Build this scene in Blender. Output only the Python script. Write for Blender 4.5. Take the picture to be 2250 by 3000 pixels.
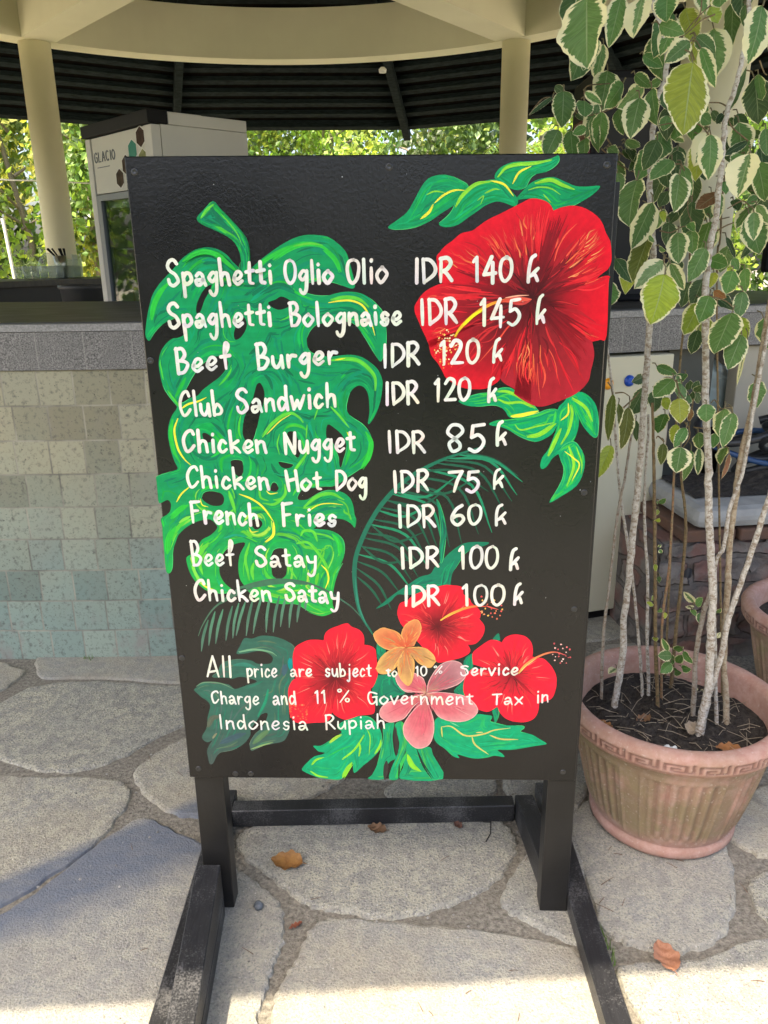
import bpy, bmesh, math, random
import numpy as np
from mathutils import Vector, Matrix
from mathutils.geometry import tessellate_polygon
random.seed(7); rng = np.random.default_rng(7)
sc = bpy.context.scene
for o in list(bpy.data.objects): bpy.data.objects.remove(o)

# ---------------------------------------------------------------- camera
EYE = 1.41
cam_d = bpy.data.cameras.new("camera"); cam = bpy.data.objects.new("camera", cam_d)
sc.collection.objects.link(cam); sc.camera = cam
cam_d.sensor_fit = 'VERTICAL'; cam_d.sensor_height = 36.0
cam_d.lens = 2320.0 / 3000.0 * 36.0
cam_d.clip_start = 0.05; cam_d.clip_end = 500
PITCH, ROLL = math.radians(18.0), math.radians(0.7)
_f = Vector((0, math.cos(PITCH), -math.sin(PITCH))); _u0 = Vector((0, math.sin(PITCH), math.cos(PITCH))); _r0 = Vector((1, 0, 0))
_r = _r0 * math.cos(ROLL) - _u0 * math.sin(ROLL); _u = _u0 * math.cos(ROLL) + _r0 * math.sin(ROLL)
cam.matrix_world = Matrix(((_r.x, _u.x, -_f.x, 0), (_r.y, _u.y, -_f.y, 0), (_r.z, _u.z, -_f.z, EYE), (0, 0, 0, 1)))

# ---------------------------------------------------------------- sky and sun
SUN_FROM = Vector((-0.35, -0.37, 1.0)).normalized()
world = bpy.data.worlds.new("World"); sc.world = world; world.use_nodes = True
wn = world.node_tree; wn.nodes.clear()
sky = wn.nodes.new("ShaderNodeTexSky"); sky.sky_type = 'NISHITA'; sky.sun_disc = False
sky.sun_elevation = math.asin(SUN_FROM.z); sky.sun_rotation = math.atan2(SUN_FROM.x, SUN_FROM.y)
sky.air_density = 1.0; sky.dust_density = 5.0; sky.ozone_density = 0.4
bg = wn.nodes.new("ShaderNodeBackground"); bg.inputs[1].default_value = 0.15
wo = wn.nodes.new("ShaderNodeOutputWorld")
wn.links.new(sky.outputs[0], bg.inputs[0]); wn.links.new(bg.outputs[0], wo.inputs[0])
sun_d = bpy.data.lights.new("sun", 'SUN'); sun_d.energy = 3.1; sun_d.angle = math.radians(0.5); sun_d.color = (1.0, 0.87, 0.67)
sun = bpy.data.objects.new("sun", sun_d); sc.collection.objects.link(sun)
sun.rotation_euler = (-SUN_FROM).to_track_quat('-Z', 'Y').to_euler(); sun.location = (-3, -3, 9)
sc.view_settings.view_transform = 'Standard'; sc.view_settings.look = 'None'
sc.view_settings.exposure = 1.82; sc.view_settings.gamma = 1.0
sc.cycles.max_bounces = 10; sc.cycles.diffuse_bounces = 6; sc.cycles.transparent_max_bounces = 16
sc.cycles.use_denoising = True

# ---------------------------------------------------------------- helpers
COL = sc.collection
def lin(c):
    return tuple((v / 255 / 12.92) if v / 255 <= 0.04045 else ((v / 255 + 0.055) / 1.055) ** 2.4 for v in c)
def tag(o, label=None, cat=None, group=None, kind=None):
    if label: o['label'] = label
    if cat: o['category'] = cat
    if group: o['group'] = group
    if kind: o['kind'] = kind
    return o
def empty(name, loc=(0, 0, 0), rz=0.0):
    o = bpy.data.objects.new(name, None); COL.objects.link(o); o.location = loc; o.rotation_euler = (0, 0, rz)
    o.empty_display_size = 0.1
    return o
def copy_tree(o, parent=None):
    c = o.copy(); COL.objects.link(c)
    if parent: c.parent = parent
    for ch in list(o.children): copy_tree(ch, c)
    return c
class MB:
    """collects faces and links them as one mesh object"""
    def __init__(s): s.v = []; s.f = []; s.m = []; s.c = []; s.sm = []; s.hasc = False
    def add(s, vs, fs, mi=0, col=None, smooth=False):
        b = len(s.v); s.v += [tuple(p) for p in vs]
        s.f += [tuple(b + i for i in f) for f in fs]; s.m += [mi] * len(fs); s.sm += [smooth] * len(fs)
        if col is None: s.c += [(1, 1, 1, 1)] * len(vs)
        else:
            s.hasc = True
            s.c += list(col) if len(col) == len(vs) and hasattr(col[0], '__len__') else [tuple(col)] * len(vs)
    def box(s, x0, x1, y0, y1, z0, z1, mi=0, bev=0.0, M=None):
        if bev > 0:
            bm = bmesh.new(); bmesh.ops.create_cube(bm, size=1)
            for v in bm.verts: v.co = Vector(((x0 + x1) / 2 + v.co.x * (x1 - x0), (y0 + y1) / 2 + v.co.y * (y1 - y0), (z0 + z1) / 2 + v.co.z * (z1 - z0)))
            bmesh.ops.bevel(bm, geom=bm.edges[:], offset=bev, segments=2, affect='EDGES', profile=0.5)
            bm.verts.index_update()
            vs = [v.co.copy() for v in bm.verts]; fs = [[v.index for v in f.verts] for f in bm.faces]; bm.free()
        else:
            vs = [Vector(p) for p in ((x0, y0, z0), (x1, y0, z0), (x1, y1, z0), (x0, y1, z0), (x0, y0, z1), (x1, y0, z1), (x1, y1, z1), (x0, y1, z1))]
            fs = [(0, 3, 2, 1), (4, 5, 6, 7), (0, 1, 5, 4), (1, 2, 6, 5), (2, 3, 7, 6), (3, 0, 4, 7)]
        if M: vs = [M @ v for v in vs]
        s.add(vs, fs, mi)
        return s
    def tube(s, pts, r0, r1=None, n=8, mi=0, caps=True, wob=0.0):
        pts = [Vector(p) for p in pts]; r1 = r0 if r1 is None else r1; m = len(pts); vs = []; fs = []
        up = Vector((0.3, 0.1, 1)).normalized(); prev = None
        for i, p in enumerate(pts):
            t = (pts[min(i + 1, m - 1)] - pts[max(i - 1, 0)]).normalized()
            a = prev if prev is not None else (Vector((1, 0, 0)) if abs(t.x) < .9 else Vector((0, 1, 0)))
            a = (a - t * a.dot(t)).normalized(); b = t.cross(a); prev = a
            r = r0 + (r1 - r0) * i / max(1, m - 1)
            r *= 1 + wob * (random.random() - .5)
            for k in range(n):
                q = 2 * math.pi * k / n; vs.append(p + (a * math.cos(q) + b * math.sin(q)) * r)
        for i in range(m - 1):
            for k in range(n):
                fs.append((i * n + k, i * n + (k + 1) % n, (i + 1) * n + (k + 1) % n, (i + 1) * n + k))
        s.add(vs, fs, mi, smooth=True)
        if caps:
            s.add(vs[:n], [tuple(reversed(range(n)))], mi); s.add(vs[-n:], [tuple(range(n))], mi)
        return s
    def lathe(s, prof, n=48, c=(0, 0, 0), mi=0, smooth=True, close=False):
        vs = []; fs = []; m = len(prof)
        for r, z in prof:
            for k in range(n):
                q = 2 * math.pi * k / n; vs.append((c[0] + r * math.cos(q), c[1] + r * math.sin(q), c[2] + z))
        for i in range(m - 1 + (1 if close else 0)):
            j = (i + 1) % m
            for k in range(n): fs.append((i * n + k, i * n + (k + 1) % n, j * n + (k + 1) % n, j * n + k))
        s.add(vs, fs, mi, smooth=smooth); return s
    def build(s, name, mats, parent=None, recalc=False):
        me = bpy.data.meshes.new(name); me.from_pydata(s.v, [], s.f)
        mats = mats if isinstance(mats, (list, tuple)) else [mats]
        for m in mats: me.materials.append(m)
        me.polygons.foreach_set('material_index', s.m); me.polygons.foreach_set('use_smooth', s.sm)
        if s.hasc:
            at = me.color_attributes.new('Col', 'FLOAT_COLOR', 'POINT')
            at.data.foreach_set('color', np.array([tuple(c)[:3] + ((c[3],) if len(c) > 3 else (1,)) for c in s.c], dtype=np.float32).ravel())
        me.update()
        if recalc:
            bm = bmesh.new(); bm.from_mesh(me); bmesh.ops.remove_doubles(bm, verts=bm.verts[:], dist=1e-5); bmesh.ops.recalc_face_normals(bm, faces=bm.faces[:]); bm.to_mesh(me); bm.free()
        o = bpy.data.objects.new(name, me); COL.objects.link(o)
        if parent: o.parent = parent
        return o
def catmull(pts, k=6, closed=False):
    P = [np.array(p, float) for p in pts]; n = len(P); out = []
    rngi = range(n) if closed else range(n - 1)
    for i in rngi:
        p0 = P[(i - 1) % n] if closed or i > 0 else 2 * P[0] - P[1]
        p1 = P[i]; p2 = P[(i + 1) % n]
        p3 = P[(i + 2) % n] if closed or i + 2 < n else 2 * P[-1] - P[-2]
        for j in range(k):
            t = j / k
            out.append(0.5 * (2 * p1 + (p2 - p0) * t + (2 * p0 - 5 * p1 + 4 * p2 - p3) * t * t + (3 * p1 - p0 - 3 * p2 + p3) * t ** 3))
    if not closed: out.append(P[-1])
    return out
# ---------------------------------------------------------------- materials
class NT:
    def __init__(s, name):
        s.m = bpy.data.materials.new(name); s.m.use_nodes = True; s.t = s.m.node_tree; s.t.nodes.clear()
        s.out = s.n('ShaderNodeOutputMaterial'); s.p = s.n('ShaderNodeBsdfPrincipled'); s.l(s.p.outputs[0], s.out.inputs[0])
    def n(s, k, **kw):
        x = s.t.nodes.new(k)
        for a, b in kw.items(): setattr(x, a, b)
        return x
    def l(s, a, b): s.t.links.new(a, b)
    def co(s, kind='Object'): return s.n('ShaderNodeTexCoord').outputs[kind]
    def map(s, src, scale=(1, 1, 1), loc=(0, 0, 0), rot=(0, 0, 0)):
        m = s.n('ShaderNodeMapping'); m.inputs['Scale'].default_value = scale; m.inputs['Location'].default_value = loc; m.inputs['Rotation'].default_value = rot
        s.l(src, m.inputs[0]); return m.outputs[0]
    def noise(s, src, scale, detail=4, rough=.55, dist=0.0):
        x = s.n('ShaderNodeTexNoise'); x.inputs['Scale'].default_value = scale; x.inputs['Detail'].default_value = detail; x.inputs['Roughness'].default_value = rough; x.inputs['Distortion'].default_value = dist
        s.l(src, x.inputs['Vector']); return x.outputs['Fac']
    def ramp(s, f, stops, interp='LINEAR'):
        r = s.n('ShaderNodeValToRGB'); e = r.color_ramp.elements; r.color_ramp.interpolation = interp
        while len(e) < len(stops): e.new(0.5)
        for i, (p, c) in enumerate(stops):
            e[i].position = p; e[i].color = (c, c, c, 1) if not hasattr(c, '__len__') else tuple(c)[:3] + (1,)
        s.l(f, r.inputs[0]); return r.outputs[0]
    def mix(s, f, a, b, mode='MIX'):
        x = s.n('ShaderNodeMix', data_type='RGBA', blend_type=mode)
        for val, ip in ((f, x.inputs[0]), (a, x.inputs[6]), (b, x.inputs[7])):
            if hasattr(val, 'is_linked') or isinstance(val, bpy.types.NodeSocket): s.l(val, ip)
            elif hasattr(val, '__len__'): ip.default_value = tuple(val)[:3] + (1,)
            else: ip.default_value = val
        return x.outputs[2]
    def math(s, op, a, b=0.0, clamp=False):
        x = s.n('ShaderNodeMath', operation=op); x.use_clamp = clamp
        for val, ip in ((a, x.inputs[0]), (b, x.inputs[1])):
            if isinstance(val, bpy.types.NodeSocket): s.l(val, ip)
            else: ip.default_value = val
        return x.outputs[0]
    def attr(s, name): return s.n('ShaderNodeAttribute', attribute_name=name)
    def bump(s, h, strength=.3, dist=.01):
        b = s.n('ShaderNodeBump'); b.inputs['Strength'].default_value = strength; b.inputs['Distance'].default_value = dist
        s.l(h, b.inputs['Height']); s.l(b.outputs[0], s.p.inputs['Normal']); return b.outputs[0]
    def base(s, c):
        if isinstance(c, bpy.types.NodeSocket): s.l(c, s.p.inputs['Base Color'])
        else: s.p.inputs['Base Color'].default_value = tuple(c)[:3] + (1,)
    def rough(s, r):
        if isinstance(r, bpy.types.NodeSocket): s.l(r, s.p.inputs['Roughness'])
        else: s.p.inputs['Roughness'].default_value = r
def simple(name, c, rough=.6, c2=None, scale=20, bump=0, bscale=60, metal=0, spec=.5, detail=4):
    t = NT(name); co = t.co()
    if c2 is not None: t.base(t.mix(t.ramp(t.noise(co, scale, detail), [(.3, 0), (.7, 1)]), c, c2))
    else: t.base(c)
    t.rough(rough); t.p.inputs['Metallic'].default_value = metal; t.p.inputs['Specular IOR Level'].default_value = spec
    if bump: t.bump(t.noise(co, bscale, 5), bump, .004)
    return t.m

# ---- measured shapes (millimetres)
STONES=[[(-1348,2252),(-1287,2315),(-1234,2408),(-1122,2449),(-977,2452),(-807,2423),(-658,2401),(-560,2304),(-573,2222),(-695,2116),(-756,2034),(-831,1968),(-914,1937),(-1027,1952),(-1146,2007),
(-1266,2084)],[(-1282,2636),(-1088,2632),(-761,2630),(-533,2604),(-476,2452),(-582,2417),(-709,2427),(-949,2464),(-1115,2474),(-1215,2480),(-1275,2570)],[(-1624,2606),(-1418,2601),(-1328,2551),(-1288,2520),(-1322,2392),
(-1462,2296)],[(-1363,1908),(-1110,1928),(-1027,1920),(-868,1919),(-743,1892),(-704,1831),(-706,1750),(-741,1630),(-814,1523),(-887,1440),(-1014,1384)],[(-592,2131),(-640,2086),(-691,2026),(-730,1942),(-707,1883),
(-656,1816),(-577,1755),(-509,1738),(-393,1738),(-236,1798),(-170,1840),(-125,1887),(-74,1981),(-98,2120),(-253,2199),(-472,2204)],[(-386,1646),(-381,1674),(-365,1694),(-334,1706),(-211,1726),(148,1737),(272,1726),
(312,1690),(325,1646),(318,1598),(297,1560),(266,1513),(204,1462),(119,1423),(41,1399),(-19,1395),(-107,1414),(-166,1427),(-211,1453),(-259,1499),(-309,1550),(-357,1587)],[(-106,1400),(-149,1396),(-170,1379),
(-188,1337),(-197,1294),(-212,1264),(-223,1234),(-233,1201),(-232,1142),(-226,1049),(378,1042),(425,1120),(422,1207),(407,1272),(397,1306),(337,1329),(201,1362),(90,1378),(-8,1390)],[(-1032,1353),(-941,1393),
(-878,1421),(-817,1499),(-742,1631),(-669,1730),(-626,1737),(-557,1693),(-492,1658),(-434,1629),(-395,1597),(-354,1547),(-320,1520),(-283,1485),(-252,1454),(-235,1418),(-229,1377),(-227,1329),(-236,1288),(-243,1246),
(-248,1201),(-256,1150),(-247,1031),(-856,1038)],[(252,1444),(284,1511),(327,1575),(363,1633),(445,1695),(474,1596),(455,1444),(426,1327),(400,1318),(341,1352),(302,1383),(268,1408)],[(462,1694),(504,1760),(623,1828),
(809,1824),(853,1733),(844,1625),(821,1511),(767,1391),(704,1324),(640,1299),(581,1294),(515,1314),(485,1334),(460,1367),(463,1485)],[(853,1675),(919,1752),(1055,1849),(1203,1861),(1050,1540),(922,1563),(884,1591),
(857,1625)],[(841,1490),(905,1526),(1033,1508),(954,1360),(834,1375),(824,1429)],[(5,1863),(164,1960),(299,1925),(288,1813),(152,1791),(14,1796)],[(322,1819),(340,1956),(481,2054),(583,1967),(545,1815),(471,1733),
(381,1735)],[(460,1246),(495,1270),(575,1276),(672,1288),(759,1322),(850,1330),(916,1289),(781,1037),(464,1041),(476,1140)],[(-94,1998),(-57,2175),(131,2250),(169,2026),(-4,1884)],[(188,2009),(175,2249),(392,2286),
(459,2164),(373,2022),(303,1957)],[(-621,2188),(-558,2307),(-310,2323),(-146,2236),(-257,2239),(-479,2244)]]
# ================================================================ ground and paving
def speckle_stone(name, shade_band=False):
    t = NT(name); co = t.co()
    big = t.noise(co, 4.5, 5, .6); fine = t.noise(co, 190, 3, .6); mid = t.noise(co, 34, 5, .65)
    c = t.mix(t.ramp(big, [(.35, 0), (.66, 1)]), (.40, .39, .305), (.54, .495, .345))
    c = t.mix(t.ramp(mid, [(.42, 0), (.60, .7)]), c, (.20, .198, .18)); sp = t.noise(co, 120, 4, .7); c = t.mix(t.ramp(sp, [(.50, 0), (.62, .65)]), c, (.16, .157, .145))
    c = t.mix(t.ramp(fine, [(.54, 0), (.63, .85)]), c, (.06, .06, .056))
    f2 = t.noise(t.map(co, loc=(7, 3, 0)), 210, 2)
    c = t.mix(t.ramp(f2, [(.60, 0), (.70, .75)]), c, (.70, .68, .61))
    geo = t.n('ShaderNodeNewGeometry')
    c = t.mix(t.ramp(t.math('FRACT', t.math('MULTIPLY', geo.outputs['Random Per Island'], 5.31)), [(0, 0), (1, .55)]), c, t.mix(t.ramp(big, [(.4, 0), (.6, 1)]), (.46, .385, .26), (.33, .32, .29)))
    c = t.mix(t.ramp(t.math('FRACT', t.math('MULTIPLY', geo.outputs['Random Per Island'], 17.7)), [(0, 0), (1, .4)]), c, (.26, .265, .26))
    dk = t.noise(t.map(co, loc=(5, 9, 0)), 11, 6, .75, .5); c = t.mix(t.ramp(dk, [(.60, 0), (.70, .45)]), c, (.13, .125, .11))
    t.rough(.85)
    if shade_band:
        # grey-blue shadow band beside the left post, painted into the stone colour
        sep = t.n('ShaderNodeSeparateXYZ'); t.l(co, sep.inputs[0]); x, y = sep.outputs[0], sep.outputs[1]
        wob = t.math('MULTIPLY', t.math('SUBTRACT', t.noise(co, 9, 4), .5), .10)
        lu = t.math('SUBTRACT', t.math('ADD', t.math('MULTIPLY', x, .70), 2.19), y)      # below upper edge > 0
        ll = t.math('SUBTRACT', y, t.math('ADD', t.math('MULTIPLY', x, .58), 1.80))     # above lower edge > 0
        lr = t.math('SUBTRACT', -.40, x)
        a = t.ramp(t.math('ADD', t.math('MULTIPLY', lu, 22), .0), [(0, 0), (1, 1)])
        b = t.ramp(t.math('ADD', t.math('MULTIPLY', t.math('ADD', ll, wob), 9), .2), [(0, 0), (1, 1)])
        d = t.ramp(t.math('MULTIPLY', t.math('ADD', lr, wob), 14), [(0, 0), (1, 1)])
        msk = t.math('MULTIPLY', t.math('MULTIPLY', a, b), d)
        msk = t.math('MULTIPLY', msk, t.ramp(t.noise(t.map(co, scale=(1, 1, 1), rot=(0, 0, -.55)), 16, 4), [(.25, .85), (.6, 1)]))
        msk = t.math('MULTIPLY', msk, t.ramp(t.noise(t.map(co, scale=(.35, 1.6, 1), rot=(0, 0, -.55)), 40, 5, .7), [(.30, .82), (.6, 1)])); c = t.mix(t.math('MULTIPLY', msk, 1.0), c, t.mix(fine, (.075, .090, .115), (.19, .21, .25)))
    t.base(c); t.bump(t.mix(.35, t.mix(.5, mid, dk), fine), .75, .012)
    return t.m
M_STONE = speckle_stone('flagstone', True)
def m_ground():
    t = NT('gravel_joint'); co = t.co()
    n1 = t.noise(co, 90, 5, .7); n2 = t.noise(co, 6, 4)
    c = t.mix(t.ramp(n1, [(.35, 0), (.65, 1)]), (.12, .110, .086), (.36, .325, .26))
    c = t.mix(t.ramp(n2, [(.45, 0), (.7, .5)]), c, (.20, .18, .14))
    t.base(c); t.rough(.95); t.bump(n1, .8, .01); return t.m
M_GROUND = m_ground()
g = MB()
gv = [(-60, -60, 0), (60, -60, 0), (60, 60, 0), (-60, 60, 0)]
g.add(gv, [(0, 1, 2, 3)]); tag(g.build('ground', M_GROUND), kind='structure')

def stone_top(mb, poly, h):
    P = catmull(poly, 5, True); c = sum(P) / len(P); n = len(P)
    # shrink a little, ragged edge
    R = []
    for i, p in enumerate(P):
        a = i * 2.399
        R.append(p + (c - p) / np.linalg.norm(c - p) * (0.0015 + 0.0045 * math.sin(i * 1.7) * math.sin(i * .31 + len(P)) + random.uniform(-.0015, .0015)))
    rings = [(0.0, -0.002), (.004, h * .75), (.012, h)]
    vs = []; fs = []
    for off, z in rings:
        for p in R:
            q = p + (c - p) / np.linalg.norm(c - p) * off; vs.append((q[0], q[1], z))
    for k in range(len(rings) - 1):
        for i in range(n): fs.append((k * n + i, k * n + (i + 1) % n, (k + 1) * n + (i + 1) % n, (k + 1) * n + i))
    top = vs[-n:]
    tri = tessellate_polygon([[Vector(p) for p in top]])
    for a_, b_, c_ in tri:
        va, vb, vc = (Vector(top[i]) for i in (a_, b_, c_))
        ids = (2 * n + a_, 2 * n + b_, 2 * n + c_)
        fs.append(ids if (vb - va).cross(vc - va).z > 0 else ids[::-1])
    ar = sum(R[i][0] * R[(i + 1) % n][1] - R[(i + 1) % n][0] * R[i][1] for i in range(n))
    if ar < 0:
        ns = (len(rings) - 1) * n
        fs = [f[::-1] for f in fs[:ns]] + fs[ns:]
    mb.add(vs, fs)
pv = MB(); near = []
for s_ in STONES:
    P = [(x / 1000, y / 1000) for x, y in s_]; near.append(np.array(catmull(P, 8, True))); stone_top(pv, P, .0092 + .00007 * len(near))
# the same irregular paving goes on around the part the photo shows
allp = np.vstack(near)
rs = random.Random(4); nst = 0
for iy in range(-10, 14):
    for ix in range(-14, 15):
        cx = ix * .52 + (.26 if iy % 2 else 0) + rs.uniform(-.07, .07); cy = iy * .42 + rs.uniform(-.06, .06)
        if cy > 2.35 + .02 * (cx + 1.1) ** 2 and -4 < cx < 0.55: continue
        rx_, ry_ = .235 + rs.uniform(-.03, .02), .185 + rs.uniform(-.025, .02)
        pts = []
        for k in range(11):
            a = 2 * math.pi * k / 11 + rs.uniform(-.12, .12); e = 1 + rs.uniform(-.1, .1)
            ca, sa = math.cos(a), math.sin(a); q = (abs(ca) ** 3.2 + abs(sa) ** 3.2) ** (-1 / 3.2)
            pts.append((cx + rx_ * e * q * ca, cy + ry_ * e * q * sa))
        d = min(np.hypot(allp[:, 0] - p[0], allp[:, 1] - p[1]).min() for p in pts + [(cx, cy)])
        inside = any((n_.min(0)[0] < cx < n_.max(0)[0]) and (n_.min(0)[1] < cy < n_.max(0)[1]) for n_ in near)
        if d < .05 or inside: continue
        if -1.25 < cx < 1.1 and 1.1 < cy < 2.5: continue
        nst += 1; stone_top(pv, pts, .0085 + .0000037 * (nst % 180))
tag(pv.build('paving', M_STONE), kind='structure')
def sheet(name, x0, x1, y0, y1, z, m): 
    q = MB(); q.add([(x0, y0, z), (x1, y0, z), (x1, y1, z), (x0, y1, z)], [(0, 1, 2, 3)]); return tag(q.build(name, m), kind='structure')
M_BOUNCE = simple('pale_bounce', (.46, .41, .30), .9, (.56, .50, .38), 5, .4, 60)  # pale ground added around the pavilion to bounce light onto the soffit
M_ADDED_LAWN = simple('added_lawn_grass', (.045, .085, .018), .9, (.09, .14, .03), 3, .6, 80)
sheet('bounce_ground', -45, 45, 11.05, 16.5, .006, M_BOUNCE); sheet('bounce_ground', -45, -5.6, -3, 11.046, .006, M_BOUNCE); sheet('bounce_ground', 5.2, 45, -3, 11.046, .006, M_BOUNCE)
sheet('added_lawn', -45, 45, -45, -1.75, .010, M_ADDED_LAWN)  # dark grass sheet added behind the camera to deepen the board's reflections

# ================================================================ pavilion: columns, ring beam, beams, roof
CC = Vector((-.8, 5.45)); R_IN, R_OUT = 3.30, 3.54
M_CREAM = simple('cream_paint', (.82, .785, .57), .6, (.74, .70, .50), 1.6, .10, 40)
def m_wood():
    t = NT('dark_green_stained_wood'); co = t.co()
    n = t.noise(t.map(co, scale=(2, 2, 14)), 6, 5)
    t.base(t.mix(t.ramp(n, [(.3, 0), (.7, 1)]), (.007, .011, .012), (.022, .032, .034))); t.rough(.75); t.p.inputs['Specular IOR Level'].default_value = .08; t.bump(n, .2, .004); return t.m
M_WOOD = m_wood()
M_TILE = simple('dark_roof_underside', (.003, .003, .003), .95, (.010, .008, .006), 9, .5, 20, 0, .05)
pav = empty('pavilion', (CC.x, CC.y, 0))
tag(pav, 'round open pavilion with cream columns and ring beam under a dark timber roof', 'pavilion')
def arc_prism(mb, r0, r1, z0, z1, n=144, a0=0, a1=2 * math.pi, mi=0):
    full = abs(a1 - a0 - 2 * math.pi) < 1e-6; m = n if full else n + 1; vs = []; fs = []
    for k in range(m):
        a = a0 + (a1 - a0) * k / n; c, s_ = math.cos(a), math.sin(a)
        vs += [(r0 * c, r0 * s_, z0), (r1 * c, r1 * s_, z0), (r1 * c, r1 * s_, z1), (r0 * c, r0 * s_, z1)]
    for k in range(n):
        i, j = k * 4, ((k + 1) % m) * 4
        fs += [(i, j, j + 1, i + 1), (i + 1, j + 1, j + 2, i + 2), (i + 2, j + 2, j + 3, i + 3), (i + 3, j + 3, j, i)]
    if not full: fs += [(0, 1, 2, 3), ((m - 1) * 4 + 3, (m - 1) * 4 + 2, (m - 1) * 4 + 1, (m - 1) * 4)]
    mb.add(vs, fs, mi)
ZB, ZT = 3.24, 3.68
b = MB(); arc_prism(b, R_IN, R_OUT, ZB, ZT); b.build('ring_beam', M_CREAM, pav, recalc=True)
COLS = [(131.5, 3.42, .137), (53, 3.42, .128), (-31, 2.72, .150), (172, 3.42, .14), (212, 3.42, .14)]
for i, (a, r, rad) in enumerate(COLS):
    a = math.radians(a); cb = MB(); zt = ZB - .002
    prof = [(.0, 0), (rad, 0), (rad, zt), (0, zt)]
    cb.lathe(prof, 40, (r * math.cos(a), r * math.sin(a), 0)); o = cb.build('column', M_CREAM, pav)
for i, a in enumerate((131.5, 53, -31, 212)):
    ar = math.radians(a); bb = MB(); w = .15
    d = Vector((math.cos(ar), math.sin(ar), 0)); p = Vector((-d.y, d.x, 0))
    L = R_IN + .02 if i != 2 else R_IN + .02
    vs = []
    for s_ in (0.42, L):
        for q, z in ((-w, ZB + .003), (w, ZB + .003), (w, ZT - .004), (-w, ZT - .004)): vs.append(d * s_ + p * q + Vector((0, 0, z)))
    bb.add(vs, [(0, 3, 2, 1), (4, 5, 6, 7), (0, 1, 5, 4), (1, 2, 6, 5), (2, 3, 7, 6), (3, 0, 4, 7)])
    bb.build('radial_beam', M_CREAM, pav, recalc=True)
hb = MB(); hb.lathe([(0, ZB - .003), (.44, ZB - .003), (.44, ZT), (0, ZT)], 48, (0, 0, 0), smooth=False); hb.build('hub_beam', M_CREAM, pav)
# roof: 12-sided cone, tiles on battens on rafters
NR = 12; ROT = math.radians(3.0); RE = 5.42; ZE, SL = 2.90, .50; ZAP = ZE + SL * RE
def rp(r, k, z_off=0.0, frac=0.0):
    a = math.radians(15 + 60) + ROT + (k + frac) * 2 * math.pi / NR
    a0 = math.radians(75) + ROT + k * 2 * math.pi / NR; a1 = a0 + 2 * math.pi / NR
    p0 = Vector((math.cos(a0), math.sin(a0), 0)) * r; p1 = Vector((math.cos(a1), math.sin(a1), 0)) * r
    p = p0.lerp(p1, frac); p.z = ZE + SL * (RE - r) + z_off; return p
rf = MB(); vs = []; fs = []
for k in range(NR): vs += [rp(RE + .06, k, .05), rp(RE + .06, k, .12)]
vs += [Vector((0, 0, ZAP + .05)), Vector((0, 0, ZAP + .15))]
for k in range(NR):
    i, j = 2 * k, 2 * ((k + 1) % NR)
    fs += [(i, j, 2 * NR), (j + 1, i + 1, 2 * NR + 1), (i, i + 1, j + 1, j)]
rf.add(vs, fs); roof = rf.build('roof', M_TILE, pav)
r = RE; nb = 0
while r > 1.0 and nb < 24:
    h = .045 if nb else .075; wv = .062
    bt = MB(); big = nb == 6
    if big: wv = .105
    for k in range(NR):
        q = [rp(r, k, .045), rp(r, k, .045, 1), rp(r - wv, k, .045, 1), rp(r - wv, k, .045)]
        lo = [p - Vector((0, 0, h)) for p in (rp(r, k, .045), rp(r, k, .045, 1), rp(r - wv, k, .045, 1), rp(r - wv, k, .045))]
        bt.add(q + lo, [(0, 1, 2, 3), (7, 6, 5, 4), (0, 4, 5, 1), (1, 5, 6, 2), (2, 6, 7, 3), (3, 7, 4, 0)])
    bt.build('batten', M_WOOD, roof, recalc=True); r -= .175; nb += 1
for k in range(NR):
    a0 = math.radians(75) + ROT + k * 2 * math.pi / NR; d = Vector((math.cos(a0), math.sin(a0), 0)); p = Vector((-d.y, d.x, 0)); w = .042
    ra = MB(); vs = []
    for r_, ex in ((.25, 0), (RE + .10, 0)):
        z = ZE + SL * (RE - r_) + .012
        for q, zz in ((-w, -.16 if r_ < 5 else -.10), (w, -.16 if r_ < 5 else -.10), (w, 0), (-w, 0)): vs.append(d * r_ + p * q + Vector((0, 0, z + zz)))
    ra.add(vs, [(0, 3, 2, 1), (4, 5, 6, 7), (0, 1, 5, 4), (1, 2, 6, 5), (2, 3, 7, 6), (3, 0, 4, 7)])
    ra.build('rafter', M_WOOD, roof, recalc=True)

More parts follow.
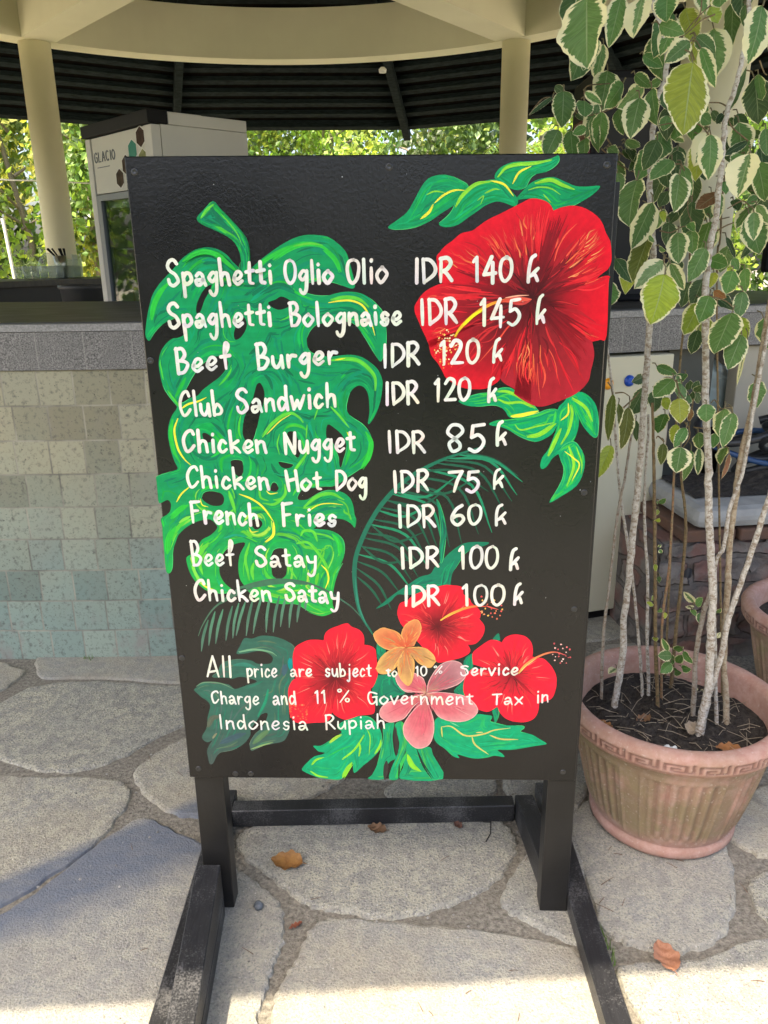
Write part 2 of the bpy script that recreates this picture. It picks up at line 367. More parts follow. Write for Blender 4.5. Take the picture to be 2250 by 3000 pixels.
# ================================================================ bar counter
BC = Vector((-1.1, 9.42)); BR = 6.80
def m_tiles():
    t = NT('green_stone_tiles'); a = t.attr('Col'); sep = t.n('ShaderNodeSeparateColor'); t.l(a.outputs['Color'], sep.inputs[0])
    u = t.math('MULTIPLY', sep.outputs[0], 100.0); v = t.math('MULTIPLY', sep.outputs[1], 10.0)
    S = .118
    row = t.math('FLOOR', t.math('DIVIDE', v, S)); col_u = t.math('ADD', t.math('DIVIDE', u, S), t.math('MULTIPLY', t.math('FRACT', t.math('MULTIPLY', row, .618)), .3))
    cv = t.n('ShaderNodeCombineXYZ'); t.l(t.math('FLOOR', col_u), cv.inputs[0]); t.l(row, cv.inputs[1])
    wn_ = t.n('ShaderNodeTexWhiteNoise', noise_dimensions='2D'); t.l(cv.outputs[0], wn_.inputs[0]); rnd = wn_.outputs['Value']
    co = t.co(); n1 = t.noise(co, 60, 5, .65); n2 = t.noise(co, 5, 4)
    c = t.ramp(rnd, [(0, (.07, .085, .072)), (.08, (.12, .14, .12)), (.22, (.21, .245, .205)), (.5, (.31, .33, .26)), (.85, (.42, .42, .31)), (1, (.22, .27, .25))])
    # colour by height: courses near the paving are blue-green, the upper courses yellower
    hh = t.ramp(t.math('ADD', v, t.math('MULTIPLY', t.math('SUBTRACT', n2, .5), .5)), [(.15, 0), (.85, 1)])
    c = t.mix(.50, c, t.mix(hh, (.23, .36, .32), (.40, .335, .19)))
    c = t.mix(t.ramp(n1, [(.52, 0), (.70, .75)]), c, (.09, .095, .08)); n3 = t.noise(co, 150, 2)
    c = t.mix(t.ramp(n3, [(.64, 0), (.72, .8)]), c, (.035, .035, .03))
    fu = t.math('FRACT', col_u); fv = t.math('FRACT', t.math('DIVIDE', v, S))
    eu = t.math('MINIMUM', fu, t.math('SUBTRACT', 1, fu)); ev = t.math('MINIMUM', fv, t.math('SUBTRACT', 1, fv)); e = t.math('MINIMUM', eu, ev)
    gm = t.ramp(e, [(.012, 1), (.035, 0)])
    c = t.mix(t.math('MULTIPLY', gm, .75), c, t.mix(t.ramp(n2, [(.4, 0), (.6, 1)]), (.40, .37, .29), (.14, .13, .11)))
    sp_ = t.noise(t.map(co, scale=(1, 1, .5)), 8, 5, .7); c = t.mix(t.math('MULTIPLY', t.ramp(sp_, [(.52, 0), (.68, 1)]), t.ramp(v, [(0, .75), (.12, .55), (.3, .12), (1, .2)])), c, (.30, .255, .225))
    t.base(c); t.rough(.75); t.bump(t.mix(.25, t.ramp(e, [(0, 0), (.04, 1)]), n1), .35, .004); return t.m
def m_granite():
    t = NT('speckled_andesite'); co = t.co(); a = t.attr('Col'); sep = t.n('ShaderNodeSeparateColor'); t.l(a.outputs['Color'], sep.inputs[0])
    u = t.math('MULTIPLY', sep.outputs[0], 100.0)
    n = t.noise(co, 240, 3, .6); n2 = t.noise(co, 14, 4)
    c = t.ramp(n, [(.34, (.06, .058, .055)), (.5, (.19, .18, .168)), (.66, (.33, .315, .295))])
    c = t.mix(t.ramp(n2, [(.4, 0), (.7, .5)]), c, (.15, .145, .135))
    fu = t.math('FRACT', t.math('DIVIDE', u, .155)); e = t.math('MINIMUM', fu, t.math('SUBTRACT', 1, fu))
    c = t.mix(t.ramp(e, [(.006, .40), (.018, 0)]), c, (.40, .38, .34))
    t.base(c); t.rough(.7); t.bump(n, .2, .002); return t.m
M_TILES, M_GRAN = m_tiles(), m_granite()
def m_top():
    t = NT('dark_stone_top'); co = t.co(); n = t.noise(t.map(co, scale=(1, 5, 1), rot=(0, 0, .3)), 5, 6)
    t.base(t.mix(t.ramp(n, [(.35, 0), (.7, 1)]), (.030, .028, .024), (.075, .068, .055))); t.rough(t.ramp(n, [(.3, .38), (.7, .6)])); return t.m
M_TOP = m_top()
bar = empty('bar_counter', (BC.x, BC.y - BR, 0))
tag(bar, 'curved bar counter of green stone tiles with speckled granite edge and black top', 'counter')
def arc_wall(mb, r, z0, z1, a0, a1, n=80, mi=0, top=None):
    """outer face at radius r, optional inward top of depth top; Col = (arc length/100, height/10)"""
    vs = []; fs = []; cs = []
    for k in range(n + 1):
        a = a0 + (a1 - a0) * k / n; c, s_ = math.cos(a), math.sin(a)
        for z in (z0, z1):
            vs.append((BC.x + r * c - bar.location.x, BC.y + r * s_ - bar.location.y, z)); cs.append(((a * r + 20) / 100, z / 10, 0, 1))
        if top: vs.append((BC.x + (r - top) * c - bar.location.x, BC.y + (r - top) * s_ - bar.location.y, z1)); cs.append(((a * r + 20) / 100, z1 / 10, 0, 1)); vs.append((BC.x + (r - top) * c - bar.location.x, BC.y + (r - top) * s_ - bar.location.y, z0)); cs.append(((a * r + 20) / 100, z0 / 10, 0, 1))
    m = 4 if top else 2
    for k in range(n):
        i, j = k * m, (k + 1) * m
        fs.append((i, j, j + 1, i + 1))
        if top: fs += [(i + 1, j + 1, j + 2, i + 2), (i + 2, j + 2, j + 3, i + 3), (i + 3, j + 3, j, i)]
    if top: fs += [(0, 1, 2, 3), (n * m + 3, n * m + 2, n * m + 1, n * m)]
    mb.add(vs, fs, mi, cs)
A0, A1 = math.radians(270 - 26), math.radians(270 + 15.6)
w = MB(); arc_wall(w, BR, .0, 1.061, A0, A1, top=.18); w.build('tiled_wall', M_TILES, bar)
A2 = math.radians(270 + 30)
w = MB(); arc_wall(w, BR + .012, 1.0635, 1.185, A0, A2, top=.20); w.build('granite_course', M_GRAN, bar)
w = MB(); arc_wall(w, BR + .016, 1.187, 1.2095, A0, A2, top=.05); w.build('granite_edge', simple('pale_granite_edge', (.17, .165, .16), .6, (.36, .35, .33), 160), bar)
w = MB(); arc_wall(w, BR - .036, 1.187, 1.2125, A0, A2, top=1.28); w.build('counter_top', M_TOP, bar)
# far working counter behind the columns' feet
back = empty('back_counter', (CC.x, CC.y, 0)); tag(back, 'low black service counter at the far side of the bar, under the left column', 'counter')
w = MB(); arc_prism(w, 2.33, 3.08, 1.20, 1.245, 60, math.radians(52), math.radians(172)); w.build('counter_top', M_TOP, back, recalc=True)
w = MB(); arc_prism(w, 2.40, 3.02, 0.0, 1.198, 60, math.radians(52), math.radians(172)); w.build('cabinet', simple('black_cabinet', (.010, .011, .011), .5), back, recalc=True)
bfl = MB(); bfl.lathe([(0, .004), (3.3, .004)], 64, (CC.x, CC.y + .8, 0)); tag(bfl.build('bar_floor', simple('bar_floor_cement', (.40, .38, .33), .8, (.48, .46, .40), 6)), kind='structure')
CORNER=[(-405.5,1203.3),(401.4,1196.9),(406.9,-1.4),(-401.0,1.7)]
FILLS=[('painted_monstera_leaf','mon',[(-224,1024),(-229,1028),(-238,1037),(-246,1047),(-260,1056),(-277,1060),(-295,1058),(-309,1052),(-324,1042),(-337,1029),(-351,1016),(-367,1001),(-380,984),(-387,967),(-393,949),
(-397,932),(-400,916),(-397,907),(-393,906),(-389,912),(-380,923),(-368,933),(-357,939),(-340,944),(-334,936),(-329,924),(-332,915),(-343,910),(-352,909),(-364,901),(-375,887),(-381,869),(-381,850),(-378,828),
(-371,812),(-361,797),(-356,787),(-366,773),(-373,758),(-377,739),(-376,719),(-373,700),(-369,685),(-365,673),(-377,668),(-393,663),(-406,658),(-407,649),(-407,629),(-406,607),(-390,613),(-384,605),(-387,591),
(-395,583),(-406,576),(-405,560),(-406,537),(-406,517),(-406,469),(-396,469),(-391,493),(-389,512),(-382,529),(-375,544),(-360,558),(-343,568),(-327,573),(-312,574),(-302,564),(-301,556),(-314,543),(-331,534),
(-340,521),(-352,506),(-364,498),(-364,483),(-360,466),(-353,451),(-346,441),(-346,442),(-331,429),(-315,425),(-299,423),(-281,429),(-293,443),(-301,457),(-303,472),(-301,486),(-301,493),(-291,509),(-281,518),
(-266,526),(-249,527),(-260,506),(-265,487),(-266,468),(-264,453),(-258,441),(-251,429),(-238,414),(-231,410),(-201,403),(-180,400),(-159,401),(-145,393),(-129,382),(-114,376),(-137,384),(-128,380),(-116,376),
(-105,375),(-91,380),(-84,387),(-87,403),(-84,431),(-80,448),(-75,463),(-69,477),(-65,485),(-79,463),(-68,484),(-61,505),(-61,526),(-67,539),(-78,548),(-94,553),(-116,555),(-113,559),(-101,569),(-85,575),(-70,575),
(-58,572),(-47,565),(-40,557),(-37,573),(-40,583),(-42,600),(-47,614),(-57,624),(-72,630),(-91,630),(-108,624),(-126,613),(-144,612),(-145,619),(-135,634),(-114,635),(-98,638),(-87,638),(-77,639),(-66,644),(-52,655),
(-31,669),(-19,679),(-10,692),(-5,706),(-4,719),(-7,734),(-14,746),(-25,757),(-40,767),(-48,776),(-50,787),(-47,800),(-43,811),(-35,820),(-26,824),(-17,820),(-11,809),(-9,792),(-9,774),(-12,757),(-9,755),(-1,766),
(7,783),(12,800),(15,820),(15,834),(8,851),(-5,864),(-21,874),(-39,878),(-59,877),(-79,875),(-97,879),(-108,882),(-115,891),(-116,908),(-108,922),(-97,931),(-84,933),(-66,936),(-48,936),(-34,932),(-24,921),(-13,905),
(-3,888),(6,873),(13,866),(21,886),(23,912),(22,930),(18,949),(9,961),(-1,971),(-15,980),(-29,984),(-47,985),(-65,982),(-76,979),(-95,979),(-114,984),(-115,991),(-105,1003),(-71,1001),(-57,997),(-43,992),(-35,990),
(-30,993),(-31,1004),(-37,1029),(-42,1046),(-49,1056),(-59,1065),(-69,1072),(-80,1076),(-107,1078),(-131,1073),(-159,1059),(-188,1040),(-198,1032),(-209,1025)],[[(-307,955),(-304,969),(-295,985),(-286,995),(-276,999),
(-283,985),(-291,973),(-298,957),(-304,950)],[(-181,968),(-168,973),(-159,978),(-150,976),(-139,968),(-145,961),(-160,956),(-172,959)],[(-232,946),(-223,943),(-220,932),(-224,920),(-233,909),(-242,906),(-244,915),
(-241,925),(-236,937)],[(-213,816),(-209,827),(-203,830),(-198,822),(-196,809),(-200,790),(-206,775),(-211,757),(-218,734),(-226,721),(-236,726),(-240,738),(-239,751),(-235,768),(-226,787),(-218,801)],[(-337,819),
(-320,846),(-301,866),(-281,877),(-264,876),(-257,867),(-262,855),(-276,840),(-295,827),(-307,818),(-317,808),(-331,804),(-345,795),(-348,802)],[(-314,738),(-308,740),(-299,734),(-295,727),(-304,722),
(-311,725)],[(-265,688),(-255,690),(-244,687),(-243,674),(-245,662),(-252,656),(-261,665),(-265,678)],[(-325,617),(-319,628),(-303,630),(-288,625),(-283,615),(-288,603),(-304,601),(-317,607)],[(-196,632),(-191,646),
(-183,644),(-180,634),(-186,628)],[(-236,566),(-232,574),(-220,576),(-214,566),(-219,557),(-229,554)],[(-201,502),(-194,514),(-182,517),(-173,512),(-172,485),(-175,461),(-188,453),(-200,459),(-202,474)],[(-85,754),
(-72,747),(-61,737),(-54,724),(-52,708),(-57,691),(-63,673),(-66,681),(-67,693),(-72,708),(-77,722),(-88,731)],[(-158,740),(-147,741),(-139,726),(-136,706),(-142,691),(-152,707),(-160,724)],[(-177,686),(-165,684),
(-150,680),(-156,674),(-167,673),(-175,678)]]),
('painted_monstera_leaf','mon',[(-293,1107),(-280,1120),(-264,1133),(-251,1120),(-231,1099),(-213,1077),(-207,1055),(-208,1029),(-211,1017),(-227,1018),(-223,1036),(-226,1055),(-237,1072),(-260,1085),(-286,1097)],[]),
('painted_leaf_spray','lf',[(28,1089),(44,1100),(59,1111),(71,1129),(83,1150),(95,1163),(112,1168),(129,1167),(146,1160),(161,1150),(154,1137),(145,1127),(132,1118),(115,1108),(98,1097),(78,1089),(56,1085),
(34,1085)],[]),
('painted_leaf_spray','lf',[(113,1094),(125,1103),(135,1115),(142,1131),(152,1142),(164,1151),(183,1157),(202,1160),(217,1156),(232,1141),(243,1128),(238,1118),(223,1123),(208,1126),(191,1121),(177,1112),(160,1101),
(145,1091),(128,1087),(116,1089)],[]),
('painted_leaf_spray','lf',[(203,1162),(207,1173),(218,1181),(235,1186),(259,1186),(281,1187),(297,1191),(305,1195),(307,1187),(300,1178),(286,1170),(270,1167),(261,1160),(255,1148),(242,1143),(227,1147),(214,1156)],[]),
('painted_leaf_spray','lf',[(240,1129),(251,1143),(263,1154),(279,1160),(299,1162),(318,1155),(336,1148),(355,1147),(375,1148),(372,1141),(361,1132),(345,1123),(326,1115),(304,1110),(297,1119),(281,1128),(259,1130)],[]),
('painted_leaf_spray','lf2',[(151,796),(166,802),(187,808),(209,811),(222,817),(236,818),(247,815),(257,807),(272,796),(283,787),(294,776),(291,768),(275,764),(244,764),(234,776),(223,785),(206,787),(188,785),(168,786),
(155,791)],[]),
('painted_leaf_spray','lf2',[(206,754),(220,760),(238,761),(258,764),(284,769),(307,778),(328,778),(329,764),(327,749),(319,734),(304,724),(290,720),(273,725),(258,732),(241,742),(226,748),(211,750)],[]),
('painted_leaf_spray','lf2',[(327,779),(337,792),(347,805),(356,794),(364,771),(366,749),(360,723),(350,708),(337,700),(323,690),(314,675),(305,669),(301,676),(304,691),(313,704),(319,719),(327,747)],[]),
('painted_leaf_spray','lf2',[(344,805),(358,810),(374,807),(392,790),(400,765),(401,732),(392,729),(374,748),(360,773)],[]),
('painted_leaf_spray','lf2',[(333,702),(347,717),(363,718),(380,693),(380,663),(369,637),(344,618),(321,605),(335,632),(345,663),(337,687)],[]),
('painted_dark_leaf','dk',[(-282,293),(-273,311),(-264,327),(-249,326),(-232,332),(-213,332),(-193,327),(-179,320),(-166,307),(-169,277),(-170,236),(-180,221),(-183,208),(-183,189),(-184,155),(-184,124),(-188,108),
(-197,93),(-213,87),(-234,83),(-249,77),(-266,68),(-269,80),(-267,90),(-256,108),(-241,124),(-230,145),(-228,158),(-240,155),(-247,145),(-264,120),(-266,106),(-278,88),(-296,74),(-313,68),(-331,64),(-340,54),(-349,37),
(-356,36),(-358,50),(-359,68),(-353,82),(-346,93),(-356,88),(-365,94),(-366,104),(-355,123),(-352,145),(-347,162),(-344,175),(-349,185),(-360,194),(-369,204),(-374,211),(-368,217),(-361,224),(-345,230),(-319,226),
(-302,223),(-290,213),(-269,221),(-245,230),(-258,237),(-278,241),(-295,236),(-304,239),(-329,239),(-334,243),(-322,253),(-317,266),(-307,275),(-285,280),(-268,280),(-252,277),(-243,271),(-233,270),(-216,271),
(-210,280),(-212,288),(-221,295),(-234,299),(-248,297),(-266,293)],[]),
('painted_foliage','gr',[(-3,390),(11,403),(33,422),(57,439),(82,457),(102,463),(110,476),(121,487),(137,505),(154,519),(168,526),(187,528),(212,527),(206,521),(187,515),(172,509),(160,492),(151,476),(144,463),
(141,442),(138,429),(63,420),(39,420),(23,403)],[]),
('painted_foliage','gr',[(113,613),(119,603),(127,577),(132,546),(130,526),(126,492),(121,487),(119,515),(121,536),(121,557),(117,587),(113,607)],[]),
('painted_foliage','gr',[(-5,244),(5,246),(21,251),(37,244),(36,227),(54,205),(29,194),(4,177),(-3,182),(-13,209),(-11,220)],[]),
('painted_foliage','gr',[(-2,315),(10,313),(16,293),(6,278),(-2,284)],[]),
('painted_foliage','gr',[(170,278),(184,293),(188,287),(187,248),(174,220),(158,214),(167,237)],[]),
('painted_foliage','gr',[(151,211),(173,229),(174,198),(165,193)],[]),
('painted_foliage','gr',[(226,324),(229,331),(236,338),(239,331),(239,322)],[]),
('painted_foliage','gr',[(229,167),(238,178),(243,157),(236,135),(232,152)],[]),
('painted_foliage','stk',[(8,129),(20,136),(31,136),(27,105),(30,68),(34,52),(22,44),(14,30),(8,1),(-25,1),(-16,12),(-5,38),(2,68),(8,101)],[]),
('painted_foliage','stk',[(32,131),(48,138),(53,117),(60,92),(53,68),(41,28),(38,1),(19,1),(24,28),(34,54),(41,88)],[]),
('painted_foliage','stk',[(60,94),(77,80),(104,79),(111,59),(132,2),(43,1),(48,28),(53,58)],[]),
('painted_foliage','stk',[(82,76),(95,77),(105,51),(117,25),(125,3),(107,3),(95,30)],[]),
('painted_leaf','tl',[(-163,25),(-149,43),(-136,55),(-123,59),(-113,64),(-126,67),(-132,73),(-137,81),(-122,81),(-106,91),(-89,103),(-77,114),(-86,124),(-78,136),(-54,148),(-30,152),(-15,146),(-4,132),(3,117),(5,101),
(4,82),(-5,64),(-19,48),(-34,34),(-54,15),(-57,38),(-67,18),(-83,0),(-106,0),(-125,2),(-142,9),(-157,17)],[]),
('painted_leaf','tl',[(113,141),(124,151),(142,145),(165,141),(188,149),(200,157),(218,155),(230,152),(226,141),(241,136),(258,131),(278,131),(297,128),(288,117),(311,110),(328,99),(343,88),(326,84),(306,80),(283,75),
(264,73),(243,73),(253,64),(257,56),(237,59),(221,54),(197,52),(179,56),(161,62),(165,53),(151,58),(134,76),(120,87),(112,101),(112,125)],[])]
FLOWERS=[('painted_hibiscus','big',(273,972),[[(116,998),(114,1002),(109,1036),(111,1044),(114,1047),(123,1057),(136,1066),(150,1077),(168,1081),(180,1089),(194,1098),(214,1107),(233,1116),(250,1124),(264,1130),
(281,1128),(294,1122),(302,1111)],[(302,1111),(316,1116),(335,1118),(355,1113),(373,1102),(383,1091),(391,1074),(398,1063),(401,1051),(403,1032),(399,1018),(389,1010),(377,999)],[(368,994),(393,1006),(403,1004),
(401,994),(404,907),(393,900),(380,897),(360,892)],[(380,897),(385,874),(381,847),(377,827),(358,807),(330,794),(298,784),(273,791),(248,808),(279,792),(268,800),(257,809),(245,818),(232,825),(223,835),
(223,849)],[(223,853),(223,836),(220,830),(212,824),(198,817),(180,816),(160,818),(142,826),(127,837),(121,848),(112,863),(101,877),(96,900),(99,889),(92,906),(85,920),(79,934),(73,948),(72,959),(76,967),(83,977),
(93,986),(107,993),(121,997),(151,1000)]]),
('painted_hibiscus','mid',(117,352),[[(56,400),(63,413),(82,425),(124,439),(143,440),(163,436),(166,422)],[(164,423),(178,412),(183,402),(198,388),(200,373),(195,367)],[(197,370),(207,357),(209,345),(205,331),(194,317),
(181,313),(173,316)],[(176,316),(182,299),(169,287),(148,280),(124,274),(114,278),(104,297),(89,305)],[(93,301),(79,319),(59,342),(47,356),(40,373),(39,386),(44,402),(56,407)]]),
('painted_hibiscus','mid',(-85,242),[[(-107,321),(-105,333),(-100,342),(-90,349),(-77,354),(-67,358),(-58,359),(-51,352),(-39,347),(-31,340),(-27,329),(-27,312)],[(-29,313),(-16,311),(-6,304),(-4,293),(-2,270),(-1,251),
(-4,236),(-12,218),(-24,213)],[(-17,219),(-13,193),(-8,174),(-10,159),(-20,155),(-39,153),(-54,147),(-67,143),(-80,147),(-89,153),(-96,161)],[(-96,159),(-101,144),(-112,137),(-132,136),(-152,134),(-172,137),(-178,145),
(-182,155),(-183,189),(-183,208),(-179,223),(-170,236),(-157,239)],[(-164,237),(-169,247),(-170,282),(-167,300),(-160,311),(-140,322),(-123,324),(-104,322)]]),
('painted_hibiscus','bright',(265,247),[[(188,270),(186,287),(188,297),(198,307),(213,319),(223,324),(236,322),(246,316)],[(243,318),(250,329),(263,335),(277,335),(291,330),(301,318),(305,301),(304,284)],[(302,287),
(316,285),(328,282),(340,270),(349,256),(354,242),(355,222),(351,201),(344,191),(333,187),(322,184)],[(323,186),(321,162),(312,146),(294,139),(271,141),(255,149),(245,161),(239,175)],[(241,176),(224,164),(211,164),
(195,172),(185,182),(176,195),(170,211),(171,232),(177,249),(188,262)]]),
('painted_frangipani','pink',(95,206),[[(93,207),(73,208),(55,208),(42,220),(35,236),(37,248),(51,250),(69,251),(79,246),(90,237),(96,221)],[(97,207),(100,229),(112,254),(125,270),(145,278),(163,273),(172,257),
(173,242),(159,226),(137,216),(117,208)],[(98,205),(123,207),(151,204),(174,198),(192,183),(200,165),(188,148),(166,140),(138,143),(119,154),(106,175)],[(96,202),(89,185),(73,169),(60,151),(50,130),(51,108),(60,92),
(74,78),(90,78),(104,89),(111,114),(111,141),(106,162),(99,185)],[(93,204),(62,194),(37,188),(17,183),(5,171),(1,157),(7,146),(20,138),(35,140),(52,148),(67,171),(87,190)]]),
('painted_frangipani','orange',(54,307),[[(53,308),(39,305),(23,302),(7,309),(-3,320),(-8,336),(-1,344),(10,350),(23,347),(36,342),(46,333),(52,322)],[(55,309),(49,322),(47,338),(52,352),(60,361),(71,367),(80,365),
(85,352),(83,338),(78,326),(71,310)],[(52,307),(39,308),(23,301),(10,290),(1,277),(-4,260),(-4,262),(1,251),(13,249),(24,253),(38,268),(46,285)],[(52,301),(41,283),(39,263),(42,244),(51,229),(60,223),(67,233),(71,255),
(71,277),(64,294)],[(57,306),(80,308),(97,303),(111,288),(113,275),(114,277),(103,263),(85,270),(71,283)]])]
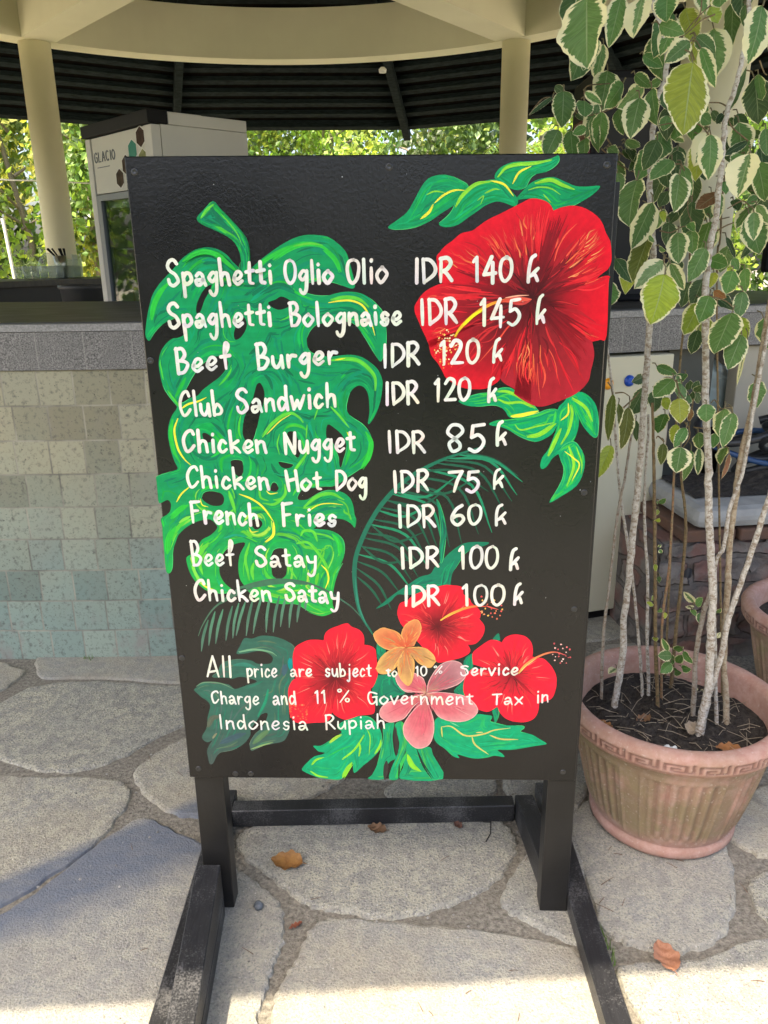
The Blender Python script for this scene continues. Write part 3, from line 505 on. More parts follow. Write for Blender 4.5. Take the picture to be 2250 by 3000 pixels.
STROKES=[('painted_monstera_leaf',[(-285,1106),(-273,1120),(-262,1127)],4.6,(130,205,50),(130,205,50)),
('painted_monstera_leaf',[(-250,1112),(-228,1085),(-218,1062)],2.3,(130,205,50),(130,205,50)),
('painted_monstera_leaf',[(-321,1038),(-302,1049),(-281,1053),(-260,1046),(-244,1032),(-227,1018)],8.2,(40,185,60),(40,185,60)),
('painted_monstera_leaf',[(-386,942),(-380,965),(-367,987),(-349,1004)],9.6,(40,185,60),(40,185,60)),
('painted_monstera_leaf',[(-191,1034),(-155,1052),(-126,1063)],7.6,(40,185,60),(40,185,60)),
('painted_monstera_leaf',[(-168,1039),(-141,1055),(-115,1063),(-89,1061),(-70,1049)],7.6,(40,185,60),(40,185,60)),
('painted_monstera_leaf',[(-132,1060),(-106,1064),(-83,1061)],3.5,(130,205,50),(130,205,50)),
('painted_monstera_leaf',[(-80,1055),(-63,1038),(-53,1018)],8.1,(40,185,60),(40,185,60)),
('painted_monstera_leaf',[(-76,967),(-56,970),(-37,970),(-19,963),(-9,949),(-2,930),(3,911)],5.3,(232,225,60),(232,225,60)),
('painted_monstera_leaf',[(-72,972),(-47,976),(-23,972),(-7,959)],5.9,(130,205,50),(130,205,50)),
('painted_monstera_leaf',[(-74,869),(-50,871),(-28,868),(-11,856),(2,838),(2,815)],7.2,(130,205,50),(130,205,50)),
('painted_monstera_leaf',[(-68,869),(-50,872)],3.6,(232,225,60),(232,225,60)),
('painted_monstera_leaf',[(-78,786),(-64,771),(-46,748)],4.3,(130,205,50),(130,205,50)),
('painted_monstera_leaf',[(-50,740),(-45,729)],3.1,(232,225,60),(232,225,60)),
('painted_monstera_leaf',[(-101,784),(-109,763)],2.5,(130,205,50),(130,205,50)),
('painted_monstera_leaf',[(-349,784),(-335,793),(-316,798),(-301,805)],5.6,(232,225,60),(232,225,60)),
('painted_monstera_leaf',[(-356,767),(-364,748),(-364,729),(-360,708),(-350,690),(-340,680)],6.2,(232,225,60),(232,225,60)),
('painted_monstera_leaf',[(-366,765),(-372,739),(-369,708),(-360,686)],7.5,(40,185,60),(40,185,60)),
('painted_monstera_leaf',[(-204,732),(-188,753),(-168,769),(-149,775),(-136,767),(-129,758)],6.2,(130,205,50),(130,205,50)),
('painted_monstera_leaf',[(-196,737),(-172,760),(-151,773)],3.1,(232,225,60),(232,225,60)),
('painted_monstera_leaf',[(-173,737),(-178,718),(-175,699)],2.5,(130,205,50),(130,205,50)),
('painted_monstera_leaf',[(-122,754),(-125,727)],2.5,(130,205,50),(130,205,50)),
('painted_monstera_leaf',[(-151,666),(-130,693),(-124,701)],5.7,(130,205,50),(130,205,50)),
('painted_monstera_leaf',[(-25,673),(-12,694),(-7,721),(-16,740)],10.0,(40,185,60),(40,185,60)),
('painted_monstera_leaf',[(-373,609),(-362,625),(-345,639)],4.5,(232,225,60),(232,225,60)),
('painted_monstera_leaf',[(-254,624),(-231,614),(-211,598),(-193,570)],5.7,(232,225,60),(232,225,60)),
('painted_monstera_leaf',[(-168,642),(-169,622),(-189,604),(-211,606)],5.7,(130,205,50),(130,205,50)),
('painted_monstera_leaf',[(-193,568),(-195,543),(-211,529)],8.4,(232,225,60),(232,225,60)),
('painted_monstera_leaf',[(-273,629),(-267,604),(-264,588)],7.0,(130,205,50),(130,205,50)),
('painted_monstera_leaf',[(-328,615),(-325,603),(-314,599)],3.2,(232,225,60),(232,225,60)),
('painted_monstera_leaf',[(-240,558),(-235,549),(-222,551)],3.2,(232,225,60),(232,225,60)),
('painted_monstera_leaf',[(-203,630),(-196,624),(-182,626)],3.2,(232,225,60),(232,225,60)),
('painted_monstera_leaf',[(-386,577),(-369,593),(-352,603)],10.4,(40,185,60),(40,185,60)),
('painted_monstera_leaf',[(-400,506),(-395,535),(-379,560)],11.8,(40,185,60),(40,185,60)),
('painted_monstera_leaf',[(-350,485),(-341,506),(-319,527)],10.5,(130,205,50),(130,205,50)),
('painted_monstera_leaf',[(-336,464),(-339,485),(-325,510)],6.6,(130,205,50),(130,205,50)),
('painted_monstera_leaf',[(-341,445),(-330,436),(-313,429)],5.3,(232,225,60),(232,225,60)),
('painted_monstera_leaf',[(-289,537),(-267,543),(-246,539)],4.6,(20,150,110),(20,150,110)),
('painted_monstera_leaf',[(-129,588),(-107,602),(-84,605),(-61,602)],3.2,(232,225,60),(232,225,60)),
('painted_monstera_leaf',[(-134,598),(-110,618),(-83,624),(-59,612)],7.0,(130,205,50),(130,205,50)),
('painted_monstera_leaf',[(-143,541),(-136,551),(-119,549),(-112,530)],5.8,(130,205,50),(130,205,50)),
('painted_monstera_leaf',[(-151,526),(-131,528),(-115,512),(-96,478),(-93,436)],5.8,(130,205,50),(130,205,50)),
('painted_monstera_leaf',[(-106,482),(-96,470),(-93,452),(-100,433)],4.6,(232,225,60),(232,225,60)),
('painted_monstera_leaf',[(-82,543),(-71,526),(-70,501)],9.0,(40,185,60),(40,185,60)),
('painted_monstera_leaf',[(-241,527),(-251,495),(-248,468),(-246,451)],5.2,(130,205,50),(130,205,50)),
('painted_monstera_leaf',[(-236,486),(-240,469),(-238,452)],6.6,(130,205,50),(130,205,50)),
('painted_monstera_leaf',[(-169,486),(-165,472),(-154,453)],3.9,(130,205,50),(130,205,50)),
('painted_leaf_spray',[(92,1138),(105,1143),(122,1141)],2.3,(130,205,50),(130,205,50)),
('painted_leaf_spray',[(105,1125),(120,1137),(137,1144),(154,1144)],3.4,(232,225,60),(232,225,60)),
('painted_leaf_spray',[(83,1101),(96,1111),(103,1123)],4.5,(232,225,60),(232,225,60)),
('painted_leaf_spray',[(140,1119),(152,1137),(173,1153),(197,1157)],6.2,(130,205,50),(130,205,50)),
('painted_leaf_spray',[(197,1158),(219,1152),(235,1134)],3.4,(232,225,60),(232,225,60)),
('painted_leaf_spray',[(188,1139),(203,1145),(212,1144)],2.8,(130,205,50),(130,205,50)),
('painted_leaf_spray',[(176,1128),(186,1135),(181,1122)],1.7,(130,205,50),(130,205,50)),
('painted_leaf_spray',[(209,1164),(221,1177),(240,1182),(264,1183),(295,1188)],5.6,(130,205,50),(130,205,50)),
('painted_leaf_spray',[(233,1153),(243,1170),(262,1179)],3.4,(232,225,60),(232,225,60)),
('painted_leaf_spray',[(270,1153),(294,1158),(314,1150),(334,1143)],6.1,(130,205,50),(130,205,50)),
('painted_leaf_spray',[(259,1143),(275,1147),(295,1145),(312,1135)],2.2,(130,205,50),(130,205,50)),
('painted_leaf_spray',[(284,1136),(297,1123)],2.2,(130,205,50),(130,205,50)),
('painted_leaf_spray',[(220,811),(237,811),(257,802),(276,789),(287,781)],5.4,(130,205,50),(130,205,50)),
('painted_leaf_spray',[(221,798),(237,791),(261,792),(281,783)],4.8,(130,205,50),(130,205,50)),
('painted_leaf_spray',[(245,767),(265,769),(292,776)],6.7,(232,225,60),(232,225,60)),
('painted_leaf_spray',[(252,752),(263,742),(290,748),(321,755)],3.1,(130,205,50),(130,205,50)),
('painted_leaf_spray',[(276,729),(298,734),(325,753)],8.0,(130,205,50),(130,205,50)),
('painted_leaf_spray',[(334,759),(346,771),(345,790)],3.0,(232,225,60),(232,225,60)),
('painted_leaf_spray',[(349,786),(353,768),(348,738),(336,715)],5.4,(130,205,50),(130,205,50)),
('painted_leaf_spray',[(315,694),(323,715),(335,744)],7.4,(130,205,50),(130,205,50)),
('painted_leaf_spray',[(352,799),(376,782),(390,757)],5.4,(130,205,50),(130,205,50)),
('painted_leaf_spray',[(351,711),(362,676),(352,637)],5.5,(130,205,50),(130,205,50)),
('painted_leaf_spray',[(344,702),(361,689),(372,676),(360,646)],2.5,(232,225,60),(232,225,60)),
('painted_leaf_spray',[(364,711),(376,680),(376,659)],2.5,(130,205,50),(130,205,50)),
('painted_leaf',[(-103,89),(-89,101),(-78,108)],6.4,(150,195,60),(150,195,60)),
('painted_leaf',[(-78,48),(-52,72),(-31,107)],4.3,(130,205,50),(130,205,50)),
('painted_leaf',[(-42,89),(-40,74),(-43,56)],4.2,(130,205,50),(130,205,50)),
('painted_leaf',[(-10,62),(1,82),(3,96)],5.0,(130,205,50),(130,205,50)),
('painted_leaf',[(-142,35),(-132,47),(-117,53)],5.0,(130,205,50),(130,205,50)),
('painted_leaf',[(-145,19),(-130,8),(-109,4)],4.3,(130,205,50),(130,205,50)),
('painted_leaf',[(-78,5),(-67,26),(-58,41)],9.3,(130,205,50),(130,205,50)),
('painted_leaf',[(-26,123),(-19,101),(-22,60)],2.1,(130,205,50),(130,205,50)),
('painted_leaf',[(-106,57),(-79,73),(-55,83)],2.1,(40,185,60),(40,185,60)),
('painted_leaf',[(127,127),(147,128),(171,109),(189,106),(217,112),(235,120),(267,125)],3.5,(200,190,100),(200,190,100)),
('painted_leaf',[(127,127),(129,103)],2.8,(190,190,90),(190,190,90)),
('painted_leaf',[(189,106),(197,85),(225,62)],3.5,(190,190,100),(190,190,100)),
('painted_leaf',[(226,108),(249,99),(284,98)],3.5,(200,180,100),(200,180,100)),
('painted_leaf',[(198,114),(212,115)],2.8,(200,190,110),(200,190,110)),
('painted_leaf',[(145,138),(163,128)],2.1,(120,200,140),(120,200,140)),
('painted_foliage',[(59,57),(69,35),(85,20)],8.5,(130,205,50),(130,205,50)),
('painted_foliage',[(58,60),(67,34),(84,21)],9.9,(130,205,50),(130,205,50)),
('painted_foliage',[(34,4),(45,38),(57,68)],6.4,(50,180,80),(50,180,80)),
('painted_foliage',[(47,137),(53,102),(50,78)],6.3,(60,170,80),(60,170,80)),
('painted_foliage',[(77,74),(91,39),(111,5)],2.8,(10,60,50),(10,60,50)),
('painted_foliage',[(77,74),(90,35),(108,2)],3.5,(20,40,36),(20,40,36)),
('painted_foliage',[(41,38),(39,2)],3.5,(25,50,40),(25,50,40)),
('painted_foliage',[(32,125),(34,98),(36,60)],6.3,(50,46,44),(50,46,44)),
('painted_foliage',[(14,44),(12,22),(10,0)],9.9,(50,46,44),(50,46,44)),
('painted_hibiscus',[(142,908),(149,920),(163,935),(180,949),(201,961),(222,968),(241,973)],5.3,(240,190,40),(225,120,50)),
('painted_hibiscus',[(156,927),(173,943),(191,954)],4.7,(245,225,30),(245,225,30)),
('painted_hibiscus',[(222,967),(243,969),(271,969)],8.7,(200,70,50),(225,90,70)),
('painted_hibiscus',[(240,963),(257,962),(270,967)],4.7,(190,60,55),(190,60,55)),
('painted_hibiscus',[(227,972),(246,975),(267,976)],2.3,(240,170,140),(240,170,140)),
('painted_hibiscus',[(123,366),(134,374),(150,383),(171,392),(192,396),(210,395)],5.3,(240,180,70),(225,70,60)),
('painted_hibiscus',[(210,397),(221,393),(234,389)],2.6,(225,90,80),(225,90,80)),
('painted_hibiscus',[(278,250),(290,268),(310,284),(333,295),(351,297),(369,291)],4.1,(240,160,80),(200,80,80)),
('painted_hibiscus',[(280,250),(292,266),(312,283)],1.7,(245,215,120),(245,215,120)),
('painted_palm_frond',[(160,700),(215,688),(262,656)],4.6,(34,93,70),(20,85,62)),
('painted_palm_frond',[(150,697),(215,686),(270,645)],5.0,(36,138,98),(22,130,90)),
('painted_palm_frond',[(132,690),(210,684),(261,620)],5.0,(36,138,98),(22,130,90)),
('painted_palm_frond',[(122,687),(201,674),(252,608)],4.7,(34,93,70),(20,85,62)),
('painted_palm_frond',[(110,682),(190,664),(237,592)],4.7,(34,93,70),(20,85,62)),
('painted_palm_frond',[(88,672),(177,639),(217,547)],5.0,(36,138,98),(22,130,90)),
('painted_palm_frond',[(76,665),(147,666),(208,627)],4.7,(34,93,70),(20,85,62)),
('painted_palm_frond',[(66,658),(154,633),(192,544)],4.7,(34,93,70),(20,85,62)),
('painted_palm_frond',[(50,646),(133,615),(161,525)],4.7,(34,93,70),(20,85,62)),
('painted_palm_frond',[(38,633),(114,602),(138,518)],4.7,(34,93,70),(20,85,62)),
('painted_palm_frond',[(28,624),(101,598),(126,520)],5.1,(36,138,98),(22,130,90)),
('painted_palm_frond',[(17,612),(84,589),(114,520)],4.8,(34,93,70),(20,85,62)),
('painted_palm_frond',[(7,598),(70,577),(103,516)],4.8,(34,93,70),(20,85,62)),
('painted_palm_frond',[(4,591),(53,579),(98,602)],5.1,(36,138,98),(22,130,90)),
('painted_palm_frond',[(-7,574),(59,555),(95,492)],4.8,(34,93,70),(20,85,62)),
('painted_palm_frond',[(-12,564),(56,542),(97,478)],5.1,(36,138,98),(22,130,90)),
('painted_palm_frond',[(-19,547),(39,533),(79,485)],4.8,(34,93,70),(20,85,62)),
('painted_palm_frond',[(-24,537),(41,517),(79,457)],4.8,(34,93,70),(20,85,62)),
('painted_palm_frond',[(-29,520),(29,502),(66,450)],4.9,(34,93,70),(20,85,62)),
('painted_palm_frond',[(-33,503),(25,483),(66,432)],5.2,(36,138,98),(22,130,90)),
('painted_palm_frond',[(-36,489),(10,467),(43,425)],4.9,(34,93,70),(20,85,62)),
('painted_palm_frond',[(-38,475),(3,440),(27,389)],4.9,(34,93,70),(20,85,62)),
('painted_palm_frond',[(-37,457),(-10,430),(10,396)],4.9,(34,93,70),(20,85,62)),
('painted_palm_frond',[(31,628),(93,617),(145,653)],5.1,(36,138,98),(22,130,90)),
('painted_palm_frond',[(50,646),(122,622),(188,656)],4.7,(34,93,70),(20,85,62)),
('painted_palm_frond',[(19,611),(76,597),(126,627)],4.8,(34,93,70),(20,85,62)),
('painted_palm_frond',[(-11,564),(35,529),(88,547)],4.8,(34,93,70),(20,85,62)),
('painted_palm_frond',[(-28,520),(12,487),(63,492)],4.9,(34,93,70),(20,85,62)),
('painted_palm_frond',[(-10,336),(-33,380),(-42,435),(-42,482),(-33,519),(-11,568),(19,613),(63,655),(119,686),(162,701),(199,712)],8.7,(30,105,82),(26,110,82)),
('painted_palm_frond',[(-21,353),(-37,400),(-42,457)],3.3,(45,130,105),(45,130,105)),
('painted_palm_frond',[(-333,366),(-345,332),(-352,298)],5.4,(62,110,86),(84,120,100)),
('painted_palm_frond',[(-318,384),(-329,348),(-336,311)],5.4,(78,135,104),(84,120,100)),
('painted_palm_frond',[(-302,389),(-314,353),(-322,315)],5.4,(78,135,104),(84,120,100)),
('painted_palm_frond',[(-283,396),(-294,359),(-301,322)],5.4,(62,110,86),(84,120,100)),
('painted_palm_frond',[(-270,402),(-281,365),(-287,327)],5.3,(78,135,104),(84,120,100)),
('painted_palm_frond',[(-257,405),(-270,369),(-280,332)],5.3,(78,135,104),(84,120,100)),
('painted_palm_frond',[(-242,410),(-253,371),(-260,332)],5.3,(62,110,86),(84,120,100)),
('painted_palm_frond',[(-224,417),(-237,377),(-246,337)],5.3,(78,135,104),(84,120,100)),
('painted_palm_frond',[(-208,417),(-216,379),(-220,340)],5.3,(78,135,104),(84,120,100)),
('painted_palm_frond',[(-190,417),(-200,379),(-206,340)],5.3,(62,110,86),(84,120,100)),
('painted_palm_frond',[(-178,414),(-186,383),(-191,352)],5.3,(78,135,104),(84,120,100)),
('painted_palm_frond',[(-162,417),(-170,384),(-174,350)],5.3,(78,135,104),(84,120,100)),
('painted_palm_frond',[(-147,414),(-154,388),(-158,362)],5.3,(62,110,86),(84,120,100)),
('painted_palm_frond',[(-135,410),(-140,399),(-140,387)],5.3,(78,135,104),(84,120,100)),
('painted_palm_frond',[(-33,374),(-50,394),(-69,409),(-102,431),(-143,447),(-190,452),(-222,448),(-263,435),(-297,410),(-323,388),(-345,355),(-355,332)],4.7,(60,100,80),(74,110,88)),
('painted_palm_frond',[(-267,435),(-227,442),(-181,448),(-135,442)],10.6,(66,112,84),(56,110,80)),
('painted_palm_frond',[(-310,400),(-282,418),(-241,435)],8.0,(64,104,80),(64,104,80)),
('painted_dark_leaf',[(-277,297),(-247,302),(-215,297),(-202,288)],4.1,(110,160,120),(110,160,120)),
('painted_dark_leaf',[(-223,212),(-231,183),(-248,149)],6.2,(30,130,95),(30,130,95)),
('painted_dark_leaf',[(-185,268),(-190,244)],10.9,(60,90,100),(60,90,100)),
('painted_dark_leaf',[(-176,282),(-176,257)],9.5,(0,135,130),(0,135,130)),
('painted_dark_leaf',[(-329,86),(-301,100),(-276,110)],12.8,(60,85,92),(60,85,92)),
('painted_dark_leaf',[(-345,98),(-336,110)],4.3,(130,130,100),(130,130,100)),
('painted_dark_leaf',[(-369,219),(-352,228),(-319,226),(-293,213)],2.8,(100,135,105),(100,135,105)),
('painted_dark_leaf',[(-289,267),(-266,269),(-243,260)],8.2,(50,120,100),(50,120,100)),
('painted_dark_leaf',[(-267,72),(-244,81),(-220,89)],3.6,(130,160,100),(130,160,100)),
('painted_dark_leaf',[(-261,86),(-243,104),(-225,120)],11.4,(86,120,80),(86,120,80)),
('painted_dark_leaf',[(-352,125),(-342,145),(-324,150)],11.3,(82,92,76),(82,92,76))]
DOTS=[('painted_hibiscus',(115,906),1.7,(240,190,90)),('painted_hibiscus',(138,911),1.2,(240,190,90)),('painted_hibiscus',(133,892),1.4,(235,120,60)),('painted_hibiscus',(124,881),1.2,(235,120,60)),
('painted_hibiscus',(122,880),1.8,(225,80,50)),('painted_hibiscus',(139,862),1.1,(225,80,50)),('painted_hibiscus',(128,886),1.8,(235,120,60)),('painted_hibiscus',(131,919),1.1,(235,120,60)),
('painted_hibiscus',(123,854),1.5,(235,120,60)),('painted_hibiscus',(137,856),1.1,(225,80,50)),('painted_hibiscus',(125,869),1.1,(235,120,60)),('painted_hibiscus',(127,869),1.7,(240,190,90)),
('painted_hibiscus',(114,902),1.0,(245,225,170)),('painted_hibiscus',(134,906),1.2,(225,80,50)),('painted_hibiscus',(121,885),1.2,(240,190,90)),('painted_hibiscus',(139,892),1.3,(225,80,50)),
('painted_hibiscus',(118,868),1.0,(240,190,90)),('painted_hibiscus',(124,911),1.9,(240,190,90)),('painted_hibiscus',(128,919),1.8,(245,225,170)),('painted_hibiscus',(108,889),1.2,(225,80,50)),
('painted_hibiscus',(142,869),1.7,(245,225,170)),('painted_hibiscus',(149,879),1.0,(245,225,170)),('painted_hibiscus',(116,888),1.1,(245,225,170)),('painted_hibiscus',(141,897),1.2,(245,225,170)),
('painted_hibiscus',(122,859),1.6,(245,225,170)),('painted_hibiscus',(135,887),1.0,(225,80,50)),('painted_hibiscus',(146,881),1.3,(245,225,170)),('painted_hibiscus',(116,881),1.0,(240,190,90)),
('painted_hibiscus',(131,903),1.1,(235,120,60)),('painted_hibiscus',(115,908),1.1,(225,80,50)),('painted_hibiscus',(125,882),1.4,(235,120,60)),('painted_hibiscus',(108,877),1.8,(225,80,50)),
('painted_hibiscus',(145,893),1.3,(245,225,170)),('painted_hibiscus',(125,868),1.1,(225,80,50)),('painted_hibiscus',(134,907),1.1,(225,80,50)),('painted_hibiscus',(133,895),1.4,(245,225,170)),
('painted_hibiscus',(146,875),1.3,(240,190,90)),('painted_hibiscus',(129,905),1.6,(245,225,170)),('painted_hibiscus',(133,900),1.9,(245,225,170)),('painted_hibiscus',(139,891),1.1,(240,190,90)),
('painted_hibiscus',(110,882),1.3,(245,225,170)),('painted_hibiscus',(110,880),1.6,(245,225,170)),('painted_hibiscus',(119,865),1.7,(225,80,50)),('painted_hibiscus',(117,862),1.8,(225,80,50)),
('painted_hibiscus',(149,891),1.4,(235,120,60)),('painted_hibiscus',(132,869),1.8,(245,225,170)),('painted_hibiscus',(121,912),1.6,(235,120,60)),('painted_hibiscus',(112,908),1.4,(225,80,50)),
('painted_hibiscus',(123,864),1.8,(245,225,170)),('painted_hibiscus',(128,890),1.1,(225,80,50)),('painted_hibiscus',(123,895),1.7,(235,120,60)),('painted_hibiscus',(126,890),1.4,(235,120,60)),
('painted_hibiscus',(139,859),1.1,(235,120,60)),('painted_hibiscus',(113,884),1.4,(245,225,170)),('painted_hibiscus',(117,869),1.5,(235,120,60)),('painted_hibiscus',(125,905),1.3,(245,225,170)),
('painted_hibiscus',(140,911),1.6,(245,225,170)),('painted_hibiscus',(143,892),1.2,(245,225,170)),('painted_hibiscus',(117,892),1.5,(245,225,170)),('painted_hibiscus',(133,905),1.7,(245,225,170)),
('painted_hibiscus',(121,884),1.3,(225,80,50)),('painted_hibiscus',(148,895),1.5,(245,225,170)),('painted_hibiscus',(135,910),1.3,(245,225,170)),('painted_hibiscus',(113,897),1.1,(225,80,50)),
('painted_hibiscus',(109,872),1.4,(225,80,50)),('painted_hibiscus',(140,890),1.9,(235,120,60)),('painted_hibiscus',(120,895),1.9,(225,80,50)),('painted_hibiscus',(128,883),1.9,(245,225,170)),
('painted_hibiscus',(118,886),1.4,(240,190,90)),('painted_hibiscus',(117,914),1.2,(240,190,90)),('painted_hibiscus',(131,916),1.0,(245,225,170)),('painted_hibiscus',(129,865),1.0,(225,80,50)),
('painted_hibiscus',(127,876),1.9,(245,225,170)),('painted_hibiscus',(107,885),1.4,(240,190,90)),('painted_hibiscus',(134,885),1.2,(245,225,170)),('painted_hibiscus',(114,905),1.0,(245,225,170)),
('painted_hibiscus',(117,865),1.5,(240,190,90)),('painted_hibiscus',(143,886),1.6,(240,190,90)),('painted_hibiscus',(139,902),1.0,(225,80,50)),('painted_hibiscus',(114,902),1.9,(225,80,50)),
('painted_hibiscus',(140,910),1.4,(235,120,60)),('painted_hibiscus',(139,899),1.7,(245,225,170)),('painted_hibiscus',(137,910),1.4,(245,225,170)),('painted_hibiscus',(120,904),1.2,(235,120,60)),
('painted_hibiscus',(113,883),1.4,(245,225,170)),('painted_hibiscus',(116,891),1.5,(240,190,90)),('painted_hibiscus',(136,881),1.7,(240,190,90)),('painted_hibiscus',(127,890),1.6,(240,190,90)),
('painted_hibiscus',(146,887),1.0,(240,190,90)),('painted_hibiscus',(132,861),1.9,(235,120,60)),('painted_hibiscus',(146,887),1.4,(235,120,60)),('painted_hibiscus',(118,899),1.1,(235,120,60)),
('painted_hibiscus',(134,884),1.3,(240,190,90)),('painted_hibiscus',(126,863),1.1,(225,80,50)),('painted_hibiscus',(133,893),1.4,(245,225,170)),('painted_hibiscus',(201,416),2.1,(215,80,80)),
('painted_hibiscus',(203,408),1.9,(240,190,90)),('painted_hibiscus',(210,406),2.3,(235,150,100)),('painted_hibiscus',(221,404),2.1,(235,150,100)),('painted_hibiscus',(226,408),2.0,(240,190,90)),
('painted_hibiscus',(202,385),2.3,(235,150,100)),('painted_hibiscus',(203,382),1.7,(235,150,100)),('painted_hibiscus',(209,391),1.7,(240,190,90)),('painted_hibiscus',(207,379),1.9,(235,150,100)),
('painted_hibiscus',(215,376),2.2,(240,190,90)),('painted_hibiscus',(220,381),1.9,(215,80,80)),('painted_hibiscus',(223,373),1.6,(225,110,80)),('painted_hibiscus',(228,381),2.1,(225,110,80)),
('painted_hibiscus',(232,369),2.0,(225,110,80)),('painted_hibiscus',(238,376),1.5,(225,110,80)),('painted_hibiscus',(240,385),1.9,(215,80,80)),('painted_hibiscus',(240,397),1.7,(215,80,80)),
('painted_hibiscus',(242,389),1.9,(240,190,90)),('painted_hibiscus',(213,400),1.5,(225,110,80)),('painted_hibiscus',(221,391),1.9,(215,80,80)),('painted_hibiscus',(230,386),1.5,(235,150,100)),
('painted_hibiscus',(346,316),2.1,(200,80,85)),('painted_hibiscus',(359,314),1.8,(235,180,170)),('painted_hibiscus',(371,308),1.9,(225,110,110)),('painted_hibiscus',(377,303),2.1,(200,80,85)),
('painted_hibiscus',(348,306),2.0,(235,180,170)),('painted_hibiscus',(354,303),1.9,(200,80,85)),('painted_hibiscus',(363,305),1.5,(235,180,170)),('painted_hibiscus',(370,297),1.5,(240,200,190)),
('painted_hibiscus',(379,286),1.9,(200,80,85)),('painted_hibiscus',(350,287),1.3,(240,200,190)),('painted_hibiscus',(356,288),1.8,(200,80,85)),('painted_hibiscus',(365,282),2.1,(240,200,190)),
('painted_hibiscus',(349,279),1.7,(235,180,170)),('painted_hibiscus',(360,273),1.9,(200,80,85)),('painted_hibiscus',(372,273),1.3,(225,110,110)),('painted_hibiscus',(344,292),1.2,(235,180,170)),
('painted_hibiscus',(370,289),1.4,(200,80,85)),('painted_hibiscus',(357,294),2.0,(200,80,85)),('painted_hibiscus',(363,277),1.8,(240,200,190)),('painted_hibiscus',(375,285),1.2,(200,80,85)),
('painted_hibiscus',(365,292),1.5,(200,80,85)),('painted_hibiscus',(351,297),1.5,(200,80,85)),('painted_hibiscus',(-177,172),1.4,(240,120,80)),('painted_hibiscus',(-150,148),1.8,(235,70,60)),
('painted_hibiscus',(-171,168),1.4,(240,120,80)),('painted_hibiscus',(-156,177),2.3,(240,120,80)),('painted_hibiscus',(-147,165),2.4,(235,70,60)),('painted_hibiscus',(-180,162),2.3,(245,90,60)),
('painted_hibiscus',(-177,155),1.6,(235,70,60)),('painted_hibiscus',(-173,144),1.3,(235,70,60)),('painted_hibiscus',(-180,170),1.3,(240,120,80)),('painted_hibiscus',(-148,154),2.1,(245,90,60)),
('painted_hibiscus',(-164,168),2.1,(235,70,60)),('painted_hibiscus',(-164,151),1.5,(245,90,60)),('painted_hibiscus',(-147,156),1.8,(240,120,80)),('painted_hibiscus',(-180,176),2.2,(240,120,80)),
('painted_hibiscus',(-174,177),2.2,(235,70,60)),('painted_hibiscus',(-161,145),2.1,(245,90,60)),('painted_hibiscus',(-148,161),2.4,(245,90,60)),('painted_hibiscus',(-156,156),1.8,(245,90,60)),
('painted_hibiscus',(-180,149),1.8,(235,70,60)),('painted_hibiscus',(-179,177),2.4,(245,90,60)),('painted_hibiscus',(-156,156),1.5,(245,90,60)),('painted_hibiscus',(-178,167),1.4,(235,70,60)),
('painted_hibiscus',(-144,172),1.3,(235,70,60)),('painted_hibiscus',(-172,177),1.9,(240,120,80)),('painted_hibiscus',(-166,151),1.9,(245,90,60)),('painted_hibiscus',(-155,146),1.6,(240,120,80)),
('painted_hibiscus',(-149,143),1.9,(245,90,60)),('painted_hibiscus',(-169,175),2.2,(240,120,80)),('painted_hibiscus',(-169,173),1.4,(245,90,60)),('painted_hibiscus',(-156,150),2.4,(235,70,60)),
('painted_hibiscus',(-171,176),2.1,(245,90,60)),('painted_hibiscus',(-156,150),2.3,(245,90,60)),('painted_hibiscus',(-179,151),1.7,(235,70,60)),('painted_hibiscus',(-181,168),2.4,(245,90,60)),
('painted_hibiscus',(-160,163),2.2,(235,70,60)),('painted_hibiscus',(-152,177),1.3,(240,120,80)),('painted_hibiscus',(-172,150),1.7,(245,90,60)),('painted_hibiscus',(-169,167),1.4,(240,120,80)),
('painted_hibiscus',(-156,168),1.3,(235,70,60)),('painted_hibiscus',(-160,177),1.3,(245,90,60))]
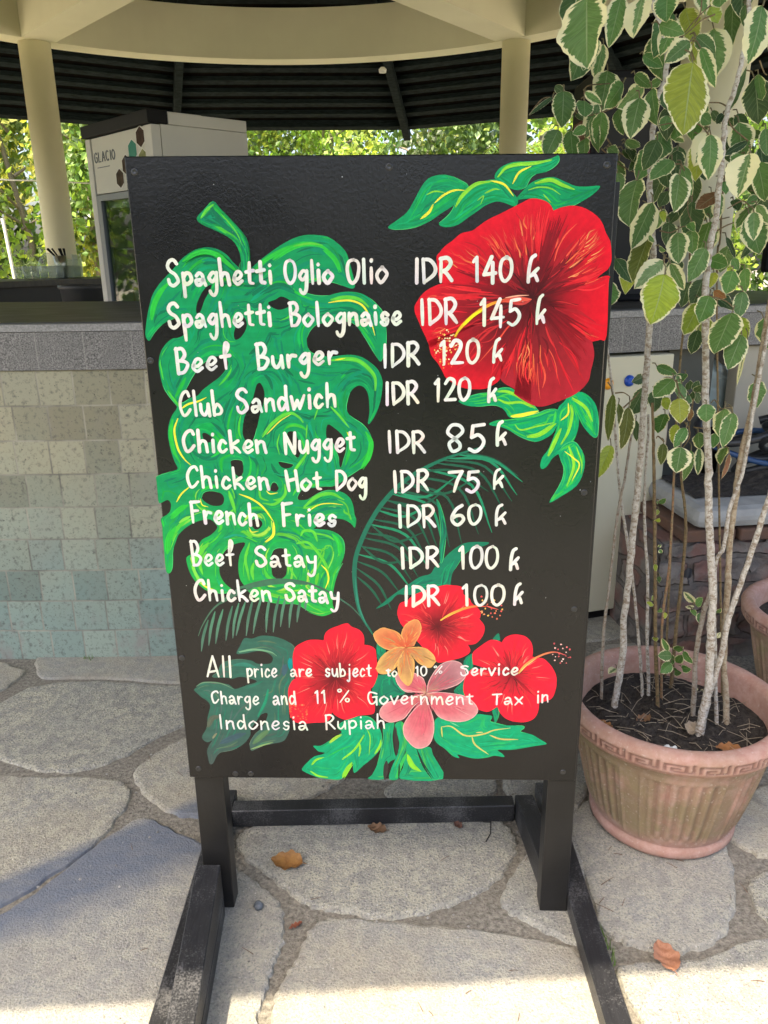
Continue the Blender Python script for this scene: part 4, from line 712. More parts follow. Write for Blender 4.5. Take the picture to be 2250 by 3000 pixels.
WORDS=[(1,'Spaghetti',(-353.6,995.3),(-168.2,996.7),25.5,47.6,15.3,6.5),
(1,'Oglio',(-151.7,996.6),(-64.3,996.2),25.9,43.4,14.7,6.5),
(1,'Olio',(-46.2,996.6),(28.0,995.8),30.4,43.8,11.2,6.4),
(1,'IDR',(67.7,994.8),(138.0,997.4),25.3,43.8,11.2,6.4),
(1,'140',(168.2,997.0),(239.5,996.8),25.2,44.2,11.2,6.4),
(1,'K',(259.8,994.9),(283.5,995.8),25.2,48.1,11.2,6.1),
(2,'Spaghetti',(-359.2,924.1),(-173.1,927.0),26.3,46.8,18.7,6.6),
(2,'Bolognaise',(-147.6,925.0),(52.2,926.6),25.6,45.3,15.7,6.6),
(2,'IDR',(78.3,925.2),(148.0,926.8),26.1,47.5,11.6,6.5),
(2,'145',(181.6,924.2),(256.4,923.5),26.0,48.6,11.6,6.5),
(2,'K',(278.0,925.6),(297.9,926.5),26.0,53.1,11.5,6.2),
(3,'Beef',(-354.0,844.4),(-249.4,853.8),26.7,49.7,12.1,6.7),
(3,'Burger',(-210.1,849.9),(-61.2,861.2),26.5,50.6,16.9,6.7),
(3,'IDR',(12.2,851.6),(82.6,857.0),26.3,44.9,12.0,6.6),
(3,'120',(113.2,856.2),(188.0,860.3),26.2,45.9,11.9,6.3),
(3,'K',(205.9,860.2),(226.7,862.4),25.0,44.6,11.9,6.0),
(4,'Club',(-353.5,768.8),(-270.8,769.5),26.3,49.5,12.5,6.2),
(4,'Sandwich',(-250.1,773.1),(-65.3,784.2),28.0,47.9,12.5,6.5),
(4,'IDR',(15.6,786.1),(80.9,789.3),25.9,44.4,12.3,6.4),
(4,'120',(104.1,791.0),(173.3,795.4),25.8,44.2,12.3,6.1),
(4,'K',(199.5,790.3),(218.8,791.4),25.8,46.6,12.3,6.1),
(5,'Chicken',(-354.5,702.9),(-194.9,699.4),27.0,45.1,12.9,6.3),
(5,'Nugget',(-169.3,696.7),(-32.8,702.4),28.3,44.3,15.4,6.3),
(5,'IDR',(19.5,698.9),(93.5,697.8),26.8,44.7,12.8,6.5),
(5,'85',(125.8,699.6),(202.0,699.8),29.3,55.5,12.8,6.8),
(5,'K',(217.1,711.1),(239.9,711.0),26.6,48.8,12.7,6.2),
(6,'Chicken',(-352.9,635.1),(-193.8,629.1),27.2,45.7,13.2,6.4),
(6,'Hot',(-167.8,627.1),(-96.5,628.1),27.1,43.7,13.2,6.4),
(6,'Dog',(-76.9,626.7),(-12.8,629.0),27.7,42.9,15.8,6.3),
(6,'IDR',(29.5,622.9),(99.6,625.2),27.1,45.5,13.2,6.3),
(6,'75',(132.3,624.4),(194.1,622.9),27.0,44.8,13.2,6.3),
(6,'K',(214.0,628.7),(236.5,631.2),26.3,41.4,13.1,5.6),
(7,'French',(-350.6,566.1),(-218.4,558.2),28.6,47.7,13.6,6.5),
(7,'Fries',(-179.5,559.4),(-71.3,557.7),26.5,50.3,13.6,6.5),
(7,'IDR',(37.2,554.7),(113.4,555.1),27.1,48.2,13.6,6.4),
(7,'60',(137.0,558.4),(199.4,562.3),27.1,43.3,13.5,6.1),
(7,'K',(219.9,558.2),(244.6,560.8),27.0,43.9,13.5,6.0),
(8,'Beef',(-356.8,478.9),(-269.8,478.8),26.2,55.1,14.1,5.9),
(8,'Satay',(-233.7,476.6),(-111.7,475.7),26.1,44.4,16.9,5.9),
(8,'IDR',(41.9,471.9),(120.0,474.6),28.1,46.3,14.0,6.2),
(8,'100',(153.8,471.7),(232.9,472.3),28.0,49.7,14.0,6.2),
(8,'K',(249.9,468.1),(271.2,469.4),28.0,47.7,14.0,6.2),
(9,'Chicken',(-357.8,406.0),(-202.2,403.8),26.9,48.0,14.5,6.0),
(9,'Satay',(-180.8,405.2),(-71.3,398.7),27.5,41.3,15.2,6.3),
(9,'IDR',(47.4,393.6),(122.8,393.5),28.2,47.1,14.5,6.6),
(9,'100',(161.7,395.0),(247.9,394.9),28.2,47.7,14.4,6.3),
(9,'K',(260.4,395.7),(281.3,398.5),28.1,47.6,14.4,6.2),
(10,'All',(-347.0,239.8),(-291.9,238.4),23.3,50.5,12.4,4.8),
(10,'price',(-265.6,239.2),(-201.5,238.6),21.7,35.6,10.8,3.8),
(10,'are',(-178.1,240.2),(-131.3,241.1),19.3,30.9,10.8,3.8),
(10,'subject',(-108.0,240.4),(-12.1,240.6),20.8,32.4,10.0,3.8),
(10,'to',(14.6,241.4),(39.1,241.5),16.2,20.0,9.2,3.8),
(10,'10',(72.6,243.1),(98.4,243.2),13.8,23.8,9.2,3.4),
(10,'%',(107.3,246.2),(129.0,249.3),12.3,20.7,9.2,2.4),
(10,'Service',(161.7,243.3),(279.6,245.1),19.2,25.3,9.2,4.1),
(11,'Charge',(-341.5,178.8),(-241.8,175.2),21.4,31.0,11.1,3.8),
(11,'and',(-216.7,176.0),(-166.5,177.0),23.0,32.5,11.1,3.8),
(11,'11',(-131.6,178.7),(-103.8,179.6),19.0,32.4,11.1,3.8),
(11,'%',(-87.1,182.0),(-56.6,182.1),18.9,33.1,9.5,3.1),
(11,'Government',(-24.9,178.3),(192.4,177.5),21.3,29.1,11.0,3.8),
(11,'Tax',(227.4,177.6),(291.1,179.4),18.9,26.7,11.0,3.8),
(11,'in',(315.7,181.8),(342.9,184.3),20.4,28.2,11.0,3.8),
(12,'Indonesia',(-331.3,118.8),(-145.3,117.2),22.7,36.5,11.4,3.9),
(12,'Rupiah',(-112.2,118.1),(14.0,121.9),21.8,37.1,11.3,3.9)]
SCREWS=[(-390.5,1179.8),(30.4,1181.7),(384.6,1179.8),(-395.4,871.2),(383.8,624.0),(380.1,389.1),(-392.3,282.7),(-380.3,23.7),(-303.4,11.6),(-271.0,11.8),(379.6,20.1)]
# ================================================================ painted menu board on a timber stand
BO = Vector((-.0152, 1.4041, EYE - 1.0446))
byaw, brx = math.radians(-1.62), math.radians(-.23)
BU = Vector((math.cos(byaw), math.sin(byaw), 0)); BN = Vector((-math.sin(byaw) * math.cos(brx), math.cos(byaw) * math.cos(brx), math.sin(brx))); BV = BU.cross(BN)
board = empty('menu_board'); board.matrix_world = Matrix(((BU.x, BN.x, BV.x, BO.x), (BU.y, BN.y, BV.y, BO.y), (BU.z, BN.z, BV.z, BO.z), (0, 0, 0, 1)))
tag(board, 'black standing menu board hand painted with hibiscus, leaves and white price list', 'menu board')
# local frame: x right, y into the board, z up; paint sits at y < 0
def m_black(name, c, c2, rough, bstr, bscale):
    t = NT(name); co = t.co(); n = t.noise(co, bscale, 4, .5, .6); n2 = t.noise(co, 5, 4); n3 = t.noise(t.map(co, scale=(1, 1, .12)), 160, 3)
    t.base(t.mix(t.ramp(n2, [(.35, 0), (.7, 1)]), c, c2)); t.rough(t.ramp(n2, [(.3, rough - .05), (.7, rough + .07)]))
    t.bump(t.mix(.35, n, n3), bstr, .0025); t.p.inputs['Specular IOR Level'].default_value = .36; return t.m
M_PANEL = m_black('black_board_paint', (.0075, .0075, .0078), (.012, .0115, .0112), .27, .28, 150)
def m_timber():
    t = NT('worn_black_timber'); co = t.co(); n = t.noise(t.map(co, scale=(14, 1.2, 14)), 14, 6, .7); d = t.noise(co, 260, 3, .7); n2 = t.noise(co, 9, 4)
    c = t.mix(t.ramp(n, [(.3, 0), (.75, 1)]), (.010, .0105, .012), (.026, .0265, .029))
    c = t.mix(t.ramp(t.mix(.5, d, n2), [(.50, 0), (.62, .5)]), c, (.18, .178, .175))
    t.base(c); t.rough(.42); t.bump(n, .4, .003); return t.m
M_TIMBER = m_timber()
M_POST = m_black('black_post_paint', (.010, .0098, .0096), (.017, .0165, .016), .36, .25, 60)
c4 = [(x / 1000, z / 1000) for x, z in CORNER]
pm = MB(); TH = .012
def panel_ring(y, ins): 
    cx = sum(p[0] for p in c4) / 4; cz = sum(p[1] for p in c4) / 4; out = []
    for x, z in c4: out.append((x + (ins if x < cx else -ins), y, z + (ins if z < cz else -ins)))
    return out
r0, r1, r2, r3 = panel_ring(0, .0018), panel_ring(.0018, 0), panel_ring(TH - .001, 0), panel_ring(TH, .001)
vs = r0 + r1 + r2 + r3; fs = [(0, 3, 2, 1), (12, 13, 14, 15)]
for a in range(3):
    for i in range(4):
        j = (i + 1) % 4; fs.append((a * 4 + i, a * 4 + j, a * 4 + 4 + j, a * 4 + 4 + i))
pm.add(vs, fs); panel = pm.build('panel', M_PANEL, board, recalc=True)
for x, z in SCREWS:
    s_ = MB(); c = (x / 1000, z / 1000); n = 14; vs = []
    for r_, y in ((.0062, -.0002), (.0055, -.0012), (.0032, -.0014), (.0014, -.0003)):
        for k in range(n): vs.append((c[0] + r_ * math.cos(k * 2 * math.pi / n), y, c[1] + r_ * math.sin(k * 2 * math.pi / n)))
    fs = [(a * n + k, a * n + (k + 1) % n, (a + 1) * n + (k + 1) % n, (a + 1) * n + k) for a in range(3) for k in range(n)] + [tuple(range(3 * n, 4 * n))]
    s_.add(vs, fs, 0, smooth=True); s_.build('screw', simple('painted_screw', (.022, .022, .022), .35) if 'painted_screw' not in bpy.data.materials else bpy.data.materials['painted_screw'], panel, recalc=True)

# ---- paint layers: every stroke lies on what was painted before it (height map in 1 mm cells)
NXg, NZg = 900, 1300
HM = np.zeros((NXg, NZg), np.int16); DZ = 1.3e-5
PARTS = {}
def part(name):
    if name not in PARTS: PARTS[name] = MB()
    return PARTS[name]
def cells_of(pts, w):
    P = np.array(pts); out = set(); r = int(math.ceil(w)) 
    for i in range(len(P) - 1):
        d = np.hypot(*(P[i + 1] - P[i])); k = max(1, int(d / max(.8, w * .5)))
        for j in range(k + 1):
            q = P[i] + (P[i + 1] - P[i]) * j / k; x, z = int(q[0]) + 450, int(q[1]) + 50
            for a in range(-r, r + 1):
                for b_ in range(-r, r + 1): out.add((min(max(x + a, 0), NXg - 1), min(max(z + b_, 0), NZg - 1)))
    ix = np.array([c[0] for c in out]); iz = np.array([c[1] for c in out]); return ix, iz
def lvl(ix, iz):
    L = int(HM[ix, iz].max()) + 1; HM[ix, iz] = L; return -.00012 - L * DZ
K_ALB = .96
def rgb(c, j=0.0):
    l = lin(c); f = 1 + random.uniform(-j, j)
    return tuple(min(.85, v * K_ALB * f) for v in l)
def ribbon(name, pts, w, c0, c1=None, taper0=.35, taper1=.25, round_=False, sm=5):
    """one brush stroke in board millimetres"""
    P = catmull(pts, sm) if len(pts) > 2 else [np.array(p, float) for p in pts]
    if len(P) == 2: P = [P[0] + (P[1] - P[0]) * t for t in np.linspace(0, 1, 5)]
    y = lvl(*cells_of(P, w / 2)); m = len(P); vs = []; fs = []; cs = []
    c1 = c1 or c0
    T = [P[min(i + 1, m - 1)] - P[max(i - 1, 0)] for i in range(m)]
    T = [t / (np.hypot(*t) + 1e-9) for t in T]
    L = np.concatenate([[0], np.cumsum([np.hypot(*(P[i + 1] - P[i])) for i in range(m - 1)])]); L = L / max(L[-1], 1e-6)
    for i in range(m):
        s_ = L[i]; k = 1.0
        if not round_:
            if s_ < .3: k = taper0 + (1 - taper0) * math.sin(s_ / .3 * math.pi / 2)
            if s_ > .55: k = taper1 + (1 - taper1) * math.cos((s_ - .55) / .45 * math.pi / 2)
        nx, nz = -T[i][1], T[i][0]; h = w / 2 * k
        col = tuple(c0[a] + (c1[a] - c0[a]) * s_ for a in range(3)) + (1,)
        vs += [((P[i][0] + nx * h) / 1000, y, (P[i][1] + nz * h) / 1000), ((P[i][0] - nx * h) / 1000, y, (P[i][1] - nz * h) / 1000)]; cs += [col, col]
    for i in range(m - 1): fs.append((2 * i, 2 * i + 1, 2 * i + 3, 2 * i + 2))
    for e, sg in ((0, -1), (m - 1, 1)):
        b_ = len(vs); h = np.hypot(vs[2 * e][0] - vs[2 * e + 1][0], vs[2 * e][2] - vs[2 * e + 1][2]) * 500
        a0 = math.atan2(T[e][1], T[e][0]) + (math.pi if sg < 0 else 0); ring = []
        for k in range(7):
            a = a0 - math.pi / 2 + math.pi * k / 6
            vs.append(((P[e][0] + math.cos(a) * h) / 1000, y, (P[e][1] + math.sin(a) * h) / 1000)); cs.append(cs[2 * e]); ring.append(b_ + k)
        fs.append(tuple(ring))
    part(name).add(vs, fs, 0, cs)
def flip(mb): pass
def poly_cells(poly):
    P = np.array(poly); x0, z0 = P.min(0) - 1; x1, z1 = P.max(0) + 1
    xs, zs = np.arange(int(x0), int(x1) + 1), np.arange(int(z0), int(z1) + 1)
    X, Z = np.meshgrid(xs, zs, indexing='ij'); ins = in_poly(X.ravel() + .0, Z.ravel() + .0, P).reshape(X.shape)
    g_ = ins.copy(); g_[1:] |= ins[:-1]; g_[:-1] |= ins[1:]; g_[:, 1:] |= ins[:, :-1]; g_[:, :-1] |= ins[:, 1:]
    i, k = np.nonzero(g_); return np.clip(xs[i] + 450, 0, NXg - 1), np.clip(zs[k] + 50, 0, NZg - 1)
def in_poly(x, z, P):
    x = np.asarray(x, float); z = np.asarray(z, float); r = np.zeros(x.shape, bool); n = len(P); j = n - 1
    for i in range(n):
        xi, zi = P[i]; xj, zj = P[j]
        c = ((zi > z) != (zj > z)) & (x < (xj - xi) * (z - zi) / ((zj - zi) if zj != zi else 1e-9) + xi)
        r ^= c; j = i
    return r
def dist_tan(p, segs):
    a, b_ = segs; ab = b_ - a; t = np.clip(((p - a) * ab).sum(1) / ((ab * ab).sum(1) + 1e-9), 0, 1); q = a + ab * t[:, None]; d = np.hypot(*(q - p).T); i = d.argmin()
    return d[i], ab[i] / (np.hypot(*ab[i]) + 1e-9)
STY = {'mon': ((6, 146, 84), [(0, 160, 76), (0, 150, 98), (0, 142, 92), (30, 172, 58), (0, 150, 106), (10, 140, 68), (16, 160, 88), (0, 118, 84), (0, 126, 78)], 820),
 'lf': ((0, 150, 88), [(20, 170, 75), (0, 130, 85), (5, 165, 100), (0, 140, 70)], 34), 'lf2': ((0, 155, 95), [(20, 175, 80), (0, 140, 90), (60, 190, 70)], 24),
 'dk': ((50, 98, 82), [(42, 110, 88), (70, 98, 90), (76, 92, 82), (30, 118, 92), (84, 112, 84)], 70), 'gr': ((14, 120, 88), [(10, 140, 90), (20, 100, 80), (0, 150, 100)], 16),
 'stk': ((10, 150, 98), [(0, 165, 110), (40, 160, 80), (10, 125, 90), (70, 175, 80)], 14), 'tl': ((6, 158, 104), [(0, 170, 115), (10, 140, 90), (30, 170, 95), (0, 150, 110)], 55)}
LOW = [(70, 190, 50), (95, 200, 60), (20, 170, 70), (10, 155, 95), (120, 205, 70), (150, 205, 70)]
def fill(name, key, outer, holes):
    base, pal, ns = STY[key]
    O_ = [tuple(p) for p in catmull(outer, 3, True)]; HS = [[tuple(p) for p in catmull(h, 3, True)] for h in holes]
    ix, iz = poly_cells(O_); y = lvl(ix, iz)
    flat = [p for l in [O_] + HS for p in l]
    tri = tessellate_polygon([[Vector((p[0], p[1], 0)) for p in l] for l in [O_] + HS])
    cs = []
    for p in flat:
        c = np.array(base, float)
        if key == 'mon' and p[1] < 640: c = c + (np.array((45, 178, 62)) - c) * min(1, (640 - p[1]) / 260) * .8
        if key == 'dk': c = c + (np.array((66, 84, 78)) - c) * min(1, max(0, (150 - p[1]) / 110))
        cs.append(rgb(c, .08) + (1,))
    part(name).add([(p[0] / 1000, y, p[1] / 1000) for p in flat], tri, 0, cs)
    # strokes that follow the outline, like the painter's
    loops = [np.array(l) for l in [O_] + HS]
    sa = np.vstack(loops); sb = np.vstack([np.roll(l, -1, 0) for l in loops]); lo, hi = loops[0].min(0), loops[0].max(0)
    k = 0; tries = 0
    while k < ns and tries < ns * 12:
        tries += 1; p = lo + rng.random(2) * (hi - lo)
        if not in_poly([p[0]], [p[1]], loops[0])[0] or any(in_poly([p[0]], [p[1]], h)[0] for h in loops[1:]): continue
        d, t = dist_tan(p, (sa, sb)); w = random.choice((1.2, 1.8, 2.6, 4.0, 6.0)) if key == 'mon' else random.uniform(1.2, 3.4)
        if d < w * .7: continue
        sg = random.choice((-1, 1)); pts = [p]; prev = t * sg
        for i in range(random.randint(5, 13)):
            d, t = dist_tan(pts[-1], (sa, sb)); t = t * (1 if t @ prev > 0 else -1); t = t * .6 + prev * .4; t /= np.hypot(*t); prev = t
            q = pts[-1] + t * 5
            if dist_tan(q, (sa, sb))[0] < w * .6 or not in_poly([q[0]], [q[1]], loops[0])[0]: break
            pts.append(q)
        if len(pts) < 4: continue
        c = random.choice(pal)
        if key == 'mon' and p[1] < 640 and random.random() < min(.95, (700 - p[1]) / 260): c = random.choice(LOW)
        if key == 'mon':
            dd = dist_tan(p, (sa, sb))[0]; low = p[1] < 640
            if dd > 11 and random.random() < .7: c = random.choice([(0, 116, 78), (0, 128, 90), (4, 108, 72), (0, 138, 96)]) if not low else random.choice([(8, 138, 80), (30, 160, 64), (0, 128, 88), (90, 190, 56)])
            elif dd < 8 and random.random() < .55: c = random.choice([(34, 184, 64), (14, 172, 80), (70, 194, 58), (10, 164, 92)])
        ribbon(name, pts, w, rgb(c, .12), rgb(c, .12)); k += 1
    # thin dry edge line
    for l in loops:
        for i in range(0, len(l) - 8, 11):
            if random.random() < .42:
                seg = [l[j % len(l)] for j in range(i, i + 9, 2)]
                ribbon(name, seg, 1.1, rgb({'dk': (96, 120, 100)}.get(key, (70, 190, 105)), .2))
for name, key, outer, holes in FILLS:
    if key != 'tl' and key != 'stk' and name != 'painted_foliage': fill(name, key, outer, holes)
pend = [f for f in FILLS if f[0] == 'painted_foliage' or f[1] in ('tl', 'stk')]
def strokes_of(names):
    for name, pts, w, c0, c1 in STROKES:
        if name in names: 
            if name == 'painted_monstera_leaf':
                if c0[0] > 200: w *= .62
                elif c0[2] == 50: c0 = c1 = (90, 196, 58)
            ribbon(name, pts, w, rgb(c0), rgb(c1))
            if w > 4 and name != 'painted_palm_frond':
                for q in range(2):
                    dx, dz = random.uniform(-w * .4, w * .4), random.uniform(-w * .4, w * .4)
                    ribbon(name, [(x + dx, z + dz) for x, z in pts], 1.2, tuple(min(.85, v * 1.25) for v in rgb(c0)), rgb(c1, .2))
strokes_of(('painted_monstera_leaf', 'painted_leaf_spray'))
strokes_of(('painted_palm_frond',))
for f in pend: fill(*f)
strokes_of(('painted_dark_leaf', 'painted_leaf', 'painted_foliage'))
# ---- flowers
def petal(name, c, bnd, ramp_, nstr, pal, w=(1.0, 2.6), rim=None):
    c = np.array(c, float); Bd = catmull(bnd, 4); n = len(Bd); ts = [0, .18, .4, .7, 1]
    ix, iz = poly_cells([tuple(c)] + [tuple(p) for p in Bd]); y = lvl(ix, iz)
    vs = []; cs = []; fs = []
    for t in ts:
        k = [i for i in range(len(ramp_) - 1) if ramp_[i][0] <= t <= ramp_[i + 1][0]][0]
        a, b_ = ramp_[k], ramp_[k + 1]; f = (t - a[0]) / (b_[0] - a[0]); col = tuple(a[1][i] + (b_[1][i] - a[1][i]) * f for i in range(3))
        for p in Bd:
            q = c + (p - c) * t; vs.append((q[0] / 1000, y, q[1] / 1000)); cs.append(rgb(col, .06) + (1,))
    for a in range(len(ts) - 1):
        for i in range(n - 1): fs.append((a * n + i, a * n + i + 1, (a + 1) * n + i + 1, (a + 1) * n + i))
    part(name).add(vs, fs, 0, cs)
    size = np.mean([np.hypot(*(p - c)) for p in Bd])
    for k in range(nstr):
        i = random.uniform(.06, .94) * (n - 1); p = Bd[int(i)] * (1 - i % 1) + Bd[min(n - 1, int(i) + 1)] * (i % 1)
        mid = Bd[n // 2]; t0 = random.uniform(.05, .62); t1 = min(.965, t0 + random.uniform(.18, .45)); bow = random.uniform(-.05, .05) * size
        dirv = (p - c); nv = np.array((-dirv[1], dirv[0])) / (np.hypot(*dirv) + 1e-9)
        pts = [c + dirv * (t0 + (t1 - t0) * s_) + nv * bow * math.sin(math.pi * s_) for s_ in (0, .33, .66, 1)]
        z = (t0 + t1) / 2; j = min(len(pal) - 1, int(z * len(pal) + random.uniform(-.6, .6))); col = random.choice(pal[max(0, j)])
        ribbon(name, pts, random.uniform(*w), rgb(col, .12), rgb(col, .12))
    if rim:
        for i in range(0, n - 5, 3): ribbon(name, Bd[i:i + 5], 1.5, rgb(rim, .1))
BIGP = [[(70, 12, 18), (95, 15, 22)], [(110, 16, 26), (150, 22, 32)], [(170, 24, 36), (125, 18, 28), (200, 40, 44)], [(205, 28, 42), (226, 80, 58), (180, 24, 34), (214, 24, 40)], [(226, 22, 42), (214, 18, 36), (240, 44, 52)]]
ORS = [(236, 120, 66), (240, 160, 96), (226, 86, 58), (214, 60, 50)]
for name, st, c, pts in FLOWER_ORDER if 'FLOWER_ORDER' in globals() else FLOWERS:
    if st == 'big':
        R_ = [(0, (54, 10, 16)), (.18, (84, 12, 20)), (.4, (146, 14, 28)), (.72, (204, 12, 34)), (1, (222, 12, 36))]
        order = [0, 2, 1, 3, 4]
        for i in order:
            R2 = [(0, (56, 10, 16)), (.3, (92, 12, 22)), (.6, (140, 16, 30)), (.85, (196, 14, 34)), (1, (216, 14, 36))] if i == 4 else R_ if i != 3 else [(0, (60, 14, 20)), (.25, (110, 20, 28)), (.5, (150, 26, 36)), (.8, (160, 28, 40)), (1, (172, 28, 44))]
            petal(name, c, pts[i], R2, 60, BIGP, (1.2, 3.8))
        cc = np.array(c, float)
        # orange highlights, where the painting has them
        for i, n_, t_a, t_b, sp in ((0, 26, .45, .86, (.50, .86)), (1, 24, .45, .93, (.42, .80)), (3, 20, .40, .80, (.35, .75)), (4, 9, .80, .94, (.45, .95)), (0, 9, .55, .95, (.12, .40)), (2, 5, .45, .85, (.02, .25))):
            Bd = catmull(pts[i], 4)
            for k in range(n_):
                f = random.uniform(*sp) * (len(Bd) - 1); p = Bd[int(f)]; t0 = random.uniform(t_a, t_b - .12); t1 = min(t_b, t0 + random.uniform(.12, .3)); col = random.choice(ORS); d = p - cc; nv = np.array((-d[1], d[0])) * random.uniform(-.03, .03)
                ribbon(name, [cc + d * t0, cc + d * (t0 + t1) / 2 + nv, cc + d * t1], random.uniform(1.0, 2.9), rgb(col, .1), rgb((214, 50, 46)))
        # dark folds between petals and round the throat
        for i in range(5):
            p = np.array(pts[i][0] if i else pts[4][-1], float)
            for k in range(9):
                q = cc + (p - cc) * random.uniform(.55, .92) + rng.normal(0, 5, 2); ribbon(name, [cc + rng.normal(0, 5, 2), cc + (q - cc) * .5 + rng.normal(0, 3, 2), q], random.uniform(1.2, 3), rgb((72, 12, 20)), rgb((150, 14, 30)))
        # each petal folds under its neighbour: a broad dark edge on one side, a lit one on the other
        for i in range(5):
            Bd = catmull(pts[i], 4)
            for k in range(16):
                f = int(random.uniform(.0, .16) * (len(Bd) - 1)); d = Bd[f] - cc; t1 = random.uniform(.55, .93); ribbon(name, [cc + d * .12, cc + d * t1 * .6 + rng.normal(0, 1.5, 2), cc + d * t1], random.uniform(2, 5), rgb((84, 10, 20)), rgb((150, 12, 28), .2))
            for k in range(10):
                f = int(random.uniform(.80, .97) * (len(Bd) - 1)); d = Bd[f] - cc; t0 = random.uniform(.3, .6); t1 = random.uniform(.75, .95); ribbon(name, [cc + d * t0, cc + d * (t0 + t1) / 2 + rng.normal(0, 1.5, 2), cc + d * t1], random.uniform(1.5, 4), rgb((206, 22, 36), .1), rgb((232, 44, 50), .1))
        for k in range(30):
            a = random.uniform(0, 6.28); L_ = random.uniform(15, 62); ribbon(name, [cc, cc + L_ * .5 * np.array((math.cos(a), math.sin(a))), cc + L_ * np.array((math.cos(a + .1), math.sin(a + .1)))], random.uniform(2, 4), rgb((58, 10, 16)), rgb((112, 14, 24)))
    elif st in ('mid', 'bright'):
        rr = [(0, (90, 20, 26)), (.2, (130, 22, 34)), (.45, (185, 30, 44)), (.75, (222, 30, 50)), (1, (236, 28, 52))]
        if st == 'bright': rr = [(0, (120, 26, 36)), (.2, (180, 26, 44)), (.45, (222, 26, 50)), (.75, (240, 26, 52)), (1, (244, 28, 54))]
        for i in ((0, 2, 1, 4, 3) if st == 'mid' else (0, 2, 1, 4, 3)):
            petal(name, c, pts[i], rr, 26, [[(96, 24, 30)], [(140, 30, 38), (170, 40, 48)], [(196, 40, 52), (214, 56, 56)], [(232, 34, 54), (222, 60, 60), (210, 30, 46)], [(240, 30, 54)]], (.9, 2.2))
            Bd = catmull(pts[i], 4); cc = np.array(c, float)
            for k in range(3): 
                f = random.randint(2, len(Bd) - 3); d = Bd[f] - cc; ribbon(name, [cc + d * .55, cc + d * .72 + rng.normal(0, 1.5, 2), cc + d * .86], 1.3, rgb((244, 150, 130)), rgb((236, 80, 70)))
            for k in range(3): 
                d = np.array(pts[i][0], float) - cc; ribbon(name, [cc, cc + d * .45 + rng.normal(0, 2, 2), cc + d * random.uniform(.7, .9)], 2.0, rgb((96, 20, 30)), rgb((190, 26, 44)))
    elif st == 'pink':
        for i in (0, 1, 4, 2, 3):
            petal(name, c, pts[i], [(0, (196, 150, 120)), (.2, (190, 100, 100)), (.5, (204, 92, 104)), (.8, (206, 110, 116)), (1, (212, 140, 140))] if i != 1 else [(0, (180, 130, 110)), (.3, (160, 96, 100)), (.6, (156, 98, 104)), (1, (186, 130, 134))], 30, [[(190, 150, 110), (170, 140, 90)], [(200, 90, 100)], [(214, 90, 108), (190, 80, 96)], [(216, 130, 130), (200, 100, 112)], [(226, 160, 156), (210, 130, 134)]], (.8, 1.7), rim=(226, 176, 168))
    else:
        for i in (1, 0, 4, 2, 3):
            petal(name, c, pts[i], [(0, (200, 90, 60)), (.3, (206, 96, 60)), (.65, (204, 110, 70)), (1, (214, 140, 84))] if i < 2 else [(0, (200, 110, 70)), (.4, (186, 130, 84)), (.7, (190, 140, 86)), (1, (216, 170, 96))], 26, [[(206, 80, 54)], [(214, 100, 60), (200, 140, 90)], [(220, 130, 66), (176, 150, 90)], [(230, 160, 80), (208, 110, 70)], [(236, 190, 110), (216, 130, 80)]], (.8, 1.7), rim=(226, 170, 96))
strokes_of(('painted_hibiscus',))
def dot(name, c, r_, col):
    ix, iz = cells_of([c, (c[0] + .5, c[1])], r_); y = lvl(ix, iz); n = 8
    vs = [((c[0] + r_ * random.uniform(.7, 1.2) * math.cos(k * 6.283 / n)) / 1000, y, (c[1] + r_ * random.uniform(.7, 1.2) * math.sin(k * 6.283 / n)) / 1000) for k in range(n)]
    part(name).add(vs, [tuple(range(n))], 0, [rgb(col, .1) + (1,)] * n)
for i in range(46): dot('paint_specks', (random.uniform(-395, 395), random.uniform(10, 1190)), random.uniform(.35, 1.0), random.choice([(120, 124, 128), (90, 92, 96), (170, 172, 170)]))
for name, c, r_, col in DOTS: dot(name, c, r_, col)
